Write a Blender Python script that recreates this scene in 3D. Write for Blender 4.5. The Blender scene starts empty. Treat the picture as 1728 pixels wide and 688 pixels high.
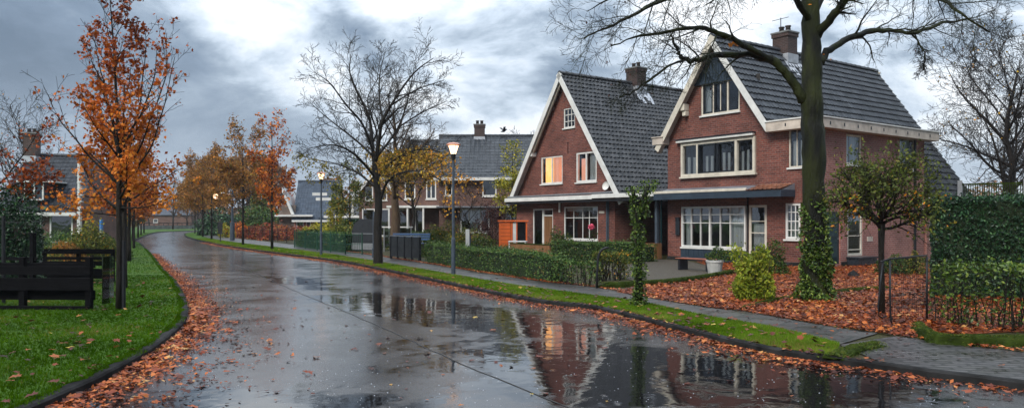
import bpy, math, random
import numpy as np
from mathutils import Vector
from mathutils.geometry import tessellate_polygon

SC = bpy.context.scene
COL = SC.collection
R = math.radians

# ------------------------------------------------------------------ camera
EYE = 1.8
FPX = 1275.0            # focal length in pixels of the 1728 px wide photograph
cam_d = bpy.data.cameras.new('camera'); cam = bpy.data.objects.new('camera', cam_d); COL.objects.link(cam)
cam.location = (0, 0, EYE); cam.rotation_euler = (R(90), 0, 0)
cam_d.sensor_width = 36; cam_d.lens = 36 * FPX / 1728; cam_d.shift_y = 27 / 1728
cam_d.clip_start = .1; cam_d.clip_end = 3000
SC.camera = cam

# ------------------------------------------------------------------ world: Nishita sky behind broken rain cloud
SKX = 5.2
SUN_EL, SUN_AZ = R(42), R(215)     # azimuth measured clockwise from +Y
world = bpy.data.worlds.new('World'); SC.world = world; world.use_nodes = True
nt = world.node_tree; nt.nodes.clear()
def wn(t, **k):
    n = nt.nodes.new(t)
    for a, v in k.items(): setattr(n, a, v)
    return n
def wl(a, b): nt.links.new(a, b)
def wmath(op, a, b=None, c=None, clamp=False):
    n = wn('ShaderNodeMath', operation=op); n.use_clamp = clamp
    for i, v in enumerate((a, b, c)):
        if v is None: continue
        if isinstance(v, (int, float)): n.inputs[i].default_value = v
        else: wl(v, n.inputs[i])
    return n.outputs[0]
out = wn('ShaderNodeOutputWorld'); bg = wn('ShaderNodeBackground'); bg.inputs[1].default_value = .1
sky = wn('ShaderNodeTexSky', sky_type='NISHITA', sun_disc=False)
sky.sun_elevation = SUN_EL; sky.sun_rotation = SUN_AZ; sky.air_density = 1.2; sky.dust_density = 2.5
tc = wn('ShaderNodeTexCoord'); sep = wn('ShaderNodeSeparateXYZ'); wl(tc.outputs['Generated'], sep.inputs[0])
dx, dy, dz = sep.outputs
zz = wmath('ADD', wmath('MAXIMUM', dz, 0.0), .16)
u = wmath('DIVIDE', dx, zz); v = wmath('DIVIDE', dy, zz)
cmb = wn('ShaderNodeCombineXYZ'); wl(u, cmb.inputs[0]); wl(v, cmb.inputs[1])
def wnoise(scale, detail, rough, off, dist=0.0):
    mp = wn('ShaderNodeMapping'); mp.inputs['Location'].default_value = off; wl(cmb.outputs[0], mp.inputs[0])
    n = wn('ShaderNodeTexNoise'); n.inputs['Scale'].default_value = scale; n.inputs['Detail'].default_value = detail
    n.inputs['Roughness'].default_value = rough; n.inputs['Distortion'].default_value = dist; wl(mp.outputs[0], n.inputs[0]); return n.outputs['Fac']
# rain cloud: soft masses in the direction of view, with a pale break to the right of a sloping cloud edge
az = wmath('DIVIDE', dx, wmath('MAXIMUM', dy, .15)); el = wmath('DIVIDE', dz, wmath('MAXIMUM', dy, .15))
def wnoise3(scale, detail, rough, off, dist=0.0, sq=2.0):
    mp = wn('ShaderNodeMapping'); mp.inputs['Location'].default_value = off; mp.inputs['Scale'].default_value = (1, 1, sq); mp.inputs['Rotation'].default_value = (0, R(24), 0); wl(tc.outputs['Generated'], mp.inputs[0])
    n = wn('ShaderNodeTexNoise'); n.inputs['Scale'].default_value = scale; n.inputs['Detail'].default_value = detail
    n.inputs['Roughness'].default_value = rough; n.inputs['Distortion'].default_value = dist; wl(mp.outputs[0], n.inputs[0]); return n.outputs['Fac']
n1 = wnoise3(4.2, 8, .58, (SKX, .3, .9), .35)
n2 = wnoise3(12, 8, .62, (2.7, 5.2, 0), .2)
edge = wmath('ADD', wmath('ADD', az, .14), wmath('MULTIPLY', el, 1.2))     # 0 on the sloping edge
edge = wmath('ADD', edge, wmath('MULTIPLY', wmath('SUBTRACT', n2, .5), .10))
right = wn('ShaderNodeMapRange'); right.interpolation_type = 'SMOOTHSTEP'; wl(edge, right.inputs[0]); right.inputs[1].default_value = -.06; right.inputs[2].default_value = .16
front = wn('ShaderNodeMapRange'); wl(dy, front.inputs[0]); front.inputs[1].default_value = 0.0; front.inputs[2].default_value = .4
rmask = wmath('MULTIPLY', right.outputs[0], front.outputs[0])
amp_ = wmath('MULTIPLY_ADD', rmask, 1.9, .8)
tt = wmath('ADD', wmath('MULTIPLY', wmath('SUBTRACT', n1, .5), amp_), wmath('MULTIPLY', wmath('SUBTRACT', n2, .5), .5))
far_r = wmath('MULTIPLY', wmath('SUBTRACT', 1.0, wmath('MULTIPLY', wmath('ABSOLUTE', wmath('ADD', az, .02)), 2.2), clamp=True), .13)
tt = wmath('ADD', wmath('ADD', tt, far_r), wmath('MULTIPLY_ADD', rmask, .50, .22))
ramp = wn('ShaderNodeValToRGB'); wl(tt, ramp.inputs[0]); cr = ramp.color_ramp
cr.elements[0].position = .05; cr.elements[0].color = (.12, .17, .24, 1)
cr.elements[1].position = 1.0; cr.elements[1].color = (.93, .96, 1.0, 1)
for p, c in ((.25, (.19, .255, .345, 1)), (.42, (.31, .385, .48, 1)), (.60, (.54, .63, .74, 1)), (.80, (.82, .88, .94, 1))):
    e = cr.elements.new(p); e.color = c
# pale band just above the horizon
hz = wmath('POWER', wmath('SUBTRACT', 1.0, wmath('MAXIMUM', dz, 0.0)), 13.0)
mxh = wn('ShaderNodeMix', data_type='RGBA'); wl(wmath('MULTIPLY', hz, .95), mxh.inputs[0]); wl(ramp.outputs[0], mxh.inputs[6]); mxh.inputs[7].default_value = (.60, .69, .80, 1)
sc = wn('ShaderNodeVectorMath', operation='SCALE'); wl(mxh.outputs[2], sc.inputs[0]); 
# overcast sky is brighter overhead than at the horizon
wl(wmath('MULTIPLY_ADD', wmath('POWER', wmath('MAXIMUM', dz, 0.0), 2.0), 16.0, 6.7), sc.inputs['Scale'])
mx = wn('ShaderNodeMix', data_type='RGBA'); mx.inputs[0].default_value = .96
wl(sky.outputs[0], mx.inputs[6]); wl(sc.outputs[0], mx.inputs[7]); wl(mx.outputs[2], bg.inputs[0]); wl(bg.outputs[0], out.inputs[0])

sun_d = bpy.data.lights.new('sun', 'SUN'); sun_d.energy = 2.3; sun_d.angle = R(25); sun_d.color = (1, .95, .88)
sun = bpy.data.objects.new('sun', sun_d); COL.objects.link(sun)
sd = Vector((math.sin(SUN_AZ) * math.cos(SUN_EL), math.cos(SUN_AZ) * math.cos(SUN_EL), math.sin(SUN_EL)))
sun.rotation_euler = (-sd).to_track_quat('-Z', 'Y').to_euler(); sun.location = (0, -20, 30)
vs = SC.view_settings; vs.view_transform = 'Standard'; vs.look = 'None'; vs.gamma = 1; vs.exposure = 0.8; vs.use_curve_mapping = False
SC.cycles.volume_bounces = 0; SC.cycles.volume_step_rate = 4
SC.cycles.transparent_max_bounces = 12; SC.cycles.max_bounces = 8

# ------------------------------------------------------------------ helpers
def GP(px, py, z=0.0):
    """where the sight line of a photo pixel meets the ground at height z"""
    D = (EYE - z) * FPX / (py - 371.0)
    return ((px - 864.0) / FPX * D, D)
def AT(px, py, D):
    return ((px - 864.0) / FPX * D, D, EYE - (py - 371.0) / FPX * D)

def tag(o, label=None, cat=None, group=None, kind=None):
    if label: o['label'] = label
    if cat: o['category'] = cat
    if group: o['group'] = group
    if kind: o['kind'] = kind
    return o
def empty(name, loc=(0, 0, 0), rz=0.0, label=None, cat=None, group=None):
    o = bpy.data.objects.new(name, None); COL.objects.link(o); o.location = loc; o.rotation_euler = (0, 0, rz)
    o.empty_display_size = .2
    return tag(o, label, cat, group)
def link(name, me, mat, parent=None):
    o = bpy.data.objects.new(name, me); COL.objects.link(o)
    for m in (mat if isinstance(mat, (list, tuple)) else [mat]): me.materials.append(m)
    if parent is not None: o.parent = parent
    return o
def copy_tree(o, parent=None):
    c = o.copy(); COL.objects.link(c); c.parent = parent
    for ch in list(o.children): copy_tree(ch, c)
    return c
def set_attr(me, name, arr, domain='FACE'):
    a = me.attributes.new(name, 'FLOAT', domain); a.data.foreach_set('value', np.asarray(arr, dtype=np.float32))

class MB:
    """collects geometry, builds ONE mesh object"""
    def __init__(s): s.v = []; s.f = []; s.uv = []; s.rnd = []; s.hasuv = False
    def face(s, pts, uv=None, rnd=0.0):
        n = len(s.v); s.v += [tuple(p) for p in pts]; s.f.append(tuple(range(n, n + len(pts))))
        s.uv.append(uv); s.rnd.append(rnd)
        if uv: s.hasuv = True
    def raw(s, vs, fs, rnd=0.0):
        n = len(s.v); s.v += [tuple(p) for p in vs]
        for f in fs: s.f.append(tuple(i + n for i in f)); s.uv.append(None); s.rnd.append(rnd)
    def hexa(s, c, rnd=0.0):     # 8 corners: bottom ring 0-3, top ring 4-7 (ccw seen from above)
        s.raw(c, [(3, 2, 1, 0), (4, 5, 6, 7), (0, 1, 5, 4), (1, 2, 6, 5), (2, 3, 7, 6), (3, 0, 4, 7)], rnd)
    def box(s, x0, x1, y0, y1, z0, z1, rnd=0.0):
        s.hexa([(x0, y0, z0), (x1, y0, z0), (x1, y1, z0), (x0, y1, z0), (x0, y0, z1), (x1, y0, z1), (x1, y1, z1), (x0, y1, z1)], rnd)
    def bar(s, p, q, w, h, up=(0, 0, 1), rnd=0.0):
        p = Vector(p); q = Vector(q); d = (q - p).normalized(); upv = Vector(up)
        sd_ = d.cross(upv)
        if sd_.length < 1e-4: sd_ = d.cross(Vector((0, 1, 0)))
        sd_.normalize(); u_ = sd_.cross(d).normalized(); a = sd_ * w / 2; b = u_ * h / 2
        s.hexa([p - a - b, p + a - b, q + a - b, q - a - b, p - a + b, p + a + b, q + a + b, q - a + b], rnd)
    def tube(s, pts, radii, n=8, cap=True, rnd=0.0):
        base = len(s.v); m = len(pts)
        for i, p in enumerate(pts):
            a = pts[max(i - 1, 0)]; b = pts[min(i + 1, m - 1)]
            dx_, dy_, dz_ = b[0] - a[0], b[1] - a[1], b[2] - a[2]
            l = math.sqrt(dx_ * dx_ + dy_ * dy_ + dz_ * dz_) or 1e-6
            dx_ /= l; dy_ /= l; dz_ /= l
            # side vector: cross with a fixed tilted axis
            ax, ay, az_ = .31, .17, -.93
            if abs(dx_ * ax + dy_ * ay + dz_ * az_) > .97: ax, ay, az_ = .9, -.4, .1
            sx, sy, sz = dy_ * az_ - dz_ * ay, dz_ * ax - dx_ * az_, dx_ * ay - dy_ * ax
            l = math.sqrt(sx * sx + sy * sy + sz * sz); sx /= l; sy /= l; sz /= l
            tx, ty, tz = dy_ * sz - dz_ * sy, dz_ * sx - dx_ * sz, dx_ * sy - dy_ * sx
            r = radii[i] if not isinstance(radii, (int, float)) else radii
            for k in range(n):
                c = math.cos(2 * math.pi * k / n) * r; w = math.sin(2 * math.pi * k / n) * r
                s.v.append((p[0] + sx * c + tx * w, p[1] + sy * c + ty * w, p[2] + sz * c + tz * w))
        for i in range(m - 1):
            for k in range(n):
                k2 = (k + 1) % n
                s.f.append((base + i * n + k, base + (i + 1) * n + k, base + (i + 1) * n + k2, base + i * n + k2)); s.uv.append(None); s.rnd.append(rnd)
        if cap and n > 3:
            s.f.append(tuple(base + k for k in range(n))); s.uv.append(None); s.rnd.append(rnd)
            s.f.append(tuple(base + (m - 1) * n + k for k in reversed(range(n)))); s.uv.append(None); s.rnd.append(rnd)
    def lathe(s, prof, n=20, cx=0, cy=0):
        base = len(s.v); m = len(prof)
        for r, z in prof:
            for k in range(n):
                s.v.append((cx + r * math.cos(2 * math.pi * k / n), cy + r * math.sin(2 * math.pi * k / n), z))
        for i in range(m - 1):
            for k in range(n):
                k2 = (k + 1) % n
                s.f.append((base + i * n + k, base + i * n + k2, base + (i + 1) * n + k2, base + (i + 1) * n + k)); s.uv.append(None); s.rnd.append(0)
    def build(s, name, mat, parent=None, smooth=False, bevel=0.0):
        me = bpy.data.meshes.new(name); me.from_pydata(s.v, [], s.f)
        if s.hasuv:
            l = me.uv_layers.new(name='UVMap'); d = []
            for f, uv in zip(s.f, s.uv):
                d += [c for p in (uv or [(0, 0)] * len(f)) for c in p]
            l.data.foreach_set('uv', np.array(d, dtype=np.float32))
        set_attr(me, 'rnd', s.rnd)
        if smooth: me.polygons.foreach_set('use_smooth', [True] * len(me.polygons))
        me.update()
        o = link(name, me, mat, parent)
        if bevel:
            b = o.modifiers.new('bevel', 'BEVEL'); b.width = bevel; b.segments = 2; b.limit_method = 'ANGLE'
        return o

def sheet(name, poly, z, mat, kind='structure', holes=None):
    """flat polygon, uv in metres"""
    tri = tessellate_polygon([[Vector((p[0], p[1], 0)) for p in poly]])
    mb = MB(); mb.v = [(p[0], p[1], z) for p in poly]
    for t in tri:
        a, b, c = (poly[i] for i in t)
        cr_ = (b[0] - a[0]) * (c[1] - a[1]) - (b[1] - a[1]) * (c[0] - a[0])
        if cr_ < 0: t = (t[0], t[2], t[1])
        mb.f.append(tuple(t)); mb.uv.append(None); mb.rnd.append(0)
    o = mb.build(name, mat)
    if kind: o['kind'] = kind
    return o

def catmull(P, step=.6):
    P = [np.array(p, float) for p in P]; P = [2 * P[0] - P[1]] + P + [2 * P[-1] - P[-2]]
    outp = []
    for i in range(1, len(P) - 2):
        p0, p1, p2, p3 = P[i - 1:i + 3]; n = max(2, int(np.linalg.norm(p2 - p1) / step)); n = min(n, 40)
        for k in range(n):
            t = k / n
            outp.append(tuple(.5 * (2 * p1 + (p2 - p0) * t + (2 * p0 - 5 * p1 + 4 * p2 - p3) * t * t + (3 * p1 - p0 - 3 * p2 + p3) * t ** 3)))
    outp.append(tuple(P[-2])); return outp
def normals2(C):
    C = np.array(C); d = np.gradient(C, axis=0); d /= np.linalg.norm(d, axis=1)[:, None] + 1e-9
    return np.stack([-d[:, 1], d[:, 0]], 1)      # left of travel
def offset(C, w):
    return [tuple(p) for p in np.array(C) + normals2(C) * w]
def in_poly(P, poly):
    x, y = P[:, 0], P[:, 1]; ins = np.zeros(len(P), bool); poly = np.array(poly); j = len(poly) - 1
    for i in range(len(poly)):
        xi, yi = poly[i]; xj, yj = poly[j]
        c = ((yi > y) != (yj > y)) & (x < (xj - xi) * (y - yi) / ((yj - yi) if abs(yj - yi) > 1e-12 else 1e-12) + xi)
        ins ^= c; j = i
    return ins

# ---- scattering small leaf / blade shapes
RNG = np.random.default_rng(7)
def rot_rand(n, tilt=None, rng=RNG):
    """random rotation matrices; tilt limits the lean away from lying flat"""
    yaw = rng.uniform(0, 2 * np.pi, n)
    if tilt is None:
        q = rng.normal(size=(n, 4)); q /= np.linalg.norm(q, axis=1)[:, None]; w, x, y, z = q.T
        return np.stack([np.stack([1 - 2 * (y * y + z * z), 2 * (x * y - z * w), 2 * (x * z + y * w)], 1),
                         np.stack([2 * (x * y + z * w), 1 - 2 * (x * x + z * z), 2 * (y * z - x * w)], 1),
                         np.stack([2 * (x * z - y * w), 2 * (y * z + x * w), 1 - 2 * (x * x + y * y)], 1)], 1)
    a = rng.normal(0, tilt, n); b = rng.normal(0, tilt, n)
    cy, sy, ca, sa, cb, sb = np.cos(yaw), np.sin(yaw), np.cos(a), np.sin(a), np.cos(b), np.sin(b)
    Z = np.zeros(n); O = np.ones(n)
    Rz = np.stack([np.stack([cy, -sy, Z], 1), np.stack([sy, cy, Z], 1), np.stack([Z, Z, O], 1)], 1)
    Rx = np.stack([np.stack([O, Z, Z], 1), np.stack([Z, ca, -sa], 1), np.stack([Z, sa, ca], 1)], 1)
    Ry = np.stack([np.stack([cb, Z, sb], 1), np.stack([Z, O, Z], 1), np.stack([-sb, Z, cb], 1)], 1)
    return Rx @ Ry @ Rz
LEAF = (np.array([(-.5, 0, 0), (0, .3, .07), (.5, 0, -.03), (0, -.3, .07)]), [(0, 3, 2, 1)])
OVAL = (np.array([(-.5, 0, 0), (-.15, .24, .06), (.2, .2, .05), (.5, 0, -.04), (.2, -.2, .05), (-.15, -.24, .06)]), [(0, 5, 4, 3), (0, 3, 2, 1)])
_m = [(-.45, 0), (-.28, .16), (-.36, .42), (-.06, .26), (.1, .5), (.2, .2), (.55, 0), (.2, -.2), (.1, -.5), (-.06, -.26), (-.36, -.42), (-.28, -.16)]
MAPLE = (np.array([(x, y, .10 * (abs(y) - .2) + .05 * math.sin(9 * x + 3 * y)) for x, y in _m] + [(0, 0, .02)]),
         [(12, i, (i + 1) % 12) for i in range(12)])
BLADE = (np.array([(-.10, 0, 0), (.10, 0, 0), (.0, .35, 1.0)]), [(0, 1, 2)])
TUFT = (np.array([(-.12, 0, 0), (.12, 0, 0), (.1, .35, 1.0), (-.1, .1, 0), (.05, -.1, 0), (-.45, -.2, .8), (0, .1, 0), (.12, .1, 0), (.5, .1, .7)]), [(0, 1, 2), (3, 4, 5), (6, 7, 8)])
def scatter(name, tmpl, P, S, ROT, mat, parent=None, rnd=None, rng=RNG, smooth=False):
    tv, tf = tmpl; n = len(P); k = len(tv); P = np.asarray(P, float)
    S = np.broadcast_to(np.asarray(S, float), (n,)) if np.ndim(S) <= 1 else S
    V = np.einsum('nij,kj->nki', ROT, tv) * (S[:, None, None] if np.ndim(S) == 1 else S[:, None, :]) + P[:, None, :]
    V = V.reshape(-1, 3)
    lens = [len(f) for f in tf]; flat = np.array([i for f in tf for i in f])
    L = (flat[None, :] + (np.arange(n) * k)[:, None]).reshape(-1)
    me = bpy.data.meshes.new(name); me.vertices.add(len(V)); me.vertices.foreach_set('co', V.reshape(-1).astype(np.float32))
    me.loops.add(len(L)); me.loops.foreach_set('vertex_index', L.astype(np.int32))
    nf = len(tf) * n; ln = np.tile(lens, n); st = np.concatenate([[0], np.cumsum(ln)[:-1]])
    me.polygons.add(nf); me.polygons.foreach_set('loop_start', st.astype(np.int32)); me.polygons.foreach_set('loop_total', ln.astype(np.int32))
    me.update(calc_edges=True)
    if rnd is None: rnd = rng.uniform(0, 1, n)
    set_attr(me, 'rnd', np.repeat(rnd, len(tf)))
    return link(name, me, mat, parent)

# ------------------------------------------------------------------ materials
def mk(name):
    m = bpy.data.materials.new(name); m.use_nodes = True; t = m.node_tree; b = t.nodes['Principled BSDF']; return m, t, b
def N(t, typ, **k):
    n = t.nodes.new(typ)
    for a, v in k.items(): setattr(n, a, v)
    return n
def tex_noise(t, scale, detail=4, rough=.55, coord='Object', dist=0.0, stretch=None):
    c = N(t, 'ShaderNodeTexCoord'); n = N(t, 'ShaderNodeTexNoise'); n.inputs['Scale'].default_value = scale
    n.inputs['Detail'].default_value = detail; n.inputs['Roughness'].default_value = rough; n.inputs['Distortion'].default_value = dist
    if stretch:
        mp = N(t, 'ShaderNodeMapping'); mp.inputs['Scale'].default_value = stretch; t.links.new(c.outputs[coord], mp.inputs[0]); t.links.new(mp.outputs[0], n.inputs[0])
    else: t.links.new(c.outputs[coord], n.inputs[0])
    return n.outputs['Fac']
def mix_rgb(t, fac, a, b, blend='MIX'):
    n = N(t, 'ShaderNodeMix', data_type='RGBA', blend_type=blend)
    for i, v in ((0, fac), (6, a), (7, b)):
        if isinstance(v, (int, float)): n.inputs[i].default_value = v
        elif isinstance(v, tuple): n.inputs[i].default_value = (*v[:3], 1)
        else: t.links.new(v, n.inputs[i])
    return n.outputs[2]
def mth(t, op, a, b=None, c=None, clamp=False):
    n = N(t, 'ShaderNodeMath', operation=op); n.use_clamp = clamp
    for i, v in enumerate((a, b, c)):
        if v is None: continue
        if isinstance(v, (int, float)): n.inputs[i].default_value = v
        else: t.links.new(v, n.inputs[i])
    return n.outputs[0]
def rmp(t, fac, stops):
    n = N(t, 'ShaderNodeValToRGB'); cr = n.color_ramp
    while len(cr.elements) > 1: cr.elements.remove(cr.elements[-1])
    for i, (p, c) in enumerate(stops):
        c = (c, c, c) if isinstance(c, (int, float)) else c
        e = cr.elements[0] if i == 0 else cr.elements.new(p)
        e.position = p; e.color = (*c, 1)
    t.links.new(fac, n.inputs[0]); return n.outputs[0]
def bump(t, b, h, strength=.3, dist=.02):
    n = N(t, 'ShaderNodeBump'); n.inputs['Strength'].default_value = strength; n.inputs['Distance'].default_value = dist
    t.links.new(h, n.inputs['Height']); t.links.new(n.outputs[0], b.inputs['Normal']); return n
def plain(name, col, rough=.5, var=.25, scale=6, metal=0.0, bstr=.12, bscale=None, spec=.3, stretch=None):
    m, t, b = mk(name)
    f = tex_noise(t, scale, 5, .6, stretch=stretch)
    dark = tuple(c * (1 - var) for c in col); light = tuple(min(1, c * (1 + var)) for c in col)
    t.links.new(rmp(t, f, ((.3, dark), (.7, light))), b.inputs['Base Color'])
    t.links.new(rmp(t, f, ((.3, min(1, rough * 1.25)), (.7, rough * .8))), b.inputs['Roughness'])
    b.inputs['Metallic'].default_value = metal; b.inputs['Specular IOR Level'].default_value = spec
    if bstr: bump(t, b, tex_noise(t, bscale or scale * 6, 4, .6, stretch=stretch), bstr, .01)
    return m
def leaf_mat(name, stops, rough=.55, trans=.25, spec=.15):
    m, t, b = mk(name); at = N(t, 'ShaderNodeAttribute', attribute_name='rnd')
    col = rmp(t, at.outputs['Fac'], stops)
    big = tex_noise(t, 1.3, 2)
    col = mix_rgb(t, 1.0, col, rmp(t, big, ((.3, .72), (.7, 1.2))), 'MULTIPLY')
    t.links.new(col, b.inputs['Base Color']); b.inputs['Roughness'].default_value = rough; b.inputs['Specular IOR Level'].default_value = spec
    if trans:
        tr = N(t, 'ShaderNodeBsdfTranslucent'); t.links.new(col, tr.inputs[0]); mx = N(t, 'ShaderNodeMixShader'); mx.inputs[0].default_value = trans
        t.links.new(b.outputs[0], mx.inputs[1]); t.links.new(tr.outputs[0], mx.inputs[2]); t.links.new(mx.outputs[0], t.nodes['Material Output'].inputs[0])
    return m
def brick_mat(name, c1, c2, mortar, rowh=.072, width=.225, msize=.011):
    m, t, b = mk(name); uv = N(t, 'ShaderNodeUVMap'); br = N(t, 'ShaderNodeTexBrick')
    br.inputs['Scale'].default_value = 1; br.inputs['Brick Width'].default_value = width; br.inputs['Row Height'].default_value = rowh
    br.inputs['Mortar Size'].default_value = msize; br.inputs['Mortar Smooth'].default_value = .2; br.inputs['Bias'].default_value = 0
    br.inputs['Color1'].default_value = (*c1, 1); br.inputs['Color2'].default_value = (*c2, 1); br.inputs['Mortar'].default_value = (*mortar, 1)
    t.links.new(uv.outputs[0], br.inputs[0])
    f = tex_noise(t, .9, 6, .65); g = tex_noise(t, 14, 3, .6)
    col = mix_rgb(t, 1.0, br.outputs['Color'], rmp(t, f, ((.28, .52), (.7, 1.22))), 'MULTIPLY')
    col = mix_rgb(t, 1.0, col, rmp(t, g, ((.3, .7), (.7, 1.25))), 'MULTIPLY')
    t.links.new(col, b.inputs['Base Color']); b.inputs['Roughness'].default_value = .62; b.inputs['Specular IOR Level'].default_value = .35
    bump(t, b, mth(t, 'SUBTRACT', 1.0, br.outputs['Fac']), .7, .012)
    return m

M = {}
M['brick_red'] = brick_mat('red brick', (.215, .064, .044), (.115, .034, .027), (.18, .115, .095), .082, .235, .012)
M['brick_pale'] = brick_mat('pale pink brick', (.33, .125, .10), (.26, .090, .072), (.34, .23, .20), .082, .235, .012)  # paler and pinker than the red front brick
M['brick_brown'] = brick_mat('brown brick', (.15, .062, .045), (.09, .04, .032), (.16, .12, .10), .082, .235, .012)
M['brick_dark'] = brick_mat('chimney brick', (.065, .034, .027), (.04, .024, .02), (.08, .065, .06))
M['white'] = plain('white paint', (.60, .60, .575), .45, .16, 2.2, bstr=.04)
M['cream'] = plain('cream paint', (.53, .49, .41), .45, .2, 3, bstr=.03)
M['cream_dirty'] = plain('weathered cream boards', (.46, .40, .34), .5, .28, 2.5, bstr=.05)
M['dark_frame'] = plain('dark frame paint', (.018, .022, .028), .3, .2, 6, bstr=.02)
M['blue_paint'] = plain('slate blue boards', (.028, .042, .060), .4, .2, 3, bstr=.05)
M['green_door'] = plain('dark green door paint', (.010, .030, .035), .32, .2, 3, bstr=.02)
M['brown_wood'] = plain('brown wood', (.20, .10, .045), .45, .3, 3, stretch=(1, 1, .15))
M['bench_wood'] = plain('reddish bench wood', (.26, .085, .05), .4, .25, 3, bstr=.1)
M['black_wood'] = plain('black stained wood', (.004, .004, .005), .7, .4, 5, bstr=.25, stretch=(1, 1, 6), spec=.05)
M['metal_dark'] = plain('dark painted steel', (.012, .013, .016), .5, .3, 8, bstr=.02)
M['metal_blue'] = plain('blue grey painted steel', (.05, .065, .085), .35, .3, 8, bstr=.02)
M['metal_grey'] = plain('galvanised steel', (.28, .29, .30), .35, .2, 6, metal=.6, bstr=.02)
M['lead'] = plain('lead flashing', (.42, .44, .47), .35, .25, 4, metal=.3, bstr=.1)
M['orange_boards'] = plain('orange painted boards', (.62, .12, .025), .45, .15, 3, bstr=.05)
M['concrete'] = plain('wet concrete', (.17, .17, .165), .35, .35, 2.0, bstr=.2, bscale=40)
M['stone_pot'] = plain('pale stone', (.40, .40, .38), .6, .2, 5)
M['moss'] = plain('mossy edge', (.022, .034, .006), .9, .7, 5, bstr=1.0, bscale=30, spec=.03)
M['rubber'] = plain('roof felt', (.15, .16, .18), .5, .25, 2)
M['curtain'] = plain('white net curtain', (.72, .73, .72), .8, .08, 2, bstr=0)
M['lattice'] = plain('pale lattice blind', (.55, .56, .55), .7, .1, 5, bstr=0)

def glass_mat(name, refl=.22, tint=(1, 1, 1)):
    m, t, b = mk(name); t.nodes.remove(b)
    tr = N(t, 'ShaderNodeBsdfTransparent'); tr.inputs[0].default_value = (*tint, 1)
    gl = N(t, 'ShaderNodeBsdfGlossy'); gl.inputs['Roughness'].default_value = .02; gl.inputs[0].default_value = (.9, .93, 1, 1)
    lw = N(t, 'ShaderNodeFresnel'); lw.inputs[0].default_value = 1.5
    f = mth(t, 'ADD', lw.outputs[0], refl, clamp=True)
    nb = N(t, 'ShaderNodeBump'); nb.inputs['Strength'].default_value = .15; nb.inputs['Distance'].default_value = .02
    t.links.new(tex_noise(t, 1.6, 2), nb.inputs['Height']); t.links.new(nb.outputs[0], gl.inputs['Normal'])
    mx = N(t, 'ShaderNodeMixShader'); t.links.new(f, mx.inputs[0]); t.links.new(tr.outputs[0], mx.inputs[1]); t.links.new(gl.outputs[0], mx.inputs[2])
    t.links.new(mx.outputs[0], t.nodes['Material Output'].inputs[0]); return m
M['glass'] = glass_mat('window glass', .07, (.8, .84, .85))
M['glass_dark'] = glass_mat('dim window glass', .12, (.35, .38, .4))
def emit_mat(name, col, s, col2=None):
    m, t, b = mk(name); b.inputs['Base Color'].default_value = (*col, 1)
    if col2:
        c = rmp(t, tex_noise(t, 2.2, 3, stretch=(1, 1, .3)), ((.35, col), (.65, col2))); t.links.new(c, b.inputs['Emission Color'])
    else: b.inputs['Emission Color'].default_value = (*col, 1)
    b.inputs['Emission Strength'].default_value = s; b.inputs['Roughness'].default_value = .6; return m
M['lit_yellow'] = emit_mat('self-glowing yellow curtain', (1, .56, .20), 0.65, (.8, .62, .36))  # no lamp inside; its light is put into the curtain's own glow
M['lit_orange'] = emit_mat('self-glowing orange curtain and wall', (.75, .38, .27), .42, (.8, .45, .32))  # emits in place of lamp light, on curtains and room wall
M['lamp_glow'] = emit_mat('glowing lamp glass', (1, .60, .36), 1.9)
M['pink'] = plain('pink flower', (.75, .12, .2), .5, .2, 5, bstr=0)

def tile_mat(name, c0, c1, moss=.15, rough=.33):
    m, t, b = mk(name); at = N(t, 'ShaderNodeAttribute', attribute_name='rnd')
    col = rmp(t, at.outputs['Fac'], ((0, c0), (1, c1)))
    f = tex_noise(t, 1.1, 7, .7); g = tex_noise(t, 9, 4, .6)
    col = mix_rgb(t, 1.0, col, rmp(t, f, ((.3, .68), (.7, 1.3))), 'MULTIPLY')
    col = mix_rgb(t, rmp(t, g, ((.56, 0.0), (.74, moss))), col, (.075, .075, .05))
    t.links.new(col, b.inputs['Base Color']); t.links.new(rmp(t, g, ((.3, rough * .8), (.7, rough * 1.5))), b.inputs['Roughness'])
    b.inputs['Specular IOR Level'].default_value = .45
    bump(t, b, tex_noise(t, 40, 3), .15, .01); return m
M['tile_a'] = tile_mat('anthracite roof tile', (.016, .019, .024), (.040, .046, .054), .12, .42)
M['tile_b'] = tile_mat('grey lichened roof tile', (.018, .020, .023), (.050, .052, .056), .45, .5)
M['tile_c'] = tile_mat('blue grey roof tile', (.030, .042, .062), (.050, .066, .092), .2)
M['tile_d'] = tile_mat('dark slate tile', (.012, .015, .020), (.028, .033, .042), .1, .55)
M['tile_o'] = tile_mat('terracotta tile', (.16, .07, .045), (.28, .12, .07), .4)

def bark(name, c0, c1, green=None, wet=.45):
    m, t, b = mk(name); f = tex_noise(t, 9, 6, .65, stretch=(1, 1, .22))
    col = rmp(t, f, ((.3, c0), (.7, c1)))
    if green:
        g = tex_noise(t, 2.2, 4, .6, stretch=(1, 1, .35)); col = mix_rgb(t, rmp(t, g, ((.42, 0.0), (.62, 1.0))), col, green)
    t.links.new(col, b.inputs['Base Color']); b.inputs['Roughness'].default_value = .6; b.inputs['Specular IOR Level'].default_value = .2
    bump(t, b, mth(t, 'ADD', f, mth(t, 'MULTIPLY', tex_noise(t, 28, 4, .7, stretch=(1, 1, .3)), .5)), 1.0, .05); return m
M['bark'] = bark('dark wet bark', (.005, .004, .003), (.022, .018, .014))
M['bark_green'] = bark('algae covered bark', (.002, .0025, .0015), (.009, .010, .006), (.022, .028, .004))
M['bark_brown'] = bark('brown bark', (.055, .035, .022), (.11, .075, .045))
M['bark_far'] = bark('grey brown bark', (.016, .013, .012), (.036, .030, .027))
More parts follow.
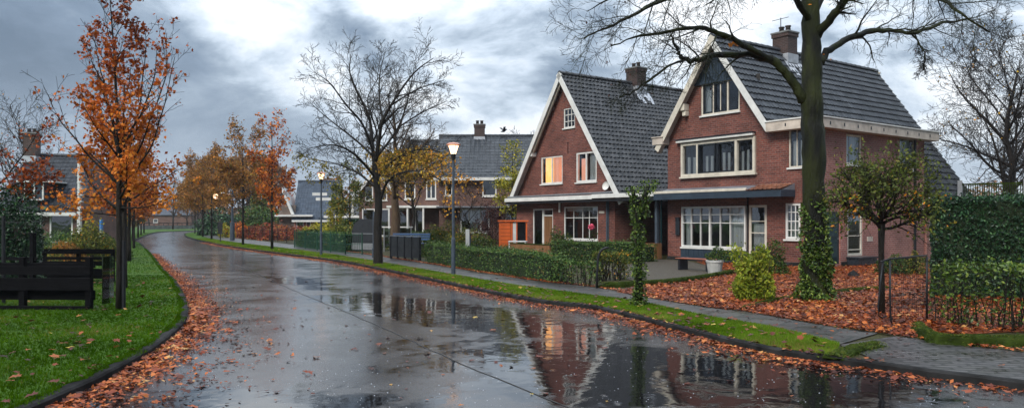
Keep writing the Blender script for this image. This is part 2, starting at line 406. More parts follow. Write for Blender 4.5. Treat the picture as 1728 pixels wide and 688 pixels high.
M['l_orange'] = leaf_mat('orange maple leaves', ((0, (.13, .025, .012)), (.3, (.36, .075, .015)), (.7, (.60, .16, .02)), (1, (.70, .27, .04))))
M['l_rust'] = leaf_mat('rusty leaves', ((0, (.09, .045, .020)), (.35, (.26, .115, .03)), (.75, (.45, .19, .035)), (.9, (.24, .20, .04)), (1, (.62, .22, .03))))
M['l_yellow'] = leaf_mat('yellow leaves', ((0, (.16, .14, .02)), (.5, (.42, .27, .03)), (1, (.58, .24, .03))))
M['l_lime'] = leaf_mat('yellow green leaves', ((0, (.10, .13, .015)), (.6, (.35, .33, .03)), (1, (.55, .42, .05))))
M['l_green'] = leaf_mat('green leaves', ((0, (.018, .040, .010)), (.5, (.045, .085, .018)), (.9, (.09, .14, .03)), (1, (.28, .20, .04))))
M['l_dark'] = leaf_mat('dark hedge leaves', ((0, (.003, .016, .007)), (.5, (.012, .045, .018)), (.85, (.035, .10, .036)), (1, (.08, .17, .06))), .42, .1, .35)
M['l_hedge'] = leaf_mat('clipped hedge leaves', ((0, (.016, .042, .012)), (.5, (.050, .105, .024)), (.93, (.14, .22, .055)), (1, (.2, .10, .03))), .38, .15)
M['l_ivy'] = leaf_mat('ivy leaves', ((0, (.014, .036, .005)), (.5, (.05, .10, .014)), (.85, (.11, .17, .025)), (1, (.24, .30, .06))), .4, .15, .3)
M['l_bamboo'] = leaf_mat('light green feathery leaves', ((0, (.10, .15, .012)), (.5, (.24, .31, .03)), (1, (.48, .46, .06))), .4, .35)
M['l_olive'] = leaf_mat('olive leaves', ((0, (.035, .050, .010)), (.6, (.10, .13, .025)), (.93, (.26, .24, .04)), (1, (.62, .24, .02))))
M['l_red'] = leaf_mat('red shrub leaves', ((0, (.08, .03, .015)), (.35, (.22, .04, .03)), (.7, (.36, .09, .04)), (1, (.50, .24, .06))))
M['l_maroon'] = leaf_mat('maroon leaves', ((0, (.03, .012, .014)), (.6, (.07, .028, .028)), (1, (.13, .06, .04))))
M['l_far'] = leaf_mat('faded autumn leaves', ((0, (.12, .07, .045)), (.5, (.24, .13, .07)), (1, (.38, .20, .09))), .7, .2)
M['litter'] = leaf_mat('fallen leaves', ((0, (.06, .014, .007)), (.3, (.17, .032, .010)), (.6, (.36, .085, .017)), (.88, (.55, .17, .034)), (1, (.52, .28, .09))), .45, .08, .22)
M['litter_mix'] = leaf_mat('scattered fallen leaves', ((0, (.03, .010, .008)), (.5, (.12, .024, .012)), (.85, (.34, .10, .02)), (1, (.50, .36, .06))), .45, .08, .22)
M['grass'] = leaf_mat('grass blades', ((0, (.022, .060, .002)), (.5, (.045, .108, .003)), (.9, (.078, .155, .006)), (1, (.15, .15, .03))), .9, .3, .0)
M['grass_verge'] = leaf_mat('verge grass', ((0, (.055, .11, .005)), (.5, (.105, .195, .013)), (.88, (.15, .225, .025)), (1, (.22, .19, .05))), .9, .3, .0)
M['moss_leaf'] = leaf_mat('moss', ((0, (.012, .024, .003)), (.5, (.045, .080, .007)), (.85, (.10, .15, .015)), (1, (.16, .10, .03))), .6, .1, .2)
# ------------------------------------------------------------------ ground materials
def road_material():
    m, t, b = mk('wet asphalt')
    c = N(t, 'ShaderNodeTexCoord')
    big = tex_noise(t, .22, 4, .55, dist=.4)
    streak = tex_noise(t, .9, 4, .6, dist=.3)
    fine = tex_noise(t, 90, 3, .6)
    mid = tex_noise(t, 7, 4, .6)
    # standing water: shallow hollows along the right kerb and in the junction mouth, plus scattered small ones
    def hollow(loc, rot, scale):
        mp = N(t, 'ShaderNodeMapping', vector_type='TEXTURE'); mp.inputs['Location'].default_value = loc
        mp.inputs['Rotation'].default_value = (0, 0, rot); mp.inputs['Scale'].default_value = scale
        t.links.new(c.outputs['Object'], mp.inputs[0]); g = N(t, 'ShaderNodeTexGradient', gradient_type='SPHERICAL'); t.links.new(mp.outputs[0], g.inputs[0]); return g.outputs['Fac']
    h = mth(t, 'MAXIMUM', hollow((1.9, 8.8, 0), R(-38), (5.2, 2.8, 3)), hollow((-1.2, 14.6, 0), R(-50), (6.5, 1.9, 3)))
    h = mth(t, 'MAXIMUM', h, mth(t, 'MULTIPLY', hollow((-6.2, 22, 0), R(-58), (7, 1.4, 3)), .6))
    h = mth(t, 'MAXIMUM', h, mth(t, 'MULTIPLY', hollow((-2.6, 7.3, 0), R(0), (2.6, 1.3, 3)), .9))
    pm = mth(t, 'ADD', mth(t, 'MULTIPLY', h, .95), mth(t, 'MULTIPLY_ADD', streak, .7, -.18))
    pm = mth(t, 'ADD', pm, mth(t, 'MULTIPLY_ADD', big, .7, -.35)); pm = mth(t, 'ADD', pm, mth(t, 'MULTIPLY_ADD', tex_noise(t, 3.2, 5, .65, dist=.6), .9, -.45))
    pud = rmp(t, pm, ((.38, 0.0), (.56, 1.0)))
    agg = rmp(t, fine, ((.35, (.018, .018, .020)), (.7, (.058, .058, .062))))
    patch = rmp(t, mth(t, 'ADD', mth(t, 'MULTIPLY', big, .6), mth(t, 'MULTIPLY', mid, .4)), ((.35, .75), (.65, 1.25)))
    col = mix_rgb(t, 1.0, agg, patch, 'MULTIPLY')
    col = mix_rgb(t, pud, col, (.008, .008, .009))
    t.links.new(col, b.inputs['Base Color'])
    wet = rmp(t, mth(t, 'ADD', mth(t, 'MULTIPLY', streak, .6), mth(t, 'MULTIPLY', big, .4)), ((.38, .27), (.60, .12)))
    rg = N(t, 'ShaderNodeMix', data_type='FLOAT'); t.links.new(pud, rg.inputs[0]); t.links.new(wet, rg.inputs[2]); rg.inputs[3].default_value = .035
    t.links.new(rg.outputs[0], b.inputs['Roughness']); b.inputs['IOR'].default_value = 1.5
    b.inputs['Specular IOR Level'].default_value = .8
    # aggregate bump where only a film of water lies, rain rings on the standing water
    vo = N(t, 'ShaderNodeTexVoronoi', feature='F1'); vo.inputs['Scale'].default_value = 3.2; t.links.new(c.outputs['Object'], vo.inputs['Vector'])
    dist_ = vo.outputs['Distance']
    ring = mth(t, 'MULTIPLY', mth(t, 'SINE', mth(t, 'MULTIPLY', dist_, 60.0)), mth(t, 'POWER', mth(t, 'SUBTRACT', 1.0, mth(t, 'MULTIPLY', dist_, 2.2), clamp=True), 3.0))
    b1 = N(t, 'ShaderNodeBump'); b1.inputs['Distance'].default_value = .004
    t.links.new(mth(t, 'MULTIPLY_ADD', pud, -.13, .14), b1.inputs['Strength']); t.links.new(mth(t, 'ADD', fine, mth(t, 'MULTIPLY', tex_noise(t, 30, 3), 1.0)), b1.inputs['Height'])
    b2 = N(t, 'ShaderNodeBump'); b2.inputs['Distance'].default_value = .0016; b2.inputs['Strength'].default_value = .5
    t.links.new(mth(t, 'MULTIPLY', ring, pud), b2.inputs['Height']); t.links.new(b1.outputs[0], b2.inputs['Normal'])
    b3 = N(t, 'ShaderNodeBump'); b3.inputs['Distance'].default_value = .012; b3.inputs['Strength'].default_value = .28
    t.links.new(tex_noise(t, 2.6, 3, .5, dist=.3), b3.inputs['Height']); t.links.new(b2.outputs[0], b3.inputs['Normal'])
    t.links.new(b3.outputs[0], b.inputs['Normal'])
    return m
M['road'] = road_material()
def soil_mat(name, stops, sc=3.0, rough=.7, bs=.5, bscale=25):
    m, t, b = mk(name); f = mth(t, 'ADD', mth(t, 'MULTIPLY', tex_noise(t, sc, 6, .7), .6), mth(t, 'MULTIPLY', tex_noise(t, sc * 9, 4, .6), .4))
    t.links.new(rmp(t, f, stops), b.inputs['Base Color']); b.inputs['Roughness'].default_value = rough; b.inputs['Specular IOR Level'].default_value = .1
    bump(t, b, tex_noise(t, bscale, 5, .7), bs, .03); return m
M['turf'] = soil_mat('turf', ((.3, (.020, .050, .003)), (.5, (.035, .085, .004)), (.7, (.052, .105, .007))), 2.5)
M['soil'] = soil_mat('garden soil', ((.3, (.020, .016, .010)), (.5, (.045, .040, .018)), (.7, (.05, .07, .02))), 1.2)
M['leafbed'] = soil_mat('leaf mould', ((.3, (.07, .020, .010)), (.5, (.20, .055, .02)), (.7, (.30, .10, .04))), 6, .5, .8, 30)
M['gravel'] = soil_mat('wet gravel', ((.3, (.045, .040, .030)), (.7, (.12, .105, .085))), 8, .6, .8, 60)
def paving(name, w, h, col, mortar, rot, rough=.28, off=.5, ms=.012):
    m, t, b = mk(name); c = N(t, 'ShaderNodeTexCoord'); mp = N(t, 'ShaderNodeMapping'); mp.inputs['Rotation'].default_value = (0, 0, rot)
    t.links.new(c.outputs['Object'], mp.inputs[0]); br = N(t, 'ShaderNodeTexBrick'); t.links.new(mp.outputs[0], br.inputs[0]); br.offset = off
    br.inputs['Scale'].default_value = 1; br.inputs['Brick Width'].default_value = w; br.inputs['Row Height'].default_value = h; br.inputs['Mortar Size'].default_value = ms
    br.inputs['Color1'].default_value = (*col, 1); br.inputs['Color2'].default_value = (*[x * .42 for x in col], 1); br.inputs['Mortar'].default_value = (*mortar, 1)
    f = tex_noise(t, 1.3, 6, .65); cc = mix_rgb(t, 1.0, br.outputs['Color'], rmp(t, f, ((.3, .6), (.7, 1.35))), 'MULTIPLY')
    t.links.new(cc, b.inputs['Base Color']); t.links.new(rmp(t, f, ((.35, rough * 1.5), (.65, rough * .6))), b.inputs['Roughness'])
    b1 = bump(t, b, mth(t, 'ADD', mth(t, 'SUBTRACT', 1.0, br.outputs['Fac']), mth(t, 'MULTIPLY', tex_noise(t, 5, 4), .5)), .9, .012); return m
M['pave'] = paving('wet paving slabs', .62, .6, (.050, .048, .044), (.008, .013, .010), R(36), .42, .5, .03)
M['clinker'] = paving('wet clinker bricks', .28, .135, (.075, .070, .070), (.004, .004, .004), R(10), .36, .5, .022)

# ------------------------------------------------------------------ road outline (metres, near to far)
ZL = .085      # height of the land above the road
KL = catmull([(-4.0, -30), (-4.25, -8), (-4.35, 3), (-4.45, 7.2), (-4.62, 8.9), (-5.1, 11.2), (-6.17, 14.4), (-9.3, 21), (-12.6, 27.3), (-18.6, 39), (-28, 57), (-32.4, 65), (-42, 87), (-48.7, 103), (-52, 114), (-50, 128), (-40, 134), (-15, 138), (40, 140)])
KR = catmull([(60, -14), (30, -4), (16, 1.6), (9, 5.2), (5.4, 7.97), (4.4, 9.0), (3.62, 9.85), (3.09, 10.98), (1.64, 15.0), (.1, 17.0), (-4.8, 27), (-8.0, 33), (-14.8, 43.5), (-23, 57.5), (-35, 81), (-44, 103), (-45, 116), (-38, 124), (-15, 128), (40, 130)])
road_poly = KL + list(reversed(KR))
sheet('ground', [(-900, -300), (900, -300), (900, 1500), (-900, 1500)], -.03, M['turf'])
sheet('road', road_poly, 0.0, M['road'])
left_land = KL + [(40, 900), (-800, 900), (-800, -30)]
sheet('lawn_ground', offset(KL, .12)[:] + [(40, 900), (-800, 900), (-800, -30)], ZL, M['turf'])

def strip(name, A, B, z, mat, kind='structure'):
    mb = MB()
    for i in range(len(A) - 1):
        mb.face([(*A[i], z), (*A[i + 1], z), (*B[i + 1], z), (*B[i], z)])
    o = mb.build(name, mat); o['kind'] = kind; return o
def kerb(name, C, side, w, top, mat):
    """side +1: land lies left of travel"""
    inn = offset(C, side * w); lip = offset(C, side * .025); mb = MB()
    for i in range(len(C) - 1):
        q = [(*C[i], -.01), (*C[i + 1], -.01), (*C[i + 1], top - .02), (*C[i], top - .02)]
        r = [(*C[i], top - .02), (*C[i + 1], top - .02), (*lip[i + 1], top), (*lip[i], top)]
        s_ = [(*lip[i], top), (*lip[i + 1], top), (*inn[i + 1], top), (*inn[i], top)]
        e = [(*inn[i], top), (*inn[i + 1], top), (*inn[i + 1], ZL - .05), (*inn[i], ZL - .05)]
        for f in (q, r, s_, e): mb.face(f if side < 0 else f[::-1])
    o = mb.build(name, mat); o['kind'] = 'structure'; return o
M['kerb_dark'] = plain('dark wet kerb stone', (.020, .020, .020), .8, .6, 2.5, bstr=.3, bscale=40, spec=.08)
kerb('kerb', KL, 1, .15, ZL + .006, M['kerb_dark'])
kerb('kerb', KR, -1, .12, ZL + .012, M['kerb_dark'])
# inner edge of the verge, inner edge of the pavement (photo pixels turned to ground points at land height)
g = lambda x, y: GP(x, y, ZL)
V_in = catmull([g(1416, 580), g(1300, 551), g(1202, 535.5), g(1090, 511), g(1041, 503.5), g(880, 482.5), g(766, 463.5), g(609, 436.5), g(520, 423.5), g(440, 414), g(380, 406.5), g(348, 400), g(336, 395)])
P_in = catmull([g(1728, 593), g(1614, 579.5), g(1541, 569.5), g(1482, 561), g(1382, 546.5), g(1250, 523.5), g(1202, 519), g(1090, 501), g(1007, 484.5), g(880, 469.8), g(712, 443), g(609, 427.5), g(540, 418), g(460, 408.5), g(400, 402), g(360, 397), g(340, 393)])
KRf = [p for p in KR if p[0] < 60 and p[1] > 9.2 and p[1] < 124]        # kerb beside the grass verge
KRn = offset(KRf, -.10)
verge_poly = KRn + list(reversed(V_in))
iV = int(np.argmin([abs(p[1] - V_in[0][1]) + abs(p[0] - V_in[0][0]) * .2 for p in P_in]))
sheet('verge_soil', offset(KR, -.10) + [(400, 140), (400, -20)], ZL - .02, M['soil'])
sheet('grass_verge_ground', verge_poly, ZL, M['turf'])
pave_poly = V_in + list(reversed([p for p in P_in if p[1] > 11.3]))
sheet('pavement', pave_poly, ZL - .003, M['pave'])
KRa = [p for p in offset(KR, -.10) if p[1] < 9.25 and p[1] > -14]
apron_poly = [p for p in P_in if p[1] <= 11.45][::-1]
apron_poly = KRa + [V_in[0], ] + apron_poly + [(9.5, 9.3), (16, 6.8), (34, 2.5), (60, -4)]
sheet('driveway', apron_poly, ZL - .006, M['clinker'])
right_land = P_in + [(-38, 124), (-15, 126), (400, 140), (400, 2), (34, 2.5), (16, 6.8), (9.5, 9.3)]
sheet('garden_ground', [(-0.0 + p[0], p[1]) for p in right_land], ZL - .012, M['soil'])
# asphalt joint
J = catmull([(.9, 6.6), (.03, 8.2), (-.95, 10.1), (-2.76, 13.8), (-6.6, 21.3), (-10.3, 28.8), (-22.2, 51.5), (-43, 95)], .5)
rj = random.Random(3)
ja = [(p[0] + rj.uniform(-.02, .02), p[1]) for p in J]
M['joint'] = plain('asphalt joint', (.012, .011, .010), .5, .4, 20, bstr=.3)
strip('road_joint', ja, [(p[0] + .5 * (.018 + rj.uniform(0, .02)), p[1] + .5 * (.018 + rj.uniform(0, .02))) for p in ja], .004, M['joint'])

# leaf covered front garden of the right-hand house, paved path, mossy edges
bed = [g(1090, 480), g(1040, 492), g(1092, 500), g(1200, 518), g(1250, 522.5), g(1382, 545), g(1482, 559), g(1541, 568), (7.6, 11.6), (14, 11.5), (17, 22), (16.2, 30), (10.9, 27.3), (7.6, 31.2), g(1235, 463), g(1180, 472)]
sheet('leaf_bed', bed, ZL, M['leafbed'])
sheet('garden_path', [g(1085, 478), g(1180, 470.5), g(1238, 459), (7.4, 32), (5.2, 34), (3.9, 33), (2.9, 26)], ZL + .004, M['gravel'])
sheet('garden_path', [g(1475, 500), g(1530, 492), g(1600, 480), g(1620, 500), g(1540, 504)], ZL + .004, M['gravel'])

def edging(name, pts, w, h, mat, lump=.02, seed=1):
    rr = random.Random(seed); C_ = catmull(pts, .15); A = offset(C_, w / 2); B = offset(C_, -w / 2); mb = MB(); nn = len(C_)
    prof = [(0, 0), (.02, .75), (.2, 1.0), (.5, 1.08), (.8, 1.0), (.98, .75), (1, 0)]
    rows = []
    for i in range(nn):
        e = min(1, i / 3, (nn - 1 - i) / 3) if nn > 6 else 1; row = []
        for u_, v_ in prof:
            row.append((A[i][0] * (1 - u_) + B[i][0] * u_, A[i][1] * (1 - u_) + B[i][1] * u_, ZL - .01 + h * (.35 + .65 * e) * v_ + rr.uniform(-lump, lump) * (v_ > .5)))
        rows.append(row)
    k = len(prof); vs_ = [p for r_ in rows for p in r_]; fs = [(i * k + j, i * k + j + 1, (i + 1) * k + j + 1, (i + 1) * k + j) for i in range(nn - 1) for j in range(k - 1)]
    fs += [tuple(range(k))[::-1], tuple((nn - 1) * k + j for j in range(k))]
    mb.raw(vs_, fs); o = mb.build(name, mat, smooth=True)
    rg3 = np.random.default_rng(seed); L_ = sum(math.dist(C_[i], C_[i + 1]) for i in range(nn - 1)); m_ = int(L_ * 3600 * (w + .1)); idx = rg3.integers(0, nn - 1, m_); f = rg3.uniform(0, 1, m_); C2 = np.array(C_); N2 = normals2(C_)
    q = C2[idx] * (1 - f)[:, None] + C2[idx + 1] * f[:, None]; lat = rg3.normal(0, .30, m_); q = q + N2[idx] * (lat * w)[:, None]
    zt = ZL + h * np.clip(1 - (np.abs(lat) / .55) ** 4, 0, 1) - .01
    scatter('moss_tufts', TUFT, np.column_stack([q, zt]), np.stack([np.full(m_, .035), np.full(m_, .035), rg3.uniform(.012, .035, m_)], 1), rot_rand(m_, .5, rg3), M['moss_leaf'], o, rng=rg3)
    return o

# ------------------------------------------------------------------ grass and fallen leaves
def sample_poly(poly, n, dens, rng):
    P = np.array(poly); lo = P.min(0); hi = P.max(0); outp = []; got = 0
    while got < n:
        q = rng.uniform(lo, hi, (n * 3, 2)); q = q[in_poly(q, poly)]
        if dens is not None: q = q[rng.uniform(0, 1, len(q)) < dens(q)]
        if len(q) == 0: break
        outp.append(q); got += len(q)
    return np.concatenate(outp)[:n]
def along(C, n, width, rng, y0=0, y1=1e9, wfun=None, base=0.0):
    C = np.array([p for p in C if y0 <= p[1] <= y1]); nn_ = normals2(C); seg = np.hypot(*np.diff(C, axis=0).T); cum = np.concatenate([[0], np.cumsum(seg)])
    s_ = rng.uniform(0, cum[-1], n); i = np.clip(np.searchsorted(cum, s_) - 1, 0, len(seg) - 1); f = (s_ - cum[i]) / seg[i]
    p = C[i] * (1 - f)[:, None] + C[i + 1] * f[:, None]; w = width if wfun is None else wfun(p[:, 1])
    o_ = base + np.abs(rng.exponential(1.0, n)) * w
    return p, nn_[i], o_
def dens_cam(d0): return lambda q: np.minimum(1, (d0 / np.hypot(q[:, 0], q[:, 1])) ** 2.0)
def grass(name, poly, n, d0, hgt=.045, rng=np.random.default_rng(11), gm='grass'):
    q = sample_poly(poly, n, dens_cam(d0), rng); d = np.hypot(q[:, 0], q[:, 1]); n = len(q)
    s_ = hgt * rng.uniform(.5, 1.25, n); wd = np.clip(d / d0, 1, 4)
    S = np.stack([s_ * wd, s_ * wd, s_], 1)
    lum = np.clip(.5 + .22 * np.sin(q[:, 0] * 1.7 + 2 * np.sin(q[:, 1] * .8)) + .2 * np.sin(q[:, 1] * 2.3 + q[:, 0]) + rng.normal(0, .22, n), 0, 1)
    return scatter(name, TUFT, np.column_stack([q, np.full(n, ZL - .004)]), S, rot_rand(n, .22, rng), M[gm], rnd=lum, rng=rng)
# ragged turf creeping over the kerb stones
kp, kn, ko = along(KL, 16000, 0, np.random.default_rng(2), 5, 45, lambda y: .05 + 0 * y)
kk = np.sin(kp[:, 1] * 2.1) + np.sin(kp[:, 1] * 5.3 + 1) + np.sin(kp[:, 1] * 11) * .6; sel = ko < np.clip(.10 + .05 * kk, .01, .2)
kq = kp[sel] + kn[sel] * (.14 - ko[sel] + .02)[:, None]
nearL = [p for p in offset(KL, .12) if 3 < p[1] < 24]
lawn_near = nearL + [(-20, 24), (-20, 3)]
tag(grass('lawn_grass', lawn_near, 120000, 9.0, .042), kind='stuff')
tag(scatter('lawn_grass', TUFT, np.column_stack([kq, np.full(len(kq), ZL - .002)]), np.full(len(kq), .04), rot_rand(len(kq), .3), M['grass'], rnd=np.random.default_rng(1).uniform(.1, .8, len(kq))), kind='stuff')
farL = [p for p in offset(KL, .12) if 24 <= p[1] < 100]
tag(grass('lawn_grass', farL + [(-60, 100), (-24, 24)], 30000, 28, .05), kind='stuff')
vg = [p for p in KRn if p[1] < 70] + [p for p in reversed(V_in) if p[1] < 70]
tag(grass('verge_grass', vg, 90000, 13.0, .05, np.random.default_rng(5), 'grass_verge'), kind='stuff')

def litter(name, q, size, mat, tmpl=MAPLE, z=0.0, tilt=.18, pile=.012, rng=np.random.default_rng(21), rnd=None, var=.6):
    n = len(q); s_ = size * rng.uniform(1 - var, 1 + var, n)
    zz_ = z + .004 + rng.uniform(0, pile, n) + s_ * .08
    if rnd is None: rnd = np.clip(.42 + .22 * np.sin(q[:, 0] * 2.9 + 1.7 * np.sin(q[:, 1] * 2.1)) * np.sin(q[:, 1] * 3.3 + q[:, 0]) + rng.normal(0, .27, n), 0, 1)
    return scatter(name, tmpl, np.column_stack([q, zz_]), s_, rot_rand(n, tilt, rng), mat, rnd=rnd, rng=rng)
rg_ = np.random.default_rng(33)
# left gutter: the leaves lie in a drift that widens towards the bend
p, nn_, o_ = along(KL, 25000, 0, rg_, 5, 40, lambda y: np.interp(y, [5, 7, 9, 11, 14, 20, 27, 40], [.15, .40, .48, .38, .26, .24, .15, .06]))
q = p - nn_ * (o_ + .02)[:, None]
clump = np.sin(q[:, 0] * 5 + 1.3 * np.sin(q[:, 1] * 3)) + np.sin(q[:, 1] * 7 + q[:, 0] * 2); keep = (o_ < .55) | (rg_.uniform(-1.4, 2, len(o_)) < clump)
q = q[keep]; tag(litter('leaf_drift', q, .044, M['litter'], LEAF, 0, .32, .02), kind='stuff')
q2 = q[rg_.uniform(0, 1, len(q)) < .16]; q2 = q2 + rg_.normal(0, .05, q2.shape)
tag(litter('leaf_drift', q2[q2[:, 1] < 16], .085, M['litter'], MAPLE, 0.004, .2, .02), kind='stuff')
p, nn_, o_ = along(KL, 450, 1.2, rg_, 5, 26); q = p - nn_ * o_[:, None]
tag(litter('leaf_drift', q, .05, M['litter_mix'], LEAF, 0, .12, .003), kind='stuff')
# right gutter
p, nn_, o_ = along(KR, 27000, 0, rg_, 7.6, 60, lambda y: np.interp(y, [7.6, 9.5, 11, 14, 20, 30, 60], [.20, .30, .24, .20, .15, .14, .16]))
# thin the drift where the kerb nears the camera's right
keep = (o_ < np.interp(p[:, 1], [7.6, 9, 11, 60], [.9, .75, .6, .45])) | (rg_.uniform(0, 1, len(o_)) < .2)
keep &= rg_.uniform(0, 1, len(o_)) < np.interp(p[:, 1], [7.6, 9, 9.8, 60], [.35, .5, 1, 1])
kc = (rg_.uniform(0, 1, len(o_)) < .05) & (p[:, 1] > 9); tag(litter('leaf_drift', p[kc] - nn_[kc] * (rg_.uniform(-.02, .16, kc.sum()))[:, None], .055, M['litter_mix'], MAPLE, ZL + .012, .25, .012), kind='stuff')
q = (p + nn_ * (o_ + .02)[:, None])[keep]
tag(litter('leaf_drift', q, .044, M['litter'], LEAF, 0, .3, .018), kind='stuff')
q2 = q[(rg_.uniform(0, 1, len(q)) < .12) & (q[:, 1] < 15)]
tag(litter('leaf_drift', q2, .085, M['litter'], MAPLE, .004, .2, .02), kind='stuff')
# single leaves on the asphalt, the lawn, the verge and the pavement
rp = [p for p in KL if 5 < p[1] < 34] + [p for p in reversed(KR) if 5 < p[1] < 34]
tag(litter('fallen_leaves', sample_poly(rp, 130, dens_cam(9), rg_), .075, M['litter_mix'], MAPLE, 0, .15, .002), kind='stuff')
tag(litter('fallen_leaves', sample_poly(lawn_near, 1100, dens_cam(9), rg_), .085, M['litter_mix'], MAPLE, ZL + .028, .25, .012), kind='stuff')
tag(litter('fallen_leaves', sample_poly(vg, 380, dens_cam(14), rg_), .085, M['litter_mix'], MAPLE, ZL + .028, .25, .012), kind='stuff')
pv = [p for p in V_in if p[1] < 45] + [p for p in reversed(P_in) if 11.3 < p[1] < 45]
tag(litter('fallen_leaves', sample_poly(pv, 260, dens_cam(13), rg_), .06, M['litter_mix'], LEAF, ZL, .15, .004), kind='stuff')
tag(litter('fallen_leaves', sample_poly(apron_poly, 150, dens_cam(10), rg_), .07, M['litter_mix'], MAPLE, ZL, .15, .004), kind='stuff')
# carpet of leaves on the front garden
q = sample_poly(bed, 46000, dens_cam(17), rg_)
tag(litter('leaf_carpet', q, .060, M['litter'], LEAF, ZL, .33, .03), kind='stuff')
q = sample_poly(bed, 9000, dens_cam(13), rg_)
tag(litter('leaf_carpet', q, .075, M['litter'], MAPLE, ZL + .018, .3, .03), kind='stuff')
# leaves at the inner edge of the pavement under the low hedge
p, nn_, o_ = along(P_in, 5000, .09, rg_, 9, 45); q = p + nn_ * (o_ - .03)[:, None] * -1
tag(litter('leaf_carpet', q, .06, M['litter'], LEAF, ZL, .25, .02), kind='stuff')
# rain drops splashing on the standing water: low bubbles
rd = sample_poly([p for p in KL if 5.5 < p[1] < 22] + [p for p in reversed(KR) if 5.5 < p[1] < 22], 1300, dens_cam(9), rg_)
dome_v = [(0, 0, .55)] + [(math.cos(a) * .8, math.sin(a) * .8, .3) for a in np.arange(6) * math.pi / 3] + [(math.cos(a), math.sin(a), 0) for a in np.arange(6) * math.pi / 3]
DOME = (np.array(dome_v), [(0, 1 + i, 1 + (i + 1) % 6) for i in range(6)] + [(1 + i, 7 + i, 7 + (i + 1) % 6, 1 + (i + 1) % 6) for i in range(6)])
mdr, tdr, bdr = mk('splash water'); bdr.inputs['Base Color'].default_value = (.35, .37, .4, 1); bdr.inputs['Roughness'].default_value = .08; bdr.inputs['Specular IOR Level'].default_value = 1.0
I3 = np.broadcast_to(np.eye(3), (len(rd), 3, 3))
tag(scatter('rain_splashes', DOME, np.column_stack([rd, np.full(len(rd), .001)]), RNG.uniform(.003, .008, len(rd)), I3, mdr), kind='stuff')
# mossy / timber edgings
tag(edging('garden_edging', [g(1008, 485), g(1060, 483), g(1130, 478), g(1185, 471), g(1238, 461)], .16, .13, M['moss'], seed=2), 'low mossy edging board between the gravel path and the leaf covered garden', 'edging')
tag(edging('garden_edging', [g(1255, 521), g(1285, 512), g(1330, 503), g(1352, 503)], .14, .05, M['moss'], seed=3), 'short mossy edge strip in the leaves near the light green feathery bush', 'edging')
tag(edging('garden_edging', [g(1395, 494), g(1430, 491), g(1475, 487), g(1500, 486)], .45, .05, M['moss'], seed=4), 'strip of green moss in the leaves right of the ivy covered tree', 'edging')
tag(edging('garden_edging', [g(1549, 556), g(1570, 572), g(1620, 580), (8.2, 10.3), (9.5, 9.6), (12, 8.8)], .20, .13, M['moss'], seed=5), 'thick mossy edge beam under the low vine hedge by the brick driveway', 'edging')
tag(edging('moss_tuft', [g(1405, 604), g(1440, 590), g(1482, 581)], .26, .05, M['moss'], seed=6), 'mossy hump at the pointed end of the grass verge', 'moss')
# ------------------------------------------------------------------ houses
# the three nearest houses share one building line: local x runs to the right along the fronts, local y runs back into the plot
ROW = (11.03, 27.54); RA = (.583, -.813); RB = (.813, .583); ROWROT = math.atan2(-.813, .583)
def FX(px, y=0.0):      # local x of a sight line at depth y
    k = (px - 864) / FPX; return (k * (ROW[1] + RB[1] * y) - ROW[0] - RB[0] * y) / (RA[0] - k * RA[1])
def FZ(px, py, y=0.0):
    x = FX(px, y); D = ROW[1] + RA[1] * x + RB[1] * y; return EYE - (py - 371) / FPX * D
def SY(px, x=0.0):
    k = (px - 864) / FPX; return (k * (ROW[1] + RA[1] * x) - ROW[0] - RA[0] * x) / (RB[0] - k * RB[1])
def SZ(px, py, x=0.0):
    y = SY(px, x); D = ROW[1] + RA[1] * x + RB[1] * y; return EYE - (py - 371) / FPX * D

class Wall:
    """vertical wall plane in house coordinates; u along it, o outwards, z up"""
    def __init__(s, ox, oy, dx_, dy_): s.o = (ox, oy); s.d = (dx_, dy_); s.n = (dy_, -dx_)
    def p(s, u_, o_, z): return (s.o[0] + s.d[0] * u_ + s.n[0] * o_, s.o[1] + s.d[1] * u_ + s.n[1] * o_, z)
    def box(s, mb, u0, u1, o0, o1, z0, z1):
        mb.hexa([s.p(u0, o1, z0), s.p(u1, o1, z0), s.p(u1, o0, z0), s.p(u0, o0, z0), s.p(u0, o1, z1), s.p(u1, o1, z1), s.p(u1, o0, z1), s.p(u0, o0, z1)])
def clip_poly(poly, a, b, keep_ge):
    """clip (u,z) polygon by u>=b (a=0) / z>=b (a=1) or the reverse"""
    outp = []
    for i in range(len(poly)):
        p, q = poly[i], poly[(i + 1) % len(poly)]; ip = (p[a] >= b) if keep_ge else (p[a] <= b); iq = (q[a] >= b) if keep_ge else (q[a] <= b)
        if ip: outp.append(p)
        if ip != iq:
            t_ = (b - p[a]) / (q[a] - p[a]); outp.append((p[0] + (q[0] - p[0]) * t_, p[1] + (q[1] - p[1]) * t_))
    return outp
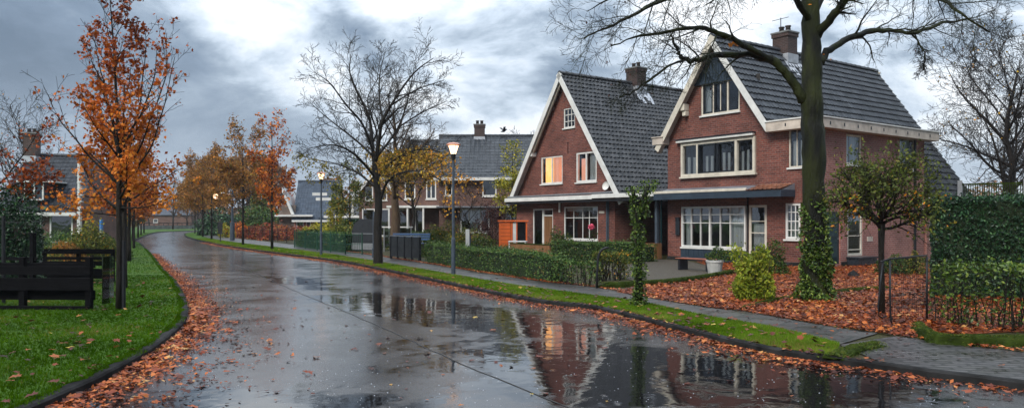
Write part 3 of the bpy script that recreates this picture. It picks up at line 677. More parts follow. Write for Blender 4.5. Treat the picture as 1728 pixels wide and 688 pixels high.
def wall_part(name, W, poly, holes, mat, parent, depth=.14):
    us = sorted({p[0] for p in poly} | {h[0] for h in holes} | {h[2] for h in holes}); zs = sorted({p[1] for p in poly} | {h[1] for h in holes} | {h[3] for h in holes})
    mb = MB()
    for i in range(len(us) - 1):
        for j in range(len(zs) - 1):
            cu, cz = (us[i] + us[i + 1]) / 2, (zs[j] + zs[j + 1]) / 2
            if any(h[0] < cu < h[2] and h[1] < cz < h[3] for h in holes): continue
            c = clip_poly(clip_poly(clip_poly(clip_poly(poly, 0, us[i], True), 0, us[i + 1], False), 1, zs[j], True), 1, zs[j + 1], False)
            if len(c) < 3: continue
            ar = sum(c[k][0] * c[(k + 1) % len(c)][1] - c[(k + 1) % len(c)][0] * c[k][1] for k in range(len(c)))
            if abs(ar) < 1e-6: continue
            mb.face([W.p(u_, 0, z) for u_, z in c], uv=[(u_, z) for u_, z in c])
    for (u0, z0, u1, z1) in holes:
        for a, b in (((u0, z0), (u0, z1)), ((u0, z1), (u1, z1)), ((u1, z1), (u1, z0)), ((u1, z0), (u0, z0))):
            mb.face([W.p(a[0], 0, a[1]), W.p(b[0], 0, b[1]), W.p(b[0], -depth, b[1]), W.p(a[0], -depth, a[1])],
                    uv=[(a[0], a[1]), (b[0], b[1]), (b[0] + depth, b[1] + depth), (a[0] + depth, a[1] + depth)])
    return mb.build(name, mat, parent)
def window(W, u0, z0, u1, z1, parent, cols=(), rows=(), mat='white', fw=.07, inset=.09, glass='glass', sill='white', curtain=None, thin=.035, lit=None, name='window', proud=.0, bars=(), label=None, dark_sash=None):
    """cols: fractions of wide mullions, bars: fractions of thin vertical bars, rows: fractions of transoms"""
    mb = MB(); o0 = -inset; o1 = -inset + .07 + proud; e = .002
    W.box(mb, u0 + e, u0 + fw, o0, o1, z0 + e, z1 - e); W.box(mb, u1 - fw, u1 - e, o0, o1, z0 + e, z1 - e)
    W.box(mb, u0 + fw, u1 - fw, o0, o1, z0 + e, z0 + fw); W.box(mb, u0 + fw, u1 - fw, o0, o1, z1 - fw, z1 - e)
    for f in cols: c = u0 + (u1 - u0) * f; W.box(mb, c - fw * .5, c + fw * .5, o0 + .002, o1 - .002, z0 + fw, z1 - fw)
    for f in bars: c = u0 + (u1 - u0) * f; W.box(mb, c - thin / 2, c + thin / 2, o0 + .018, o1 - .014, z0 + fw, z1 - fw)
    for f in rows: c = z0 + (z1 - z0) * f; W.box(mb, u0 + fw, u1 - fw, o0 + .014, o1 - .010, c - thin / 2, c + thin / 2)
    w = mb.build(name, M[mat], parent, bevel=.006)
    if label: w['label'] = label
    if dark_sash:
        db = MB()
        for (a, b) in dark_sash:
            A = u0 + (u1 - u0) * a + .01; B = u0 + (u1 - u0) * b - .01; s_ = .055
            za, zb = z0 + fw + .003, z1 - fw - .003
            W.box(db, A, A + s_, o0 + .01, o1 + .012, za, zb); W.box(db, B - s_, B, o0 + .01, o1 + .012, za, zb)
            W.box(db, A + s_, B - s_, o0 + .01, o1 + .012, za, za + s_); W.box(db, A + s_, B - s_, o0 + .01, o1 + .012, zb - s_, zb)
        db.build('sash', M['dark_frame'], w)
    pb = MB(); pb.face([W.p(u0 + fw * .5, o0 + .03, z0 + fw * .5), W.p(u1 - fw * .5, o0 + .03, z0 + fw * .5), W.p(u1 - fw * .5, o0 + .03, z1 - fw * .5), W.p(u0 + fw * .5, o0 + .03, z1 - fw * .5)])
    pb.build('pane', M[glass], w)
    if sill: sb = MB(); W.box(sb, u0 - .05, u1 + .05, -.05, .07 + proud, z0 - .07, z0 - .004); sb.build('sill', M[sill], w, bevel=.006)
    if curtain:
        cb = MB(); rr = random.Random(int(u0 * 100) + 7)
        for (a, b, za, zb, mname) in curtain:
            A = u0 + (u1 - u0) * a; B = u0 + (u1 - u0) * b; Z0 = z0 + (z1 - z0) * za; Z1 = z0 + (z1 - z0) * zb; n_ = max(6, int((B - A) / .025)); ph = rr.uniform(0, 6)
            ps = [(A + (B - A) * i / n_, -inset - .13 - .035 * math.sin(ph + i * 1.05 + .6 * math.sin(i * .37)) ) for i in range(n_ + 1)]
            c2 = MB()
            for i in range(n_): c2.face([W.p(*ps[i], Z0), W.p(*ps[i + 1], Z0), W.p(*ps[i + 1], Z1), W.p(*ps[i], Z1)])
            c2.build('curtain', M[mname], w, smooth=True)
    # back sheet of the room; where unlit, its dimness is put into the colour
    rb = MB(); D_ = .9; a0, a1 = u0 - .3, u1 + .3
    P_ = lambda u_, o_, z: W.p(u_, o_, z)
    rb.face([P_(a0, -D_, z0 - .4), P_(a1, -D_, z0 - .4), P_(a1, -D_, z1 + .2), P_(a0, -D_, z1 + .2)])
    rb.build('room', M[lit] if lit else M['room'], w)
    return w
M['room'] = plain('dim-painted room back', (.045, .042, .04), .8, .5, 1.2, bstr=0)

def tiles(name, parent, O, U, V, lu, lv, mat, tw=.24, th=.30, taperL=0.0, taperR=0.0, amp=.028, lap=.030, stagger=False, seed=1, sub=6):
    """tiled slope: O eave corner, U along the eave, V up the slope (unit vectors); taper trims the ends towards the top"""
    rr = random.Random(seed); O = Vector(O); U = Vector(U); V = Vector(V); Nn = U.cross(V).normalized(); mb = MB(); vsl = []; fs = []; rn = []
    rows = int(round(lv / th)); th = lv / rows
    def prof(x):    # pantile: hollow then a roll
        x %= 1.0
        return amp * (1.25 * math.exp(-((x - .82) / .13) ** 2) - .35 * math.sin(math.pi * min(x, .7) / .7))
    for r_ in range(rows):
        v0 = r_ * th; v1 = (r_ + 1) * th; f = (r_ + .5) / rows; ua = taperL * f; ub = lu - taperR * f
        off_ = .5 * tw if (stagger and r_ % 2) else 0
        c0 = int(math.floor((ua - off_) / tw)); c1 = int(math.ceil((ub - off_) / tw))
        for c in range(c0, c1):
            x0 = max(c * tw + off_, ua); x1 = min((c + 1) * tw + off_, ub)
            if x1 - x0 < .02: continue
            t_ = rr.random(); jl = rr.uniform(-.004, .006); jv = rr.uniform(-.007, .007); nsub = sub; base = len(vsl)
            for k in range(nsub + 1):
                x = x0 + (x1 - x0) * k / nsub; h = prof((x - off_) / tw if k < nsub or x1 < (c + 1) * tw + off_ - 1e-4 else .9999)
                sc_ = (.05 * ((k / nsub - .5) ** 2) * 4 if stagger else 0)
                b_ = O + U * x + V * (v0 - .02 + jv + sc_)
                vsl += [b_ + V * .045 + Nn * (h + jl - .004), b_ + Nn * (h + lap + jl), O + U * x + V * (v1 + .004) + Nn * (h + jl * .5 + .004)]
            for k in range(nsub):
                a = base + k * 3; fs += [(a, a + 3, a + 4, a + 1), (a + 1, a + 4, a + 5, a + 2)]; rn += [t_, t_]
    # underlay closes the slope from below
    mb.v = [tuple(p) for p in vsl]; mb.f = fs; mb.uv = [None] * len(fs); mb.rnd = rn
    e = Nn * -.03; q = [O + e, O + U * lu + e, O + U * (lu - taperR) + V * lv + e, O + U * taperL + V * lv + e]
    mb.face(q); return mb.build(name, M[mat], parent)
def ridge(parent, p, q, mat, r=.13, seg=.40):
    p = Vector(p); q = Vector(q); L = (q - p).length; d = (q - p) / L; sd_ = d.cross(Vector((0, 0, 1))).normalized(); mb = MB(); n = int(L / seg); rr = random.Random(5)
    for i in range(n):
        a = p + d * (L * i / n - .02); b = p + d * (L * (i + 1) / n); ra, rb = r * 1.10, r * .96; t_ = rr.random(); A = []; B = []
        for k in range(7):
            th_ = math.pi * k / 6; A.append(a + sd_ * math.cos(th_) * ra + Vector((0, 0, math.sin(th_) * ra - .04))); B.append(b + sd_ * math.cos(th_) * rb + Vector((0, 0, math.sin(th_) * rb - .04)))
        for k in range(6): mb.face([A[k], B[k], B[k + 1], A[k + 1]], rnd=t_)
        mb.face(A, rnd=t_)
    return mb.build('ridge', M[mat], parent)
def chimney(parent, x, y, zb, zt, w, d, pots=2, flash=True):
    mb = MB(); W4 = [Wall(x - w / 2, y - d / 2, 1, 0), Wall(x + w / 2, y - d / 2, 0, 1), Wall(x + w / 2, y + d / 2, -1, 0), Wall(x - w / 2, y + d / 2, 0, -1)]
    for W, l in zip(W4, (w, d, w, d)):
        mb.face([W.p(0, 0, zb), W.p(l, 0, zb), W.p(l, 0, zt), W.p(0, 0, zt)], uv=[(0, zb), (l, zb), (l, zt), (0, zt)])
        mb.face([W.p(-.04, .04, zt - .16), W.p(l + .04, .04, zt - .16), W.p(l + .04, .04, zt + .003), W.p(-.04, .04, zt + .003)], uv=[(0, 0), (l, 0), (l, .16), (0, .16)])
        mb.face([W.p(0, 0, zt - .16), W.p(l, 0, zt - .16), W.p(l + .04, .04, zt - .16), W.p(-.04, .04, zt - .16)], uv=[(0, 0), (l, 0), (l, .04), (0, .04)])
    c = mb.build('chimney', M['brick_dark'], parent)
    cb = MB(); cb.box(x - w / 2 - .07, x + w / 2 + .07, y - d / 2 - .07, y + d / 2 + .07, zt + .004, zt + .08); cb.build('chimney_cap', M['concrete'], c, bevel=.01)
    for i in range(pots):
        pb = MB(); cx_ = x + (i - (pots - 1) / 2) * w * .42; pb.lathe([(.0, zt + .08), (.12, zt + .08), (.10, zt + .30), (.13, zt + .31), (.13, zt + .36), (.08, zt + .36), (.0, zt + .30)], 12, cx_, y); pb.build('chimney_pot', M['brick_dark'], c, smooth=True)
    if flash:
        fb = MB()
        fb.box(x - w / 2 - .035, x + w / 2 + .035, y - d / 2 - .035, y + d / 2 + .035, zb + .1, zb + .50)
        f_ = fb.build('flashing', M['lead'], c)
    return c
def apron_flash(parent, cx, y0, y1, xr, zr, slope, dirx=1):
    """lead apron lying on the slope beside the chimney: stepped shape"""
    mb = MB(); n = 5
    for i in range(n):
        a = i / n; b = (i + 1) / n; ya = y0 + (y1 - y0) * a; yb = y0 + (y1 - y0) * b; ln = .34 + .16 * math.sin(i * 2.1)
        P = []
        for (yy, xx) in ((ya, 0), (yb, 0), (yb, ln), (ya, ln)):
            P.append((cx + dirx * xx, yy, zr - slope * abs(cx + dirx * xx - xr) + .10))
        mb.face(P if dirx < 0 else P[::-1])
    return mb.build('lead_apron', M['lead'], parent)

def slopes(parent, x0, x1, xr, y0, y1, z0l, z0r, zr, mat, right=True, left=True, seed=1, **k):
    for sgn, on, xe, ze in ((1, right, x1, z0r), (-1, left, x0, z0l)):
        if not on: continue
        V = Vector((xr - xe, 0, zr - ze)); lv = V.length; V.normalize()
        if sgn > 0: O = (xe, y0, ze); U = (0, 1, 0)
        else: O = (xe, y1, ze); U = (0, -1, 0)
        tiles('roof_tiles', parent, O, U, V, y1 - y0, lv, mat, seed=seed + (sgn > 0), **k)
def barge(parent, pts, y0, y1, h, mat='cream', name='bargeboard'):
    """board following a rake; pts (x,z) from eave to apex, top edge; h depth downward"""
    mb = MB()
    for (a, b) in zip(pts[:-1], pts[1:]):
        d = Vector((b[0] - a[0], 0, b[1] - a[1])).normalized(); n_ = Vector((-d.z, 0, d.x)); n_ = n_ if n_.z < 0 else -n_
        A = Vector((a[0], 0, a[1])); B = Vector((b[0], 0, b[1]))
        c = [A + n_ * h, B + n_ * h, B, A]
        lo = [(p.x, y0, p.z) for p in c]; hi = [(p.x, y1, p.z) for p in c]
        mb.raw(lo + hi, [(0, 1, 2, 3), (7, 6, 5, 4), (0, 4, 5, 1), (1, 5, 6, 2), (2, 6, 7, 3), (3, 7, 4, 0)])
    return mb.build(name, M[mat], parent)

# ================= right-hand house (nearest)
H2 = empty('brick_house', (ROW[0], ROW[1], 0), ROWROT, 'red brick house on the right with cream eaves and a slate blue gable top', 'house', 'brick houses facing the road')
XL, XG, XR_, ZE, ZR, XA = -7.13, -1.74, 0.0, 5.45, 9.32, -4.43
F = Wall(0, 0, 1, 0)          # front, u = local x
def fr(pxl, pxr, pyt, pyb, at='l'):
    px = pxl if at == 'l' else pxr
    return (FX(pxl), FZ(px, pyb), FX(pxr), FZ(px, pyt))
w_gab = fr(1183, 1248, 142, 196); w_big = fr(1151, 1276, 243, 299); w_upr = fr(1331, 1357, 216, 283)
w_bay = fr(1151.6, 1260, 349, 416); w_dor = (FX(1264), .12, FX(1294), FZ(1264, 346)); w_sml = fr(1325, 1350.5, 343, 403)
zc = FZ(1183, 140)
slope2 = (ZR - ZE) / (XA - (XL - .0)); zline = lambda x: ZR - .12 - abs(x - XA) * (ZR - ZE) / 2.70
holes = [w_gab, w_big, w_upr, w_bay, w_dor, w_sml]
cx0 = XA - (ZR - .12 - zc) / ((ZR - ZE) / 2.70); cx1 = 2 * XA - cx0
wall_part('front_wall', F, [(XL, 0), (0, 0), (0, ZE - .1), (XG, ZE - .1), (cx1, zc), (cx0, zc), (XL, ZE - .1)], holes, M['brick_red'], H2)
wall_part('back_wall', Wall(XG, 12.1, -1, 0), [(0, 0), (XG - XL, 0), (XG - XL, ZE), (XG - XA, ZR - .15), (0, ZE)], [], M['brick_pale'], H2)
wall_part('left_wall', Wall(XL, 12.1, 0, -1), [(0, 0), (12.1, 0), (12.1, ZE), (0, ZE)], [], M['brick_red'], H2)
# boarded gable top, vertical boards with cover strips
gb = MB(); nb = 15
for i in range(nb):
    a = cx0 + (cx1 - cx0) * i / nb; b = cx0 + (cx1 - cx0) * (i + 1) / nb
    za, zb_ = zline(a), zline(b); m_ = (a + b) / 2
    if a < XA < b: gb.face([(a, -.03, zc), (b, -.03, zc), (b, -.03, zb_), (XA, -.03, ZR - .12), (a, -.03, za)])
    else: gb.face([(a, -.03, zc), (b, -.03, zc), (b, -.03, max(zb_, zc)), (a, -.03, max(za, zc))])
    if i: gb.box(a - .02, a + .02, -.055, -.03, zc, max(zline(a) - .05, zc + .03))
gb.box(cx0 - .05, cx1 + .05, -.07, .0, zc - .10, zc)
gb.build('gable_boards', M['blue_paint'], H2)
window(F, *w_gab, H2, cols=(.31, .69), mat='cream', curtain=[(.02, .30, .05, .95, 'curtain')], dark_sash=[(.05, .31), (.34, .67)], bars=(.50,), rows=())
CUR = [(.03, .26, .08, .62, 'curtain'), (.29, .50, .08, .62, 'curtain'), (.53, .74, .08, .60, 'curtain'), (.78, .97, .10, .66, 'curtain')]
cs = []
rr_ = random.Random(4)
for a, b, c, d, e in CUR:
    n_ = 3; wd = (b - a) / n_
    for i in range(n_): cs.append((a + i * wd + .01, a + i * wd + wd * .62, c, d + rr_.uniform(-.05, .05), e))
window(F, *w_big, H2, cols=(.24, .76), mat='cream', fw=.11, inset=.05, proud=.08, sill='cream', curtain=cs, dark_sash=[(.25, .49), (.51, .75)], bars=())
cas = MB(); F.box(cas, w_big[0] - .18, w_big[2] - .02, .05, .22, w_big[3] + .03, w_big[3] + .14); cas.build('awning_cassette', M['white'], H2, bevel=.02)
cas = MB(); F.box(cas, w_big[0] - .22, w_big[2] + .0, .02, .26, w_big[3] + .142, w_big[3] + .18); cas.build('awning_hood', M['dark_frame'], H2)
window(F, *w_upr, H2, mat='cream', fw=.05, bars=(.5,), curtain=[(.05, .45, .05, .68, 'curtain'), (.55, .95, .05, .68, 'curtain')])
window(F, *w_bay, H2, cols=(.46,), bars=(.16, .31, .62, .77), rows=(.60, .80), mat='white', fw=.075, inset=.03, proud=.04, curtain=[(.72, .97, .02, .98, 'curtain'), (.03, .10, .02, .98, 'curtain')])
window(F, *w_dor, H2, name='front_door', rows=(.72, .52), mat='cream', fw=.10, inset=.06, sill=None, curtain=[(.12, .88, .1, .68, 'curtain')])
window(F, *w_sml, H2, mat='white', fw=.09, bars=(.36, .64), rows=(.25, .5, .75), curtain=[(.1, .9, .05, .5, 'curtain')])
pn = MB(); F.box(pn, w_bay[0] - .05, w_bay[2] + .05, .005, .06, .1, w_bay[1] - .075)
for i in range(24):
    c = w_bay[0] + (w_bay[2] - w_bay[0]) * (i + .5) / 24; F.box(pn, c - .045, c + .045, .06, .075, .12, w_bay[1] - .10)
pn.build('bay_panel', M['blue_paint'], H2)
po = MB(); F.box(po, w_bay[2] + .08, w_dor[0] - .015, .005, .10, .1, 2.75); po.build('door_post', M['dark_frame'], H2)
mbx = MB(); F.box(mbx, FX(1142), FX(1148), .005, .10, 1.15, 1.85); F.box(mbx, FX(1141.5), FX(1148.5), .005, .12, 1.86, 1.92); mbx.build('letter_box', M['dark_frame'], H2, bevel=.01)
# side wall
S = Wall(0, 0, 0, 1)         # right side, u = local y
def sd2(pxl, pxr, pyt, pyb, px=None):
    px = px or pxl; return (SY(pxl), SZ(px, pyb), SY(pxr), SZ(px, pyt))
s_w1 = sd2(1428, 1454, 226, 277); s_w2 = sd2(1518, 1544, 231, 286); s_dr = (SY(1394), .14, SY(1418), SZ(1394, 357)); s_nw = (SY(1430), .42, SY(1456), SZ(1430, 351))
wall_part('side_wall', S, [(0, 0), (8.08, 0), (8.08, ZE - .1), (0, ZE - .1)], [s_w1, s_w2, s_dr, s_nw], M['brick_pale'], H2)
wall_part('end_wall', Wall(0, 8.08, -1, 0), [(0, 0), (1.74, 0), (1.74, ZE - .1), (0, ZE - .1)], [], M['brick_pale'], H2)
for w_ in (s_w1, s_w2): window(S, *w_, H2, mat='cream', fw=.07, cols=(), curtain=[(.05, .42, .03, .95, 'curtain'), (.58, .95, .03, .95, 'curtain')])
window(S, *s_nw, H2, mat='cream', fw=.10, rows=(.42, .13), glass='glass_dark', sill=None, label='tall narrow side window with cream frame')
dm = MB(); S.box(dm, s_dr[0] + .003, s_dr[2] - .003, -.12, -.05, s_dr[1], s_dr[3] - .003)
for a, b in ((.12, .45), (.52, .92)):
    za = s_dr[1] + (s_dr[3] - s_dr[1]) * a; zb_ = s_dr[1] + (s_dr[3] - s_dr[1]) * b; S.box(dm, s_dr[0] + .14, s_dr[2] - .14, -.05, -.035, za, zb_)
dr = dm.build('side_door', M['green_door'], H2, bevel=.006)
hd = MB(); hd.tube([S.p(s_dr[2] - .10, -.05, 1.1), S.p(s_dr[2] - .10, .01, 1.1), S.p(s_dr[2] - .22, .01, 1.1)], .012, 8); hd.build('door_handle', M['metal_grey'], dr)
stp = MB(); S.box(stp, s_nw[0] - .06, s_nw[2] + .12, .004, .50, .08, .34); S.box(stp, s_nw[0] - .10, s_nw[2] + .16, .0, .54, .345, .40); stp.build('step', M['dark_frame'], H2, bevel=.01)
pl = MB(); S.box(pl, SY(1463), SY(1472), .003, .02, SZ(1463, 407), SZ(1463, 399)); pl.build('wall_plaque', M['cream_dirty'], H2)
dp = MB(); yy = SY(1540); dp.tube([S.p(yy, .10, 5.2), S.p(yy, .10, .15)], .055, 10)
for z in (1.0, 2.6, 4.2): S.box(dp, yy - .07, yy + .07, .0, .11, z, z + .05)
dp.build('downpipe', M['metal_dark'], H2, smooth=False)
tl = MB(); S.box(tl, SY(1551), SY(1554), .02, .10, SZ(1551, 356), SZ(1551, 334)); tl.build('wall_lamp', M['white'], H2, bevel=.01)
plh = MB(); F.box(plh, XL, .03, .0, .05, .05, .22); S.box(plh, -.0, s_dr[0] - .05, .0, .05, .05, .22); S.box(plh, s_dr[2] + .05, 8.08, .0, .05, .05, .22); plh.build('plinth', M['kerb_dark'], H2)
# wrap-round box gutter over the flat strip beside the gable
fz0, fz1 = 5.14, 5.50
fa = MB(); ov = .42
F.box(fa, XG - .05, ov, .0, ov, fz0, fz1)
S.box(fa, .002, 8.5, .0, ov, fz0 + .001, fz1 - .001)
fa.box(XG, .0, .0, 8.08, fz1 - .16, fz1 - .02)
fab = fa.build('box_gutter', M['cream_dirty'], H2, bevel=.01)
rim = MB(); F.box(rim, XG - .08, ov + .03, ov - .03, ov + .035, fz1, fz1 + .05); S.box(rim, -ov - .03, 8.53, ov - .03, ov + .035, fz1 + .001, fz1 + .051); rim.build('gutter_rim', M['white'], fab)
for i in range(9): cl = MB(); S.box(cl, .3 + i * .92, .36 + i * .92, ov, ov + .012, fz0 + .12, fz0 + .24); cl.build('gutter_clip', M['dark_frame'], fab)
for i in range(2): cl = MB(); F.box(cl, -.95 + i * .7, -.90 + i * .7, ov, ov + .012, fz0 + .14, fz0 + .25); cl.build('gutter_clip', M['dark_frame'], fab)
# main roof
RF2 = MB(); RF2.box(XA - .03, XA + .03, -.2, 12.2, ZR - .20, ZR - .05); rf2 = RF2.build('roof', M['brown_wood'], H2)
sl = (ZR - ZE) / 2.70
slopes(rf2, XL - .35, XG + .10, XA, -.38, 12.35, ZE - .35 * sl + .05, ZE - .10 * sl + .05, ZR, 'tile_a', tw=.225, th=.335, amp=.026, lap=.065, seed=4)
# lower roof at the back runs on down to the single storey
V = Vector((-(1.84 + .3), 0, sl * (1.84 + .3))); lv = V.length
tiles('roof_tiles', rf2, (.5, 8.45, ZE - .10 * sl + .05 - sl * 2.14), (0, 1, 0), V.normalized(), 3.9, lv, 'tile_a', tw=.225, th=.335, amp=.026, lap=.065, seed=9)
ridge(rf2, (XA, -.38, ZR + .02), (XA, 12.35, ZR + .02), 'tile_a')
WW = Wall(.1, 8.1, 0, 1); zwl = ZE - sl * 2.24
wall_part('wing_wall', WW, [(0, 0), (4.0, 0), (4.0, zwl), (0, zwl)], [(.25, 1.0, 1.6, 2.4)], M['brick_pale'], H2)
window(WW, .25, 1.0, 1.6, 2.4, H2, mat='white', curtain=[(0, 1, .3, 1, 'lattice')], label='small rear window with pale lattice blind')
wall_part('wing_front', Wall(-1.7, 8.1 + .004, 1, 0), [(0, 0), (1.8, 0), (1.8, zwl + .3), (0, zwl + .3 + 1.8 * sl * .9)], [], M['brick_pale'], H2)
wg = MB(); WW.box(wg, .2, 4.5, .0, .5, zwl - .26, zwl - .02); wg.build('wing_gutter', M['white'], H2, bevel=.01)
# bargeboards, front and back; corbel at the left foot
yl = -.42
for yA, yB in ((yl - .0, yl + .06), (12.33, 12.39)):
    barge(rf2, [(XL - .40, ZE - .40 * sl + .05), (XA, ZR + .05)], yA, yB, .26, 'cream')
    barge(rf2, [(XG + .14, ZE - .14 * sl + .05), (XA, ZR + .05)], yA + .003, yB - .003, .24, 'white')
sf = MB()   # soffits under the front overhang
for s_, xe in ((-1, XL - .38), (1, XG + .08)):
    ze = ZR - abs(xe - XA) * sl; sf.face([(xe, yl + .06, ze - .16), (XA, yl + .06, ZR - .16), (XA, .0, ZR - .16), (xe, .0, ze - .16)])
sf.build('soffit', M['cream_dirty'], rf2)
cb = MB(); cb.box(XL - .50, XL + .10, -.46, .0, 5.10, 5.40); cb.box(XL - .54, XL + .12, -.50, .0, 5.402, 5.45); cb.box(XL - .45, XL - .01, .0, 12.2, 5.12, 5.38); cb.build('eave_box', M['cream_dirty'], H2, bevel=.01)
kb = MB()
for i, (a, b) in enumerate(((.0, .30), (.30, .52))): kb.box(XL + .98 + a * .2, XL + 1.22, -.34 + i * .08, .0, 6.75 - b, 6.75 - a)
kb.build('corbel', M['cream'], H2, bevel=.03)
chimney(rf2, XA + .1, 4.5, ZR - .7, 10.05, .78, .70)
apron_flash(rf2, XA + .45, 3.95, 5.2, XA, ZR, sl, 1)
aer = MB(); aer.tube([(XA + .1, 4.2, 10.3), (XA + .1, 4.2, 10.75)], .02, 6); aer.bar((XA - .35, 4.2, 10.7), (XA + .5, 4.2, 10.7), .02, .02); aer.build('aerial', M['metal_dark'], rf2)
# canopy over bay and door: leaded roof, blue fascia, a few loose tiles at its end
cn = MB(); zf = FZ(1320, 330, -.9); xc1 = FX(1318, -.85)
F.box(cn, XL - .0, xc1, .0, .85, 2.74, 2.84); cn.hexa([F.p(XL, .86, 2.85), F.p(xc1, .86, 2.85), F.p(xc1, .0, 2.85), F.p(XL, .0, 2.85), F.p(XL, .86, 2.90), F.p(xc1, .86, 2.90), F.p(xc1, .0, 3.16), F.p(XL, .0, 3.16)])
cno = cn.build('canopy', M['rubber'], H2)
cf = MB(); F.box(cf, XL, xc1 + .02, .86, .90, 2.66, 2.92); F.box(cf, xc1 - .02, xc1 + .02, .0, .86, 2.66, 2.92); cf.build('fascia', M['blue_paint'], cno)
ct = MB(); F.box(ct, XL, xc1 - 1.5, .86, .925, 2.925, 3.03); ct.build('fascia_trim', M['cream'], cno, bevel=.01)
tiles('canopy_tiles', cno, F.p(xc1 - 1.5, .92, 2.93), (1, 0, 0), Vector((0, .96, .26)).normalized(), 1.5, .9, 'tile_o' if 'tile_o' in M else 'tile_a', tw=.2, th=.3, amp=.02, lap=.03, seed=3)

# ================= middle house with the lamp-lit upstairs windows
H1 = empty('brick_house', (ROW[0], ROW[1], 0), ROWROT, 'red brick gable house with a lit yellow upstairs window and steep grey tiled roof', 'house', 'brick houses facing the road')
A0, A1, AX, AZ, AE = -18.6, -9.8, -14.2, 9.35, 3.0
sl1 = (AZ - AE) / 4.4
wl1 = fr(913, 949, 266, 311); wr1 = fr(972, 1006.6, 258, 308); wt1 = fr(951, 970, 184, 217); dr1 = (FX(899), .15, FX(933), FZ(899, 352.5)); pw1 = (FX(951.6), FZ(951, 403), FX(1008.7), FZ(951, 349))
vt = fr(957.2, 959.2, 240, 259)
wall_part('front_wall', F, [(A0 + .12, 0), (-10.5, 0), (-10.5, 2.7), (A1 - .1, 2.7), (A1 - .1, AE), (AX, AZ - .22), (A0 + .12, AE)], [wl1, wr1, wt1, dr1, pw1, vt], M['brick_red'], H1)
window(F, *wl1, H1, cols=(.5,), mat='white', fw=.07, curtain=[(.08, .46, .03, .97, 'lit_yellow'), (.54, .70, .03, .97, 'lit_orange'), (.86, .97, .03, .97, 'lit_orange')], lit='lit_orange', label='upstairs window glowing yellow')
window(F, *wr1, H1, cols=(.48,), mat='white', fw=.09, curtain=[(.10, .44, .03, .80, 'lit_orange'), (.55, .95, .0, 1, 'curtain')], label='upstairs window with a faint orange glow')
window(F, *wt1, H1, mat='white', fw=.06, bars=(.35, .65), rows=(.33, .66), sill='white')
window(F, *pw1, H1, bars=(.28, .55, .74), rows=(.66,), mat='white', fw=.06, curtain=[(.02, .98, .86, 1.0, 'curtain')], label='wide downstairs window with grid of glazing bars')
dm = window(F, dr1[0], dr1[1], dr1[0] + (dr1[2] - dr1[0]) * .5, dr1[3], H1, name='side_light', mat='white', fw=.07, glass='glass_dark', sill=None)
xm = dr1[0] + (dr1[2] - dr1[0]) * .5; dw = MB(); F.box(dw, xm + .07, dr1[2] - .07, -.10, -.05, .15, 2.0)
for i in range(3):
    c = xm + .17 + i * .2; F.box(dw, c, c + .12, -.05, -.035, 1.0, 1.85)
do = dw.build('front_door', M['brown_wood'], H1, bevel=.005); hb = MB(); hb.tube([F.p(dr1[2] - .15, -.05, 1.05), F.p(dr1[2] - .15, .02, 1.05), F.p(dr1[2] - .26, .02, 1.05)], .012, 6); hb.build('door_handle', M['metal_grey'], do)
dfm = MB(); F.box(dfm, xm + .003, xm + .07, -.1, -.02, .15, dr1[3]); F.box(dfm, dr1[2] - .07, dr1[2] - .003, -.1, -.02, .15, dr1[3]); F.box(dfm, xm + .07, dr1[2] - .07, -.1, -.02, 2.0, 2.07); F.box(dfm, xm + .07, dr1[2] - .07, -.1, -.02, dr1[3] - .07, dr1[3] - .003); dfm.build('door_frame', M['white'], H1)
fl = MB(); fl.face([F.p(xm + .07, -.07, 2.07), F.p(dr1[2] - .07, -.07, 2.07), F.p(dr1[2] - .07, -.07, dr1[3] - .07), F.p(xm + .07, -.07, dr1[3] - .07)]); fl.build('fanlight', M['glass_dark'], H1)
bk = MB(); F.box(bk, vt[0], vt[2], -.13, -.06, vt[1], vt[3]); bk.face([F.p(dr1[0], -.3, 0), F.p(dr1[2], -.3, 0), F.p(dr1[2], -.3, 2.7), F.p(dr1[0], -.3, 2.7)]); bk.build('vent_slit', M['dark_frame'], H1)
# pot plant and flower behind the wide window's glass is left to the room; side walls
wall_part('left_wall', Wall(A0 + .12, 10, 0, -1), [(0, 0), (10, 0), (10, AE), (0, AE)], [], M['brick_red'], H1)
wall_part('right_wall', Wall(-10.5, 0, 0, 1), [(0, 0), (10, 0), (10, AE), (0, AE)], [], M['brick_red'], H1)
wall_part('back_wall', Wall(A1, 10, -1, 0), [(0, 0), (8.7, 0), (8.7, AE), (4.4, AZ - .2), (0, AE)], [], M['brick_red'], H1)
cpb = MB(); cpb.box(-10.48, XL - .02, 3.6, 3.7, .05, 2.7); cpb.box(-10.48, XL - .02, .0, 3.6, 2.72, 2.76); cpb.build('carport_back', M['dark_frame'], H1)
cdp = MB()
for i in range(6): cdp.box(-9.9 + i * .42, -9.53 + i * .42, 3.55, 3.595, .15, 2.3)
cdp.build('garage_door', M['green_door'], H1)
pst = MB(); xx = FX(1111); F.box(pst, xx - .07, xx + .07, .02, .16, .08, 2.74); pst.build('carport_post', M['metal_blue'], H1)
psl = MB(); xx = FX(1117); F.box(psl, xx - .025, xx + .025, .02, .07, .5, 2.74); psl.build('downpipe', M['green_door'], H1)
ps2 = MB(); xx = FX(1026); F.box(ps2, xx - .04, xx + .04, .02, .10, .08, 2.74); F.box(ps2, xx + .05, xx + .09, .02, .06, .08, 2.74); ps2.build('downpipe', M['metal_blue'], H1)
rm1 = MB(); rm1.box(AX - .03, AX + .03, -.2, 10, AZ - .25, AZ - .08); rf1 = rm1.build('roof', M['brown_wood'], H1)
slopes(rf1, A0 - .25, A1 + .25, AX, -.38, 10.3, AE - .25 * sl1 + .05, AE - .25 * sl1 + .05, AZ, 'tile_b', tw=.26, th=.29, amp=.022, lap=.05, stagger=True, seed=14)
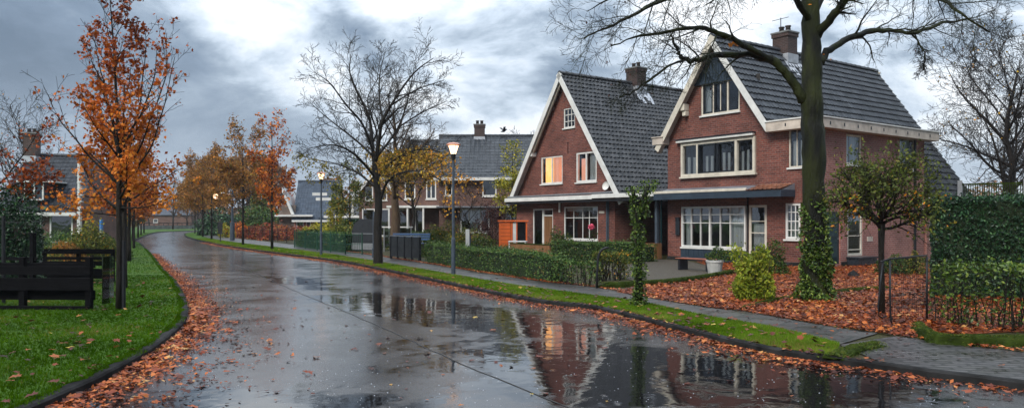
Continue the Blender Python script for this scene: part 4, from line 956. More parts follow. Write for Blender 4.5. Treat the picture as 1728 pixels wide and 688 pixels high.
ridge(rf1, (AX, -.38, AZ + .02), (AX, 10.3, AZ + .02), 'tile_b')
# bargeboards with the characteristic kick two thirds of the way down
fl_ = .16
for s_ in (-1, 1):
    xe = AX + s_ * 4.65; kx = AX + s_ * 2.55
    barge(rf1, [(xe, AZ - 4.65 * sl1 + .02), (AX, AZ + .04)], -.44, -.38, .26, 'white')
    barge(rf1, [(kx + s_ * .1, AZ - 2.65 * sl1 - .22), (AX, AZ - .24)], -.30, -.24, .16, 'cream')
kb = MB(); kb.box(AX + 2.42, AX + 2.62, -.36, .0, AZ - 2.5 * sl1 - .52, AZ - 2.5 * sl1 - .30); kb.box(AX - 2.62, AX - 2.42, -.36, .0, AZ - 2.5 * sl1 - .52, AZ - 2.5 * sl1 - .30); kb.build('corbel', M['white'], H1, bevel=.04)
sf = MB()
for s_ in (-1, 1):
    xe = AX + s_ * 4.6; sf.face([(xe, -.38, AZ - 4.6 * sl1 - .12), (AX, -.38, AZ - .12), (AX, 0, AZ - .12), (xe, 0, AZ - 4.6 * sl1 - .12)])
sf.build('soffit', M['cream_dirty'], rf1)
chimney(rf1, AX + .05, 5.06, AZ - .7, 10.15, .85, .70)
apron_flash(rf1, AX + .42, 4.6, 5.7, AX, AZ, sl1, 1)
pc = MB(); F.box(pc, A0 - .1, XL - .01, .0, .62, 2.86, 2.94); pco = pc.build('canopy', M['rubber'], H1)
pf = MB(); F.box(pf, A0 - .12, FX(1000, -.6), .62, .67, 2.80, 3.0); F.box(pf, FX(1000, -.6), XL - .012, .62, .68, 2.84, 3.03); pf.build('fascia', M['white'], pco, bevel=.01)
pg = MB(); F.box(pg, A0 - .1, XL - .012, .55, .62, 2.68, 2.80); pg.build('fascia_board', M['metal_dark'], pco)
gt = MB(); gt.tube([F.p(A0 - .1, .45, 3.06), F.p(-10.2, .45, 3.10)], .05, 8); gt.build('gutter', M['metal_grey'], pco)
wla = MB(); wla.tube([F.p(FX(946), .08, FZ(946, 358)), F.p(FX(946), .08, FZ(946, 341))], .05, 10); wla.build('wall_lamp', M['white'], H1)
dsh = MB(); dsh.lathe([(0, 0), (.12, .01), (.20, .05), (.22, .09)], 14); do_ = dsh.build('satellite_dish', M['white'], H1); do_.location = F.p(FX(1027), .12, FZ(1027, 314)); do_.rotation_euler = (R(75), R(20), 0)
npl = MB(); F.box(npl, FX(1011), FX(1020), .003, .02, FZ(1016, 360), FZ(1016, 356)); npl.build('name_plate', M['cream'], H1)
# ================= houses farther down the street
def simple_house(label, ox, oy, rz, L, Dp, ze, zr, brick, tile, group='brick houses facing the road', wins=(), side_wins=(), gable_front=False, chim=None, white=True, zb=0, over=.35, taperR=0.0):
    """local x along the front, ridge along x unless gable_front"""
    h = empty('house', (ox, oy, zb), rz, label, 'house', group); ws = []
    def mkwin(W, spec):
        u0, z0, u1, z1 = spec[:4]; k = dict(spec[4]) if len(spec) > 4 else {}
        window(W, u0, z0, u1, z1, h, mat=k.pop('mat', 'white'), fw=.09, inset=.06, **k)
    Fw = Wall(0, 0, 1, 0); Rw = Wall(L, 0, 0, 1); Lw = Wall(0, Dp, 0, -1); Bw = Wall(L, Dp, -1, 0)
    if gable_front:
        pf = [(0, 0), (L, 0), (L, ze), (L / 2, zr - .15), (0, ze)]; ps = [(0, 0), (Dp, 0), (Dp, ze), (0, ze)]
    else:
        pf = [(0, 0), (L, 0), (L, ze), (0, ze)]; ps = [(0, 0), (Dp, 0), (Dp, ze), (Dp / 2, zr - .15), (0, ze)]
    wall_part('front_wall', Fw, pf, [w[:4] for w in wins], M[brick], h)
    wall_part('back_wall', Bw, pf, [], M[brick], h)
    wall_part('side_wall', Rw, ps, [], M[brick], h)
    wall_part('side_wall', Lw, ps, [w[:4] for w in side_wins], M[brick], h)
    for w in wins: mkwin(Fw, w)
    for w in side_wins: mkwin(Lw, w)
    rb = MB()
    if gable_front:
        rb.box(L / 2 - .03, L / 2 + .03, -.2, Dp, zr - .25, zr - .08); r_ = rb.build('roof', M['brown_wood'], h)
        sl = (zr - ze) / (L / 2)
        slopes(r_, -.3, L + .3, L / 2, -over, Dp + .3, ze - .3 * sl, ze - .3 * sl, zr, tile, tw=.30, th=.36, sub=4)
        ridge(r_, (L / 2, -over, zr + .02), (L / 2, Dp + .3, zr + .02), tile)
        for s_ in (-1, 1): barge(r_, [(L / 2 + s_ * (L / 2 + .35), ze - .35 * sl + .03), (L / 2, zr + .04)], -over - .05, -over, .24, 'white')
    else:
        rb.box(-.2, L + .2, Dp / 2 - .03, Dp / 2 + .03, zr - .25, zr - .08); r_ = rb.build('roof', M['brown_wood'], h)
        sl = (zr - ze) / (Dp / 2); V = Vector((0, Dp / 2 + .35, zr - ze + .35 * sl)); lv = V.length; V.normalize()
        tiles('roof_tiles', r_, (-over, -.35, ze - .35 * sl), (1, 0, 0), V, L + 2 * over, lv, tile, tw=.30, th=.36, sub=4, taperR=taperR)
        V = Vector((0, -Dp / 2 - .35, zr - ze + .35 * sl)).normalized()
        tiles('roof_tiles', r_, (L + over, Dp + .35, ze - .35 * sl), (-1, 0, 0), V, L + 2 * over, lv, tile, tw=.30, th=.36, sub=4, taperL=taperR)
        ridge(r_, (-over, Dp / 2, zr + .02), (L + over - taperR, Dp / 2, zr + .02), tile)
        if white:
            gb_ = MB(); gb_.box(-over, L + over, -.46, -.34, ze - .35 * sl - .16, ze - .35 * sl + .04); gb_.build('gutter', M['white'], h)
    if chim: chimney(r_, chim[0], chim[1], zr - .6, zr + chim[2], .75, .7, 2)
    return h
def wx(px, D): return (px - 864) / FPX * D
# brick house with broad grey roof, left of the lamp-lit house
D3 = 52.0; x3 = wx(741, D3)
u = lambda px, D=D3, x0=x3: wx(px, D) - x0
z3 = lambda py, D=D3: EYE - (py - 371) / FPX * D
h3 = simple_house('brown brick house with a broad dark tiled roof and chimney behind the low hedges', x3, D3, 0, 6.6, 7.4, 4.95, 8.0, 'brick_brown', 'tile_a',
    wins=[(u(751), z3(330), u(764), z3(304)), (u(814), z3(331), u(838), z3(303)), (u(777), z3(392), u(826), z3(352), dict(cols=(.3, .7), curtain=[(.3, .7, .05, .95, 'curtain')])), (u(853), z3(385), u(870), z3(353))],
    chim=(u(799, 55.6, wx(741, 55.6)) + .1, 3.7, .75))
bg_ = MB(); bg_.box(-.1, 7.0, -1.0, .0, z3(348) - .1, z3(348)); 
bg_.build('canopy', M['rubber'], h3)
# attached lower left part with white framed upstairs windows and porch
D4 = 55.5; x4 = wx(666, D4)
h4 = simple_house('brown brick house with upstairs bay and white topped porch, seen behind the bare trees', x4, D4, R(-6), 3.9, 8.0, 5.6, 8.0, 'brick_brown', 'tile_a',
    wins=[(.75, z3(336, D4), 1.55, z3(305, D4)), (2.35, z3(336, D4), 3.1, z3(304, D4), dict(cols=(.5,))), (.2, .4, 1.1, z3(352, D4)), (1.5, .4, 2.2, z3(352, D4))], over=.2)
pm = MB(); pm.box(-.2, 3.9, -1.5, .0, z3(351, D4), z3(351, D4) + .16); p_ = pm.build('porch_roof', M['white'], h4)
pm = MB()
for x_ in (-.1, 1.25, 2.4, 3.75): pm.box(x_, x_ + .12, -1.45, -1.33, .1, z3(351, D4) - .003)
pm.build('porch_post', M['white'], h4)
# gable with curved white edge
D5 = 61.0; x5 = wx(606, D5)
h5 = simple_house('tall narrow brown gable house with arched white roof edge, left of the leaning tree', x5, D5, R(-4), 2.9, 7.5, 4.2, 5.9, 'brick_brown', 'tile_c', gable_front=True,
    wins=[(.5, z3(338, D5), 1.15, z3(315, D5)), (1.7, z3(338, D5), 2.3, z3(318, D5)), (.25, .5, 1.3, z3(352, D5)), (1.7, .5, 2.5, z3(352, D5))])
ar = MB()
pts = [(-.4 + .55 * (1 - math.cos(a)) , 2.2 + 2.9 * math.sin(a)) for a in np.linspace(0, math.pi / 2, 9)] 
for (a, b) in zip(pts[:-1], pts[1:]): ar.bar((a[0], -.45, a[1]), (b[0], -.45, b[1]), .18, .14, up=(0, 1, 0))
ar.build('curved_bargeboard', M['white'], h5)
D6 = 66; x6 = wx(556, D6)
h6 = simple_house('low white trimmed house half hidden behind the dark green hedge and yellow sapling', x6, D6, R(-8), 3.2, 6.0, 2.3, 3.6, 'brick_brown', 'tile_b', wins=[(.5, .8, 1.6, 2.0), (2.0, .8, 2.9, 2.0)])
# steep blue roof at the bend
D7 = 80; x7 = wx(496, D7)
h7 = simple_house('house with a steep blue grey tiled roof and pink brick ground floor near the bend', x7, D7, R(6), 4.4, 7.0, 2.15, 6.1, 'brick_pale', 'tile_c', wins=[(.25, .5, 1.0, 1.9), (1.25, .5, 1.75, 1.9)], over=.15)
ex = MB(); ex.box(-1.6, .1, .3, 6, .0, 3.4); ex.build('side_wing', M['brick_maroon'] if 'brick_maroon' in M else M['brick_brown'], h7)
ex = MB(); ex.box(-1.9, 2.0, -.5, .3, 2.16, 2.36); ex.build('flat_canopy', M['white'], h7)
ex = MB(); ex.hexa([(-.25, -.2, 2.4), (.05, -.2, 2.4), (.05, 6, 2.4), (-.25, 6, 2.4), (-1.3, -.2, 5.0), (-1.15, -.2, 5.2), (-1.15, 6, 5.2), (-1.3, 6, 5.0)]); ex.build('curved_bargeboard', M['white'], h7)
ex = MB(); ex.box(2.6, 4.2, -.32, -.1, .0, 2.1); ex.build('garage_door', M['blue_paint'], h7)
# house on the left
D8 = 45.0; x8 = wx(0, D8)
h8 = simple_house('dark roofed brick house with a tall chimney behind the shrubs on the left', x8, D8, R(8), 4.3, 7.0, 2.55, 5.95, 'brick_brown', 'tile_d', group=None,
    wins=[(1.7, .5, 2.3, 2.0), (2.75, .5, 4.05, 2.2, dict(curtain=None))], chim=(.35, 3.1, 1.3), over=.1)
dg = MB(); dg.box(1.3, 2.5, -.05, 2.0, 2.9, 4.05)
dgo = dg.build('dormer', M['blue_paint'], h8); dgr = MB(); dgr.box(1.0, 3.1, -.25, 2.1, 4.052, 4.14); dgr.build('dormer_roof', M['white'], dgo)
dgw = MB()
for x_ in (1.33, 1.88, 2.36): dgw.box(x_, x_ + .09, -.09, -.052, 3.0, 4.0)
dgw.box(1.42, 2.36, -.088, -.054, 2.98, 3.06); dgw.build('dormer_window', M['white'], dgo)
vb = MB(); vb.box(4.42, 4.60, -.35, -.1, .1, 2.6)
vb.box(4.44, 4.56, -.34, -.12, 2.6, 5.2)
for i in range(7): vb.box(4.42, 4.70, -.355, -.10, 2.5 + i * .38, 2.56 + i * .38)
vb.build('white_bargeboard', M['white'], h8)

# ------------------------------------------------------------------ trees
def grow(rr, p, d, L, r, lvl, P, out, inside=None):
    n = max(3, int(L / P['seg'][lvl])); st = L / n; pts = [p]; rad = [r]; dirs = [d]; wob = P['wob'][lvl]; up = P['up'][lvl]; end = P.get('end', .25)
    for i in range(n):
        dx_, dy_, dz_ = d; dx_ += rr.gauss(0, wob); dy_ += rr.gauss(0, wob); dz_ += rr.gauss(0, wob) + up
        l = math.sqrt(dx_ * dx_ + dy_ * dy_ + dz_ * dz_); d = (dx_ / l, dy_ / l, dz_ / l)
        q = (p[0] + d[0] * st, p[1] + d[1] * st, p[2] + d[2] * st)
        if inside and not inside(q): break
        p = q; pts.append(p); dirs.append(d); rad.append(r * (1 - (1 - end) * (i + 1) / n))
    if len(pts) < 2: return
    out.append((pts, rad, lvl)); spawn(rr, pts, rad, dirs, L, lvl, P, out, inside)
def spawn(rr, pts, rad, dirs, L, lvl, P, out, inside=None, t0=None):
    if lvl >= P['max']: return
    nc = P['n'][lvl]; t0 = P['t0'][lvl] if t0 is None else t0; az_ = rr.uniform(0, 6.28); m = len(pts) - 1
    for k in range(nc):
        t_ = t0 + (1 - t0) * (k + rr.uniform(.2, .8)) / nc; f = t_ * m; i = min(int(f), m - 1); f -= i
        b = tuple(pts[i][j] * (1 - f) + pts[i + 1][j] * f for j in range(3)); d = dirs[i + 1]; rb = rad[i] * (1 - f) + rad[i + 1] * f
        az_ += 2.4 + rr.gauss(0, .4); an = P['ang'][lvl] * rr.uniform(.75, 1.25)
        # perpendicular frame
        ax = (0, 0, 1) if abs(d[2]) < .9 else (1, 0, 0)
        sx = (d[1] * ax[2] - d[2] * ax[1], d[2] * ax[0] - d[0] * ax[2], d[0] * ax[1] - d[1] * ax[0]); l = math.sqrt(sum(c * c for c in sx)); sx = tuple(c / l for c in sx)
        tx = (d[1] * sx[2] - d[2] * sx[1], d[2] * sx[0] - d[0] * sx[2], d[0] * sx[1] - d[1] * sx[0])
        ca, sa = math.cos(an), math.sin(an); c, s_ = math.cos(az_), math.sin(az_)
        nd = tuple(d[j] * ca + (sx[j] * c + tx[j] * s_) * sa for j in range(3))
        ln = L * P['ratio'][lvl] * (1 - P.get('sh', .45) * (t_ - t0)) * rr.uniform(.75, 1.2)
        grow(rr, b, nd, ln, max(rb * P['rr'], P.get('rmin', .003)), lvl + 1, P, out, inside)
def rough_trunk(o, amp, seed=0):
    me = o.data; n = len(me.vertices); co = np.empty(n * 3, np.float32); me.vertices.foreach_get('co', co); no = np.empty(n * 3, np.float32); me.vertices.foreach_get('normal', no); co = co.reshape(-1, 3); no = no.reshape(-1, 3)
    a = np.arctan2(no[:, 1], no[:, 0]); z = co[:, 2]
    d = amp * (np.sin(a * 3 + z * 1.3 + seed) * .6 + np.sin(a * 5 - z * 2.9) * .4 + np.sin(z * 6.1 + a * 2) * .35 + np.random.default_rng(seed).normal(0, .25, n))
    me.vertices.foreach_set('co', (co + no * d[:, None]).reshape(-1)); me.update()
def tree_obj(root, branches, split, bark_, sides=(10, 7, 5, 3, 3, 3), rmin=.003, leaf=None):
    """levels <= split are the trunk mesh, the rest the crown mesh"""
    a = MB(); b = MB()
    for pts, rad, lvl in branches:
        (a if lvl <= split else b).tube(pts, [max(x, rmin) for x in rad], sides[min(lvl, 5)], cap=lvl <= 1)
    t_ = a.build('trunk', M[bark_], root, smooth=True)
    cr_ = b.build('crown' if leaf is None else 'twigs', M[bark_], root, smooth=True) if b.f else None
    return t_, cr_
def leaf_pts(branches, lvls, n, rng, jit=.05, filt=None):
    P = []
    for pts, rad, lvl in branches:
        if lvl in lvls: P += pts[1:]
    P = np.array(P)
    if filt is not None: P = P[filt(P)]
    if not len(P): return np.zeros((0, 3))
    return P[rng.integers(0, len(P), n)] + rng.normal(0, jit, (n, 3))
def leaves(root, P, size, mat, tmpl=LEAF, rng=RNG, name='crown', rnd=None, flat=None):
    n = len(P); return scatter(name, tmpl, P, size * rng.uniform(.6, 1.3, n), rot_rand(n, flat, rng), M[mat], root, rnd=rnd, rng=rng)

# --- 1: slender orange maple near the left kerb
rr = random.Random(12); rng = np.random.default_rng(12)
tx_, ty_ = GP(201, 521, ZL)
t1 = empty('street_tree', (tx_, ty_, ZL), 0, 'slender young maple with orange and dark red leaves, the nearest tree on the left lawn', 'tree', 'young trees along the left kerb')
br = []
trunk = [(0, 0, -.05), (.0, 0, .5), (.01, 0, 1.2), (-.01, .01, 1.9), (.0, 0, 2.5), (-.02, 0, 3.3), (-.06, .0, 4.2), (-.10, 0, 5.0), (-.16, 0, 5.75), (-.17, 0, 6.1)]
trad = [.068, .060, .055, .052, .048, .036, .026, .018, .010, .005]
P1 = dict(seg=(.3, .18, .13, .09, .07), wob=(.05, .09, .13, .18, .2), up=(.0, .10, .06, .02, 0), n=(26, 6, 4, 0), t0=(.30, .22, .15, .1), ang=(.75, .60, .75, .8), ratio=(.32, .38, .45, .5), rr=.55, max=3, sh=.62, rmin=.0035)
br.append((trunk, trad, 0)); dirs = [(0, 0, 1)] * len(trunk)
spawn(rr, trunk, trad, dirs, 4.2, 0, P1, br, None)
# a few long whips
for a, z0_, ln, tl in ((.3, 2.6, 3.0, .75), (3.3, 2.4, 2.5, .8), (5.8, 2.3, 2.9, .95), (2.6, 3.0, 2.4, .5), (1.0, 3.0, 2.6, .6), (6.1, 3.2, 2.0, .7)):
    grow(rr, (0, 0, z0_), (math.cos(a) * tl, math.sin(a) * tl * .6, .8), ln, .022, 1, P1, br)
# the low leafy branch reaching right over the road and one reaching left
for d_, ln, z0_ in (((1, -.1, .12), 1.35, 1.95), ((-1, -.2, .05), 1.15, 1.8)):
    grow(rr, (0, 0, z0_), d_, ln, .016, 1, dict(P1, up=(0, .035, .03, 0, 0)), br)
tree_obj(t1, br, 1, 'bark', (10, 6, 4, 3, 3), .0035, leaf=1)
def f1(P): return (rng.uniform(0, 1, len(P)) < np.interp(P[:, 2], [1.5, 2.4, 4.4, 6.2], [.5, 1, .75, .35]) * np.interp(np.hypot(P[:, 0], P[:, 1]), [0, .6, 1.2], [1, 1, .15])) & (np.sin(P[:, 0] * 6 + 1) + np.sin(P[:, 2] * 4 + P[:, 1] * 5) > -1.0)
LP = leaf_pts(br, (2, 3), 5600, rng, .05, f1)
rv = np.clip(.92 - .20 * (LP[:, 2] - 2.2) + rng.normal(0, .16, len(LP)), 0, 1)
leaves(t1, LP, .070, 'l_orange', MAPLE, rng, rnd=rv)
gd = MB(); gd.tube([(.10, -.02, -.03), (.10, -.02, 1.32)], .035, 8); gd.build('trunk_guard', M['metal_dark'], t1)

# --- young trees: one prototype for each side of the street, then copies
def young(name, label, loc, seed, leafmat, n_leaf, h=5.6, spread=.40, size=.09, stem=1.6, group=None, barkm='bark', cat='tree', rz=0.0):
    rr = random.Random(seed); rng = np.random.default_rng(seed); root = empty(name, loc, rz, label, cat, group)
    m = 9; trunk = [(rr.gauss(0, .03) * i / m, rr.gauss(0, .03) * i / m, -.05 + h * i / m) for i in range(m + 1)]; trad = [.085 * (1 - .9 * (i / m) ** .9) + .004 for i in range(m + 1)]
    P = dict(seg=(.4, .3, .22, .2), wob=(.04, .10, .14, .2), up=(0, .07, .04, 0), n=(20, 7, 4, 0), t0=(stem / h, .2, .15, 0), ang=(.95, .65, .8, 0), ratio=(spread, .42, .45, 0), rr=.5, max=3, sh=.6, rmin=.006)
    br = [(trunk, trad, 0)]; spawn(rr, trunk, trad, [(0, 0, 1)] * (m + 1), h, 0, P, br)
    tree_obj(root, br, 1, barkm, (8, 5, 3, 3), .005, leaf=1)
    if n_leaf:
        LP = leaf_pts(br, (2, 3), n_leaf, rng, .12, lambda P: (P[:, 2] < h * .78) | (rng.uniform(0, 1, len(P)) < .25)); leaves(root, LP, size, leafmat, LEAF, rng)
    return root
GL = 'young trees along the left kerb'; GR = 'young trees along the right verge'
y1 = young('street_tree', 'young orange tree on the left lawn, directly behind the nearest maple', (*GP(209, 486, ZL), ZL), 31, 'l_orange', 2600, 5.2, .30, .10, 1.9, GL)
y2 = young('street_tree', 'young orange tree on the left lawn, third from the camera', (*GP(218, 440, ZL), ZL), 32, 'l_orange', 3000, 5.4, .32, .14, 1.9, GL)
for i, (px, D, s_, lab) in enumerate(((226, 46, .9, 'fourth orange street tree along the left kerb'), (224, 62, 1.0, 'fifth orange street tree along the left kerb, where the kerb starts to bend'), (233, 74, 1.05, 'sixth orange street tree along the left kerb, by the bend'), (238, 86, 1.05, 'farthest but one orange street tree on the left side'), (243, 99, 1.1, 'farthest orange street tree on the left side, by the end of the lawn'))):
    c = copy_tree(y2); c.location = (wx(px, D), D, ZL); c.rotation_euler.z = i * 1.7; c.scale = (s_, s_, s_ * .92); c['label'] = lab
r1 = young('street_tree', 'slim verge tree with clumps of bright orange leaves, left of the second lamp', (*GP(459, 420, ZL), ZL), 41, 'l_orange', 2200, 7.6, .26, .17, 2.0, GR)
r2 = young('street_tree', 'rust leaved tree on the right verge, second after the clumpy orange one', (*GP(410, 413, ZL), ZL), 42, 'l_rust', 8500, 7.4, .44, .15, 2.0, GR)
for i, (px, py, s_, lab) in enumerate(((357, 403.8, 1.0, 'rust leaved tree on the right verge beside the dark name post'), (342, 399.3, 1.05, 'rust leaved tree on the right verge, fourth in the row'), (334, 395.6, 1.05, 'rust leaved tree on the right verge, fifth in the row'), (329, 393.5, 1.0, 'rust leaved tree at the far end of the right verge'))):
    c = copy_tree(r2); c.location = (*GP(px, py, ZL), ZL); c.rotation_euler.z = 1 + i * 2.1; c.scale = (s_, s_, s_ * .98); c['label'] = lab

# --- 2: the big half bare tree in the middle
rr = random.Random(77); rng = np.random.default_rng(77)
tx_, ty_ = GP(638, 445, ZL)
t2 = empty('street_tree', (tx_, ty_, ZL), 0, 'large spreading half bare tree with yellow lower leaves left of the nearest street lamp', 'tree', None)
k = ty_ / FPX; TP = lambda px, py, dy=0: ((px - 864) * (ty_ + dy) / FPX - tx_, dy, EYE - ZL - (py - 371) * (ty_ + dy) / FPX)
limbs = [([TP(638, 447), TP(638, 420), TP(637, 380), TP(639, 345), TP(636, 312), TP(632, 280)], [.20, .17, .155, .145, .13, .11]),
         ([TP(632, 282), TP(628, 240, .2), TP(622, 195, .5), TP(600, 150, .6), TP(590, 120, .7), TP(592, 92, .8)], [.085, .07, .055, .04, .025, .010]),
         ([TP(634, 272), TP(640, 235, -.3), TP(646, 205, -.5), TP(668, 165, -.8), TP(700, 122, -1.0), TP(732, 98, -1.2)], [.085, .07, .058, .045, .03, .012]),
         ([TP(630, 255), TP(612, 210, -.4), TP(585, 178, -.9), TP(556, 140, -1.2), TP(530, 122, -1.5)], [.055, .045, .035, .022, .010]),
         ([TP(628, 262), TP(600, 236, .5), TP(560, 205, .8), TP(528, 178, 1.2)], [.05, .038, .025, .010]),
         ([TP(646, 205, -.5), TP(640, 160, .3), TP(642, 120, .6), TP(650, 88, .8)], [.045, .034, .022, .010]),
         ([TP(638, 262), TP(672, 215, .8), TP(690, 160, 1.2), TP(700, 105, 1.4)], [.05, .04, .028, .010]),
         ([TP(660, 178, -.7), TP(702, 152, -.5), TP(748, 136, -.3)], [.035, .025, .010]),
         ([TP(672, 215, .8), TP(712, 190, 1), TP(755, 170, 1.1)], [.035, .025, .010]),
         ([TP(634, 300), TP(600, 262, -.8), TP(565, 245, -1.5), TP(522, 250, -2.0)], [.06, .045, .03, .010]),
         ([TP(636, 318), TP(604, 292, .6), TP(566, 276, 1.0), TP(520, 268, 1.4)], [.05, .038, .024, .010]),
         ([TP(641, 340), TP(655, 305, -.4), TP(684, 290, -1.0), TP(720, 292, -1.6), TP(762, 316, -2.0)], [.065, .05, .036, .025, .012]),
         ([TP(636, 300), TP(668, 268, .6), TP(708, 252, 1.0), TP(752, 258, 1.4)], [.055, .04, .026, .010]),
         ([TP(632, 280), TP(636, 225, 1.4), TP(620, 170, 1.9), TP(640, 130, 2.2)], [.05, .04, .026, .010])]
br = []
P2 = dict(seg=(.4, .3, .22, .16, .12), wob=(.05, .1, .12, .16, .2), up=(.0, .04, .05, .04, .02), n=(0, 14, 7, 4, 0), t0=(0, .12, .15, .12, 0), ang=(0, .75, .7, .7, 0), ratio=(0, .42, .50, .50, 0), rr=.5, max=4, sh=.35, rmin=.006)
for i, (pts, rad) in enumerate(limbs):
    L_ = sum(math.dist(pts[j], pts[j + 1]) for j in range(len(pts) - 1)); pp = []; rd_ = []
    C3 = [np.array(p) for p in pts]
    for j in range(len(pts) - 1):      # smooth the hand laid limb
        p0 = C3[max(j - 1, 0)]; p1 = C3[j]; p2_ = C3[j + 1]; p3 = C3[min(j + 2, len(pts) - 1)]
        for q_ in range(5):
            t_ = q_ / 5; pp.append(tuple(.5 * (2 * p1 + (p2_ - p0) * t_ + (2 * p0 - 5 * p1 + 4 * p2_ - p3) * t_ * t_ + (3 * p1 - p0 - 3 * p2_ + p3) * t_ ** 3))); rd_.append(rad[j] * (1 - t_) + rad[j + 1] * t_)
    pp.append(pts[-1]); rd_.append(rad[-1]); ds = [tuple((np.array(pp[min(a + 1, len(pp) - 1)]) - np.array(pp[max(a - 1, 0)])) / (math.dist(pp[min(a + 1, len(pp) - 1)], pp[max(a - 1, 0)]) + 1e-9)) for a in range(len(pp))]
    br.append((pp, rd_, 1 if i else 0))
    if i: spawn(rr, pp, rd_, ds, L_ * .8, 1, P2, br)
tree_obj(t2, br, 1, 'bark', (10, 7, 4, 3, 3), .006, leaf=1)
LP = leaf_pts(br, (3, 4), 2500, rng, .12, lambda P: (P[:, 2] < 4.4) & (P[:, 2] > 1.9))
lobe = (np.sin(LP[:, 0] * 2.3 + 1) + np.sin(LP[:, 2] * 3 + LP[:, 0]) + .9 * np.tanh(LP[:, 0])) > -.5
LP = LP[lobe]; rv = np.clip(.35 + .16 * LP[:, 0] + rng.normal(0, .22, len(LP)), 0, 1)
leaves(t2, LP, .11, 'l_yellow', LEAF, rng, rnd=rv)

# --- 3: the old tree by the right-hand house, ivy round its foot
rr = random.Random(5); rng = np.random.default_rng(5)
tx_, ty_ = GP(1375, 506, ZL)
t3 = empty('old_tree', (tx_, ty_, ZL), 0, 'tall old green-barked tree with ivy round its foot before the right-hand house', 'tree', None)
limbs = [([TP(1375, 508), TP(1376, 470), TP(1375, 400), TP(1374, 320), TP(1372, 240), TP(1370, 160), TP(1369, 80), TP(1368, 10), TP(1366, -80), TP(1362, -180)], [.29, .245, .22, .225, .24, .215, .19, .17, .14, .10]),
         ([TP(1356, 168), TP(1344, 148, -.1), TP(1322, 120, -.2), TP(1298, 100, -.25), TP(1262, 94, -.3), TP(1215, 93, -.3), TP(1178, 101, -.3), TP(1156, 101, -.4), TP(1143, 88, -.4), TP(1132, 60, -.5)], [.12, .10, .085, .075, .065, .06, .052, .045, .035, .02]),
         ([TP(1300, 102, -.25), TP(1262, 80, -.5), TP(1220, 60, -.7), TP(1180, 48, -.9), TP(1135, 52, -1.2), TP(1080, 62, -1.5), TP(1030, 78, -1.7)], [.06, .06, .055, .048, .036, .024, .010]),
         ([TP(1386, 105), TP(1400, 84, .2), TP(1444, 61, .4), TP(1490, 51, .5), TP(1540, 57, .6), TP(1590, 40, .8), TP(1640, 30, 1.0)], [.085, .07, .06, .052, .042, .028, .010]),
         ([TP(1376, 62), TP(1398, 36, -.3), TP(1425, 2, -.6), TP(1470, -40, -.9)], [.10, .085, .07, .05]),
         ([TP(1366, 40), TP(1345, 0, -.4), TP(1320, -50, -.7)], [.07, .055, .04]),
         ([TP(1372, 30), TP(1392, -10, .3), TP(1410, -60, .5)], [.06, .05, .04]),
         ([TP(1364, -60), TP(1290, -70, -.8), TP(1200, -40, -1.2), TP(1120, 0, -1.6), TP(1050, 35, -1.9), TP(985, 65, -2.0)], [.08, .06, .05, .038, .024, .008]),
         ([TP(1362, -90), TP(1260, -110, .8), TP(1150, -70, 1.2), TP(1060, -20, 1.4), TP(990, 20, 1.6)], [.07, .055, .04, .025, .008]),
         ([TP(1364, -40), TP(1310, -55, 1.0), TP(1250, -30, 1.6), TP(1190, 10, 2.0)], [.06, .045, .032, .012]),
         ([TP(1372, -50), TP(1450, -70, -.6), TP(1540, -30, -1.2), TP(1610, 15, -1.6), TP(1670, 55, -1.8)], [.07, .055, .042, .028, .008]),
         ([TP(1372, -70), TP(1440, -100, 1.0), TP(1530, -60, 1.8), TP(1600, 0, 2.2)], [.06, .05, .036, .012]),
         ([TP(1156, 100, -.4), TP(1120, 118, -.7), TP(1075, 150, -.9), TP(1045, 165, -1.0)], [.03, .022, .014, .006]),
         ([TP(1540, 57, .6), TP(1560, 90, .5), TP(1556, 120, .4)], [.022, .014, .006])]
br = []
P3 = dict(seg=(.5, .3, .16, .11, .09), wob=(.05, .12, .15, .18, .2), up=(.0, -.02, -.035, -.03, -.02), n=(0, 15, 8, 5, 0), t0=(0, .16, .12, .12, 0), ang=(0, .8, .75, .7, 0), ratio=(0, .34, .52, .50, 0), rr=.42, max=4, sh=.3, rmin=.003)
for i, (pts, rad) in enumerate(limbs):
    L_ = sum(math.dist(pts[j], pts[j + 1]) for j in range(len(pts) - 1)); pp = []; rd_ = []; C3 = [np.array(p) for p in pts]
    for j in range(len(pts) - 1):
        p0 = C3[max(j - 1, 0)]; p1 = C3[j]; p2_ = C3[j + 1]; p3 = C3[min(j + 2, len(pts) - 1)]
        for q_ in range(5):
            t_ = q_ / 5; w_ = .014 if i else .008
            pp.append(tuple(.5 * (2 * p1 + (p2_ - p0) * t_ + (2 * p0 - 5 * p1 + 4 * p2_ - p3) * t_ * t_ + (3 * p1 - p0 - 3 * p2_ + p3) * t_ ** 3) + np.array([rr.gauss(0, w_), rr.gauss(0, w_), rr.gauss(0, w_)]))); rd_.append((rad[j] * (1 - t_) + rad[j + 1] * t_) * rr.uniform(.95, 1.06))
    pp.append(pts[-1]); rd_.append(rad[-1]); ds = [tuple((np.array(pp[min(a + 1, len(pp) - 1)]) - np.array(pp[max(a - 1, 0)])) / (math.dist(pp[min(a + 1, len(pp) - 1)], pp[max(a - 1, 0)]) + 1e-9)) for a in range(len(pp))]
    br.append((pp, rd_, 1 if i else 0))
    if i: spawn(rr, pp, rd_, ds, min(L_, 4.2) * .75, 1, dict(P3, n=(0, 13 if i in (1, 2, 3) else 17, 8, 5, 0)), br, t0=.45 if i in (1, 4, 5, 6) else .22)
t3t, _ = tree_obj(t3, br, 1, 'bark_green', (24, 9, 4, 3, 3), .0032, leaf=1); rough_trunk(t3t, .012, 3)
LP = leaf_pts(br, (3, 4), 420, rng, .04); leaves(t3, LP, .05, 'l_maroon', LEAF, rng)
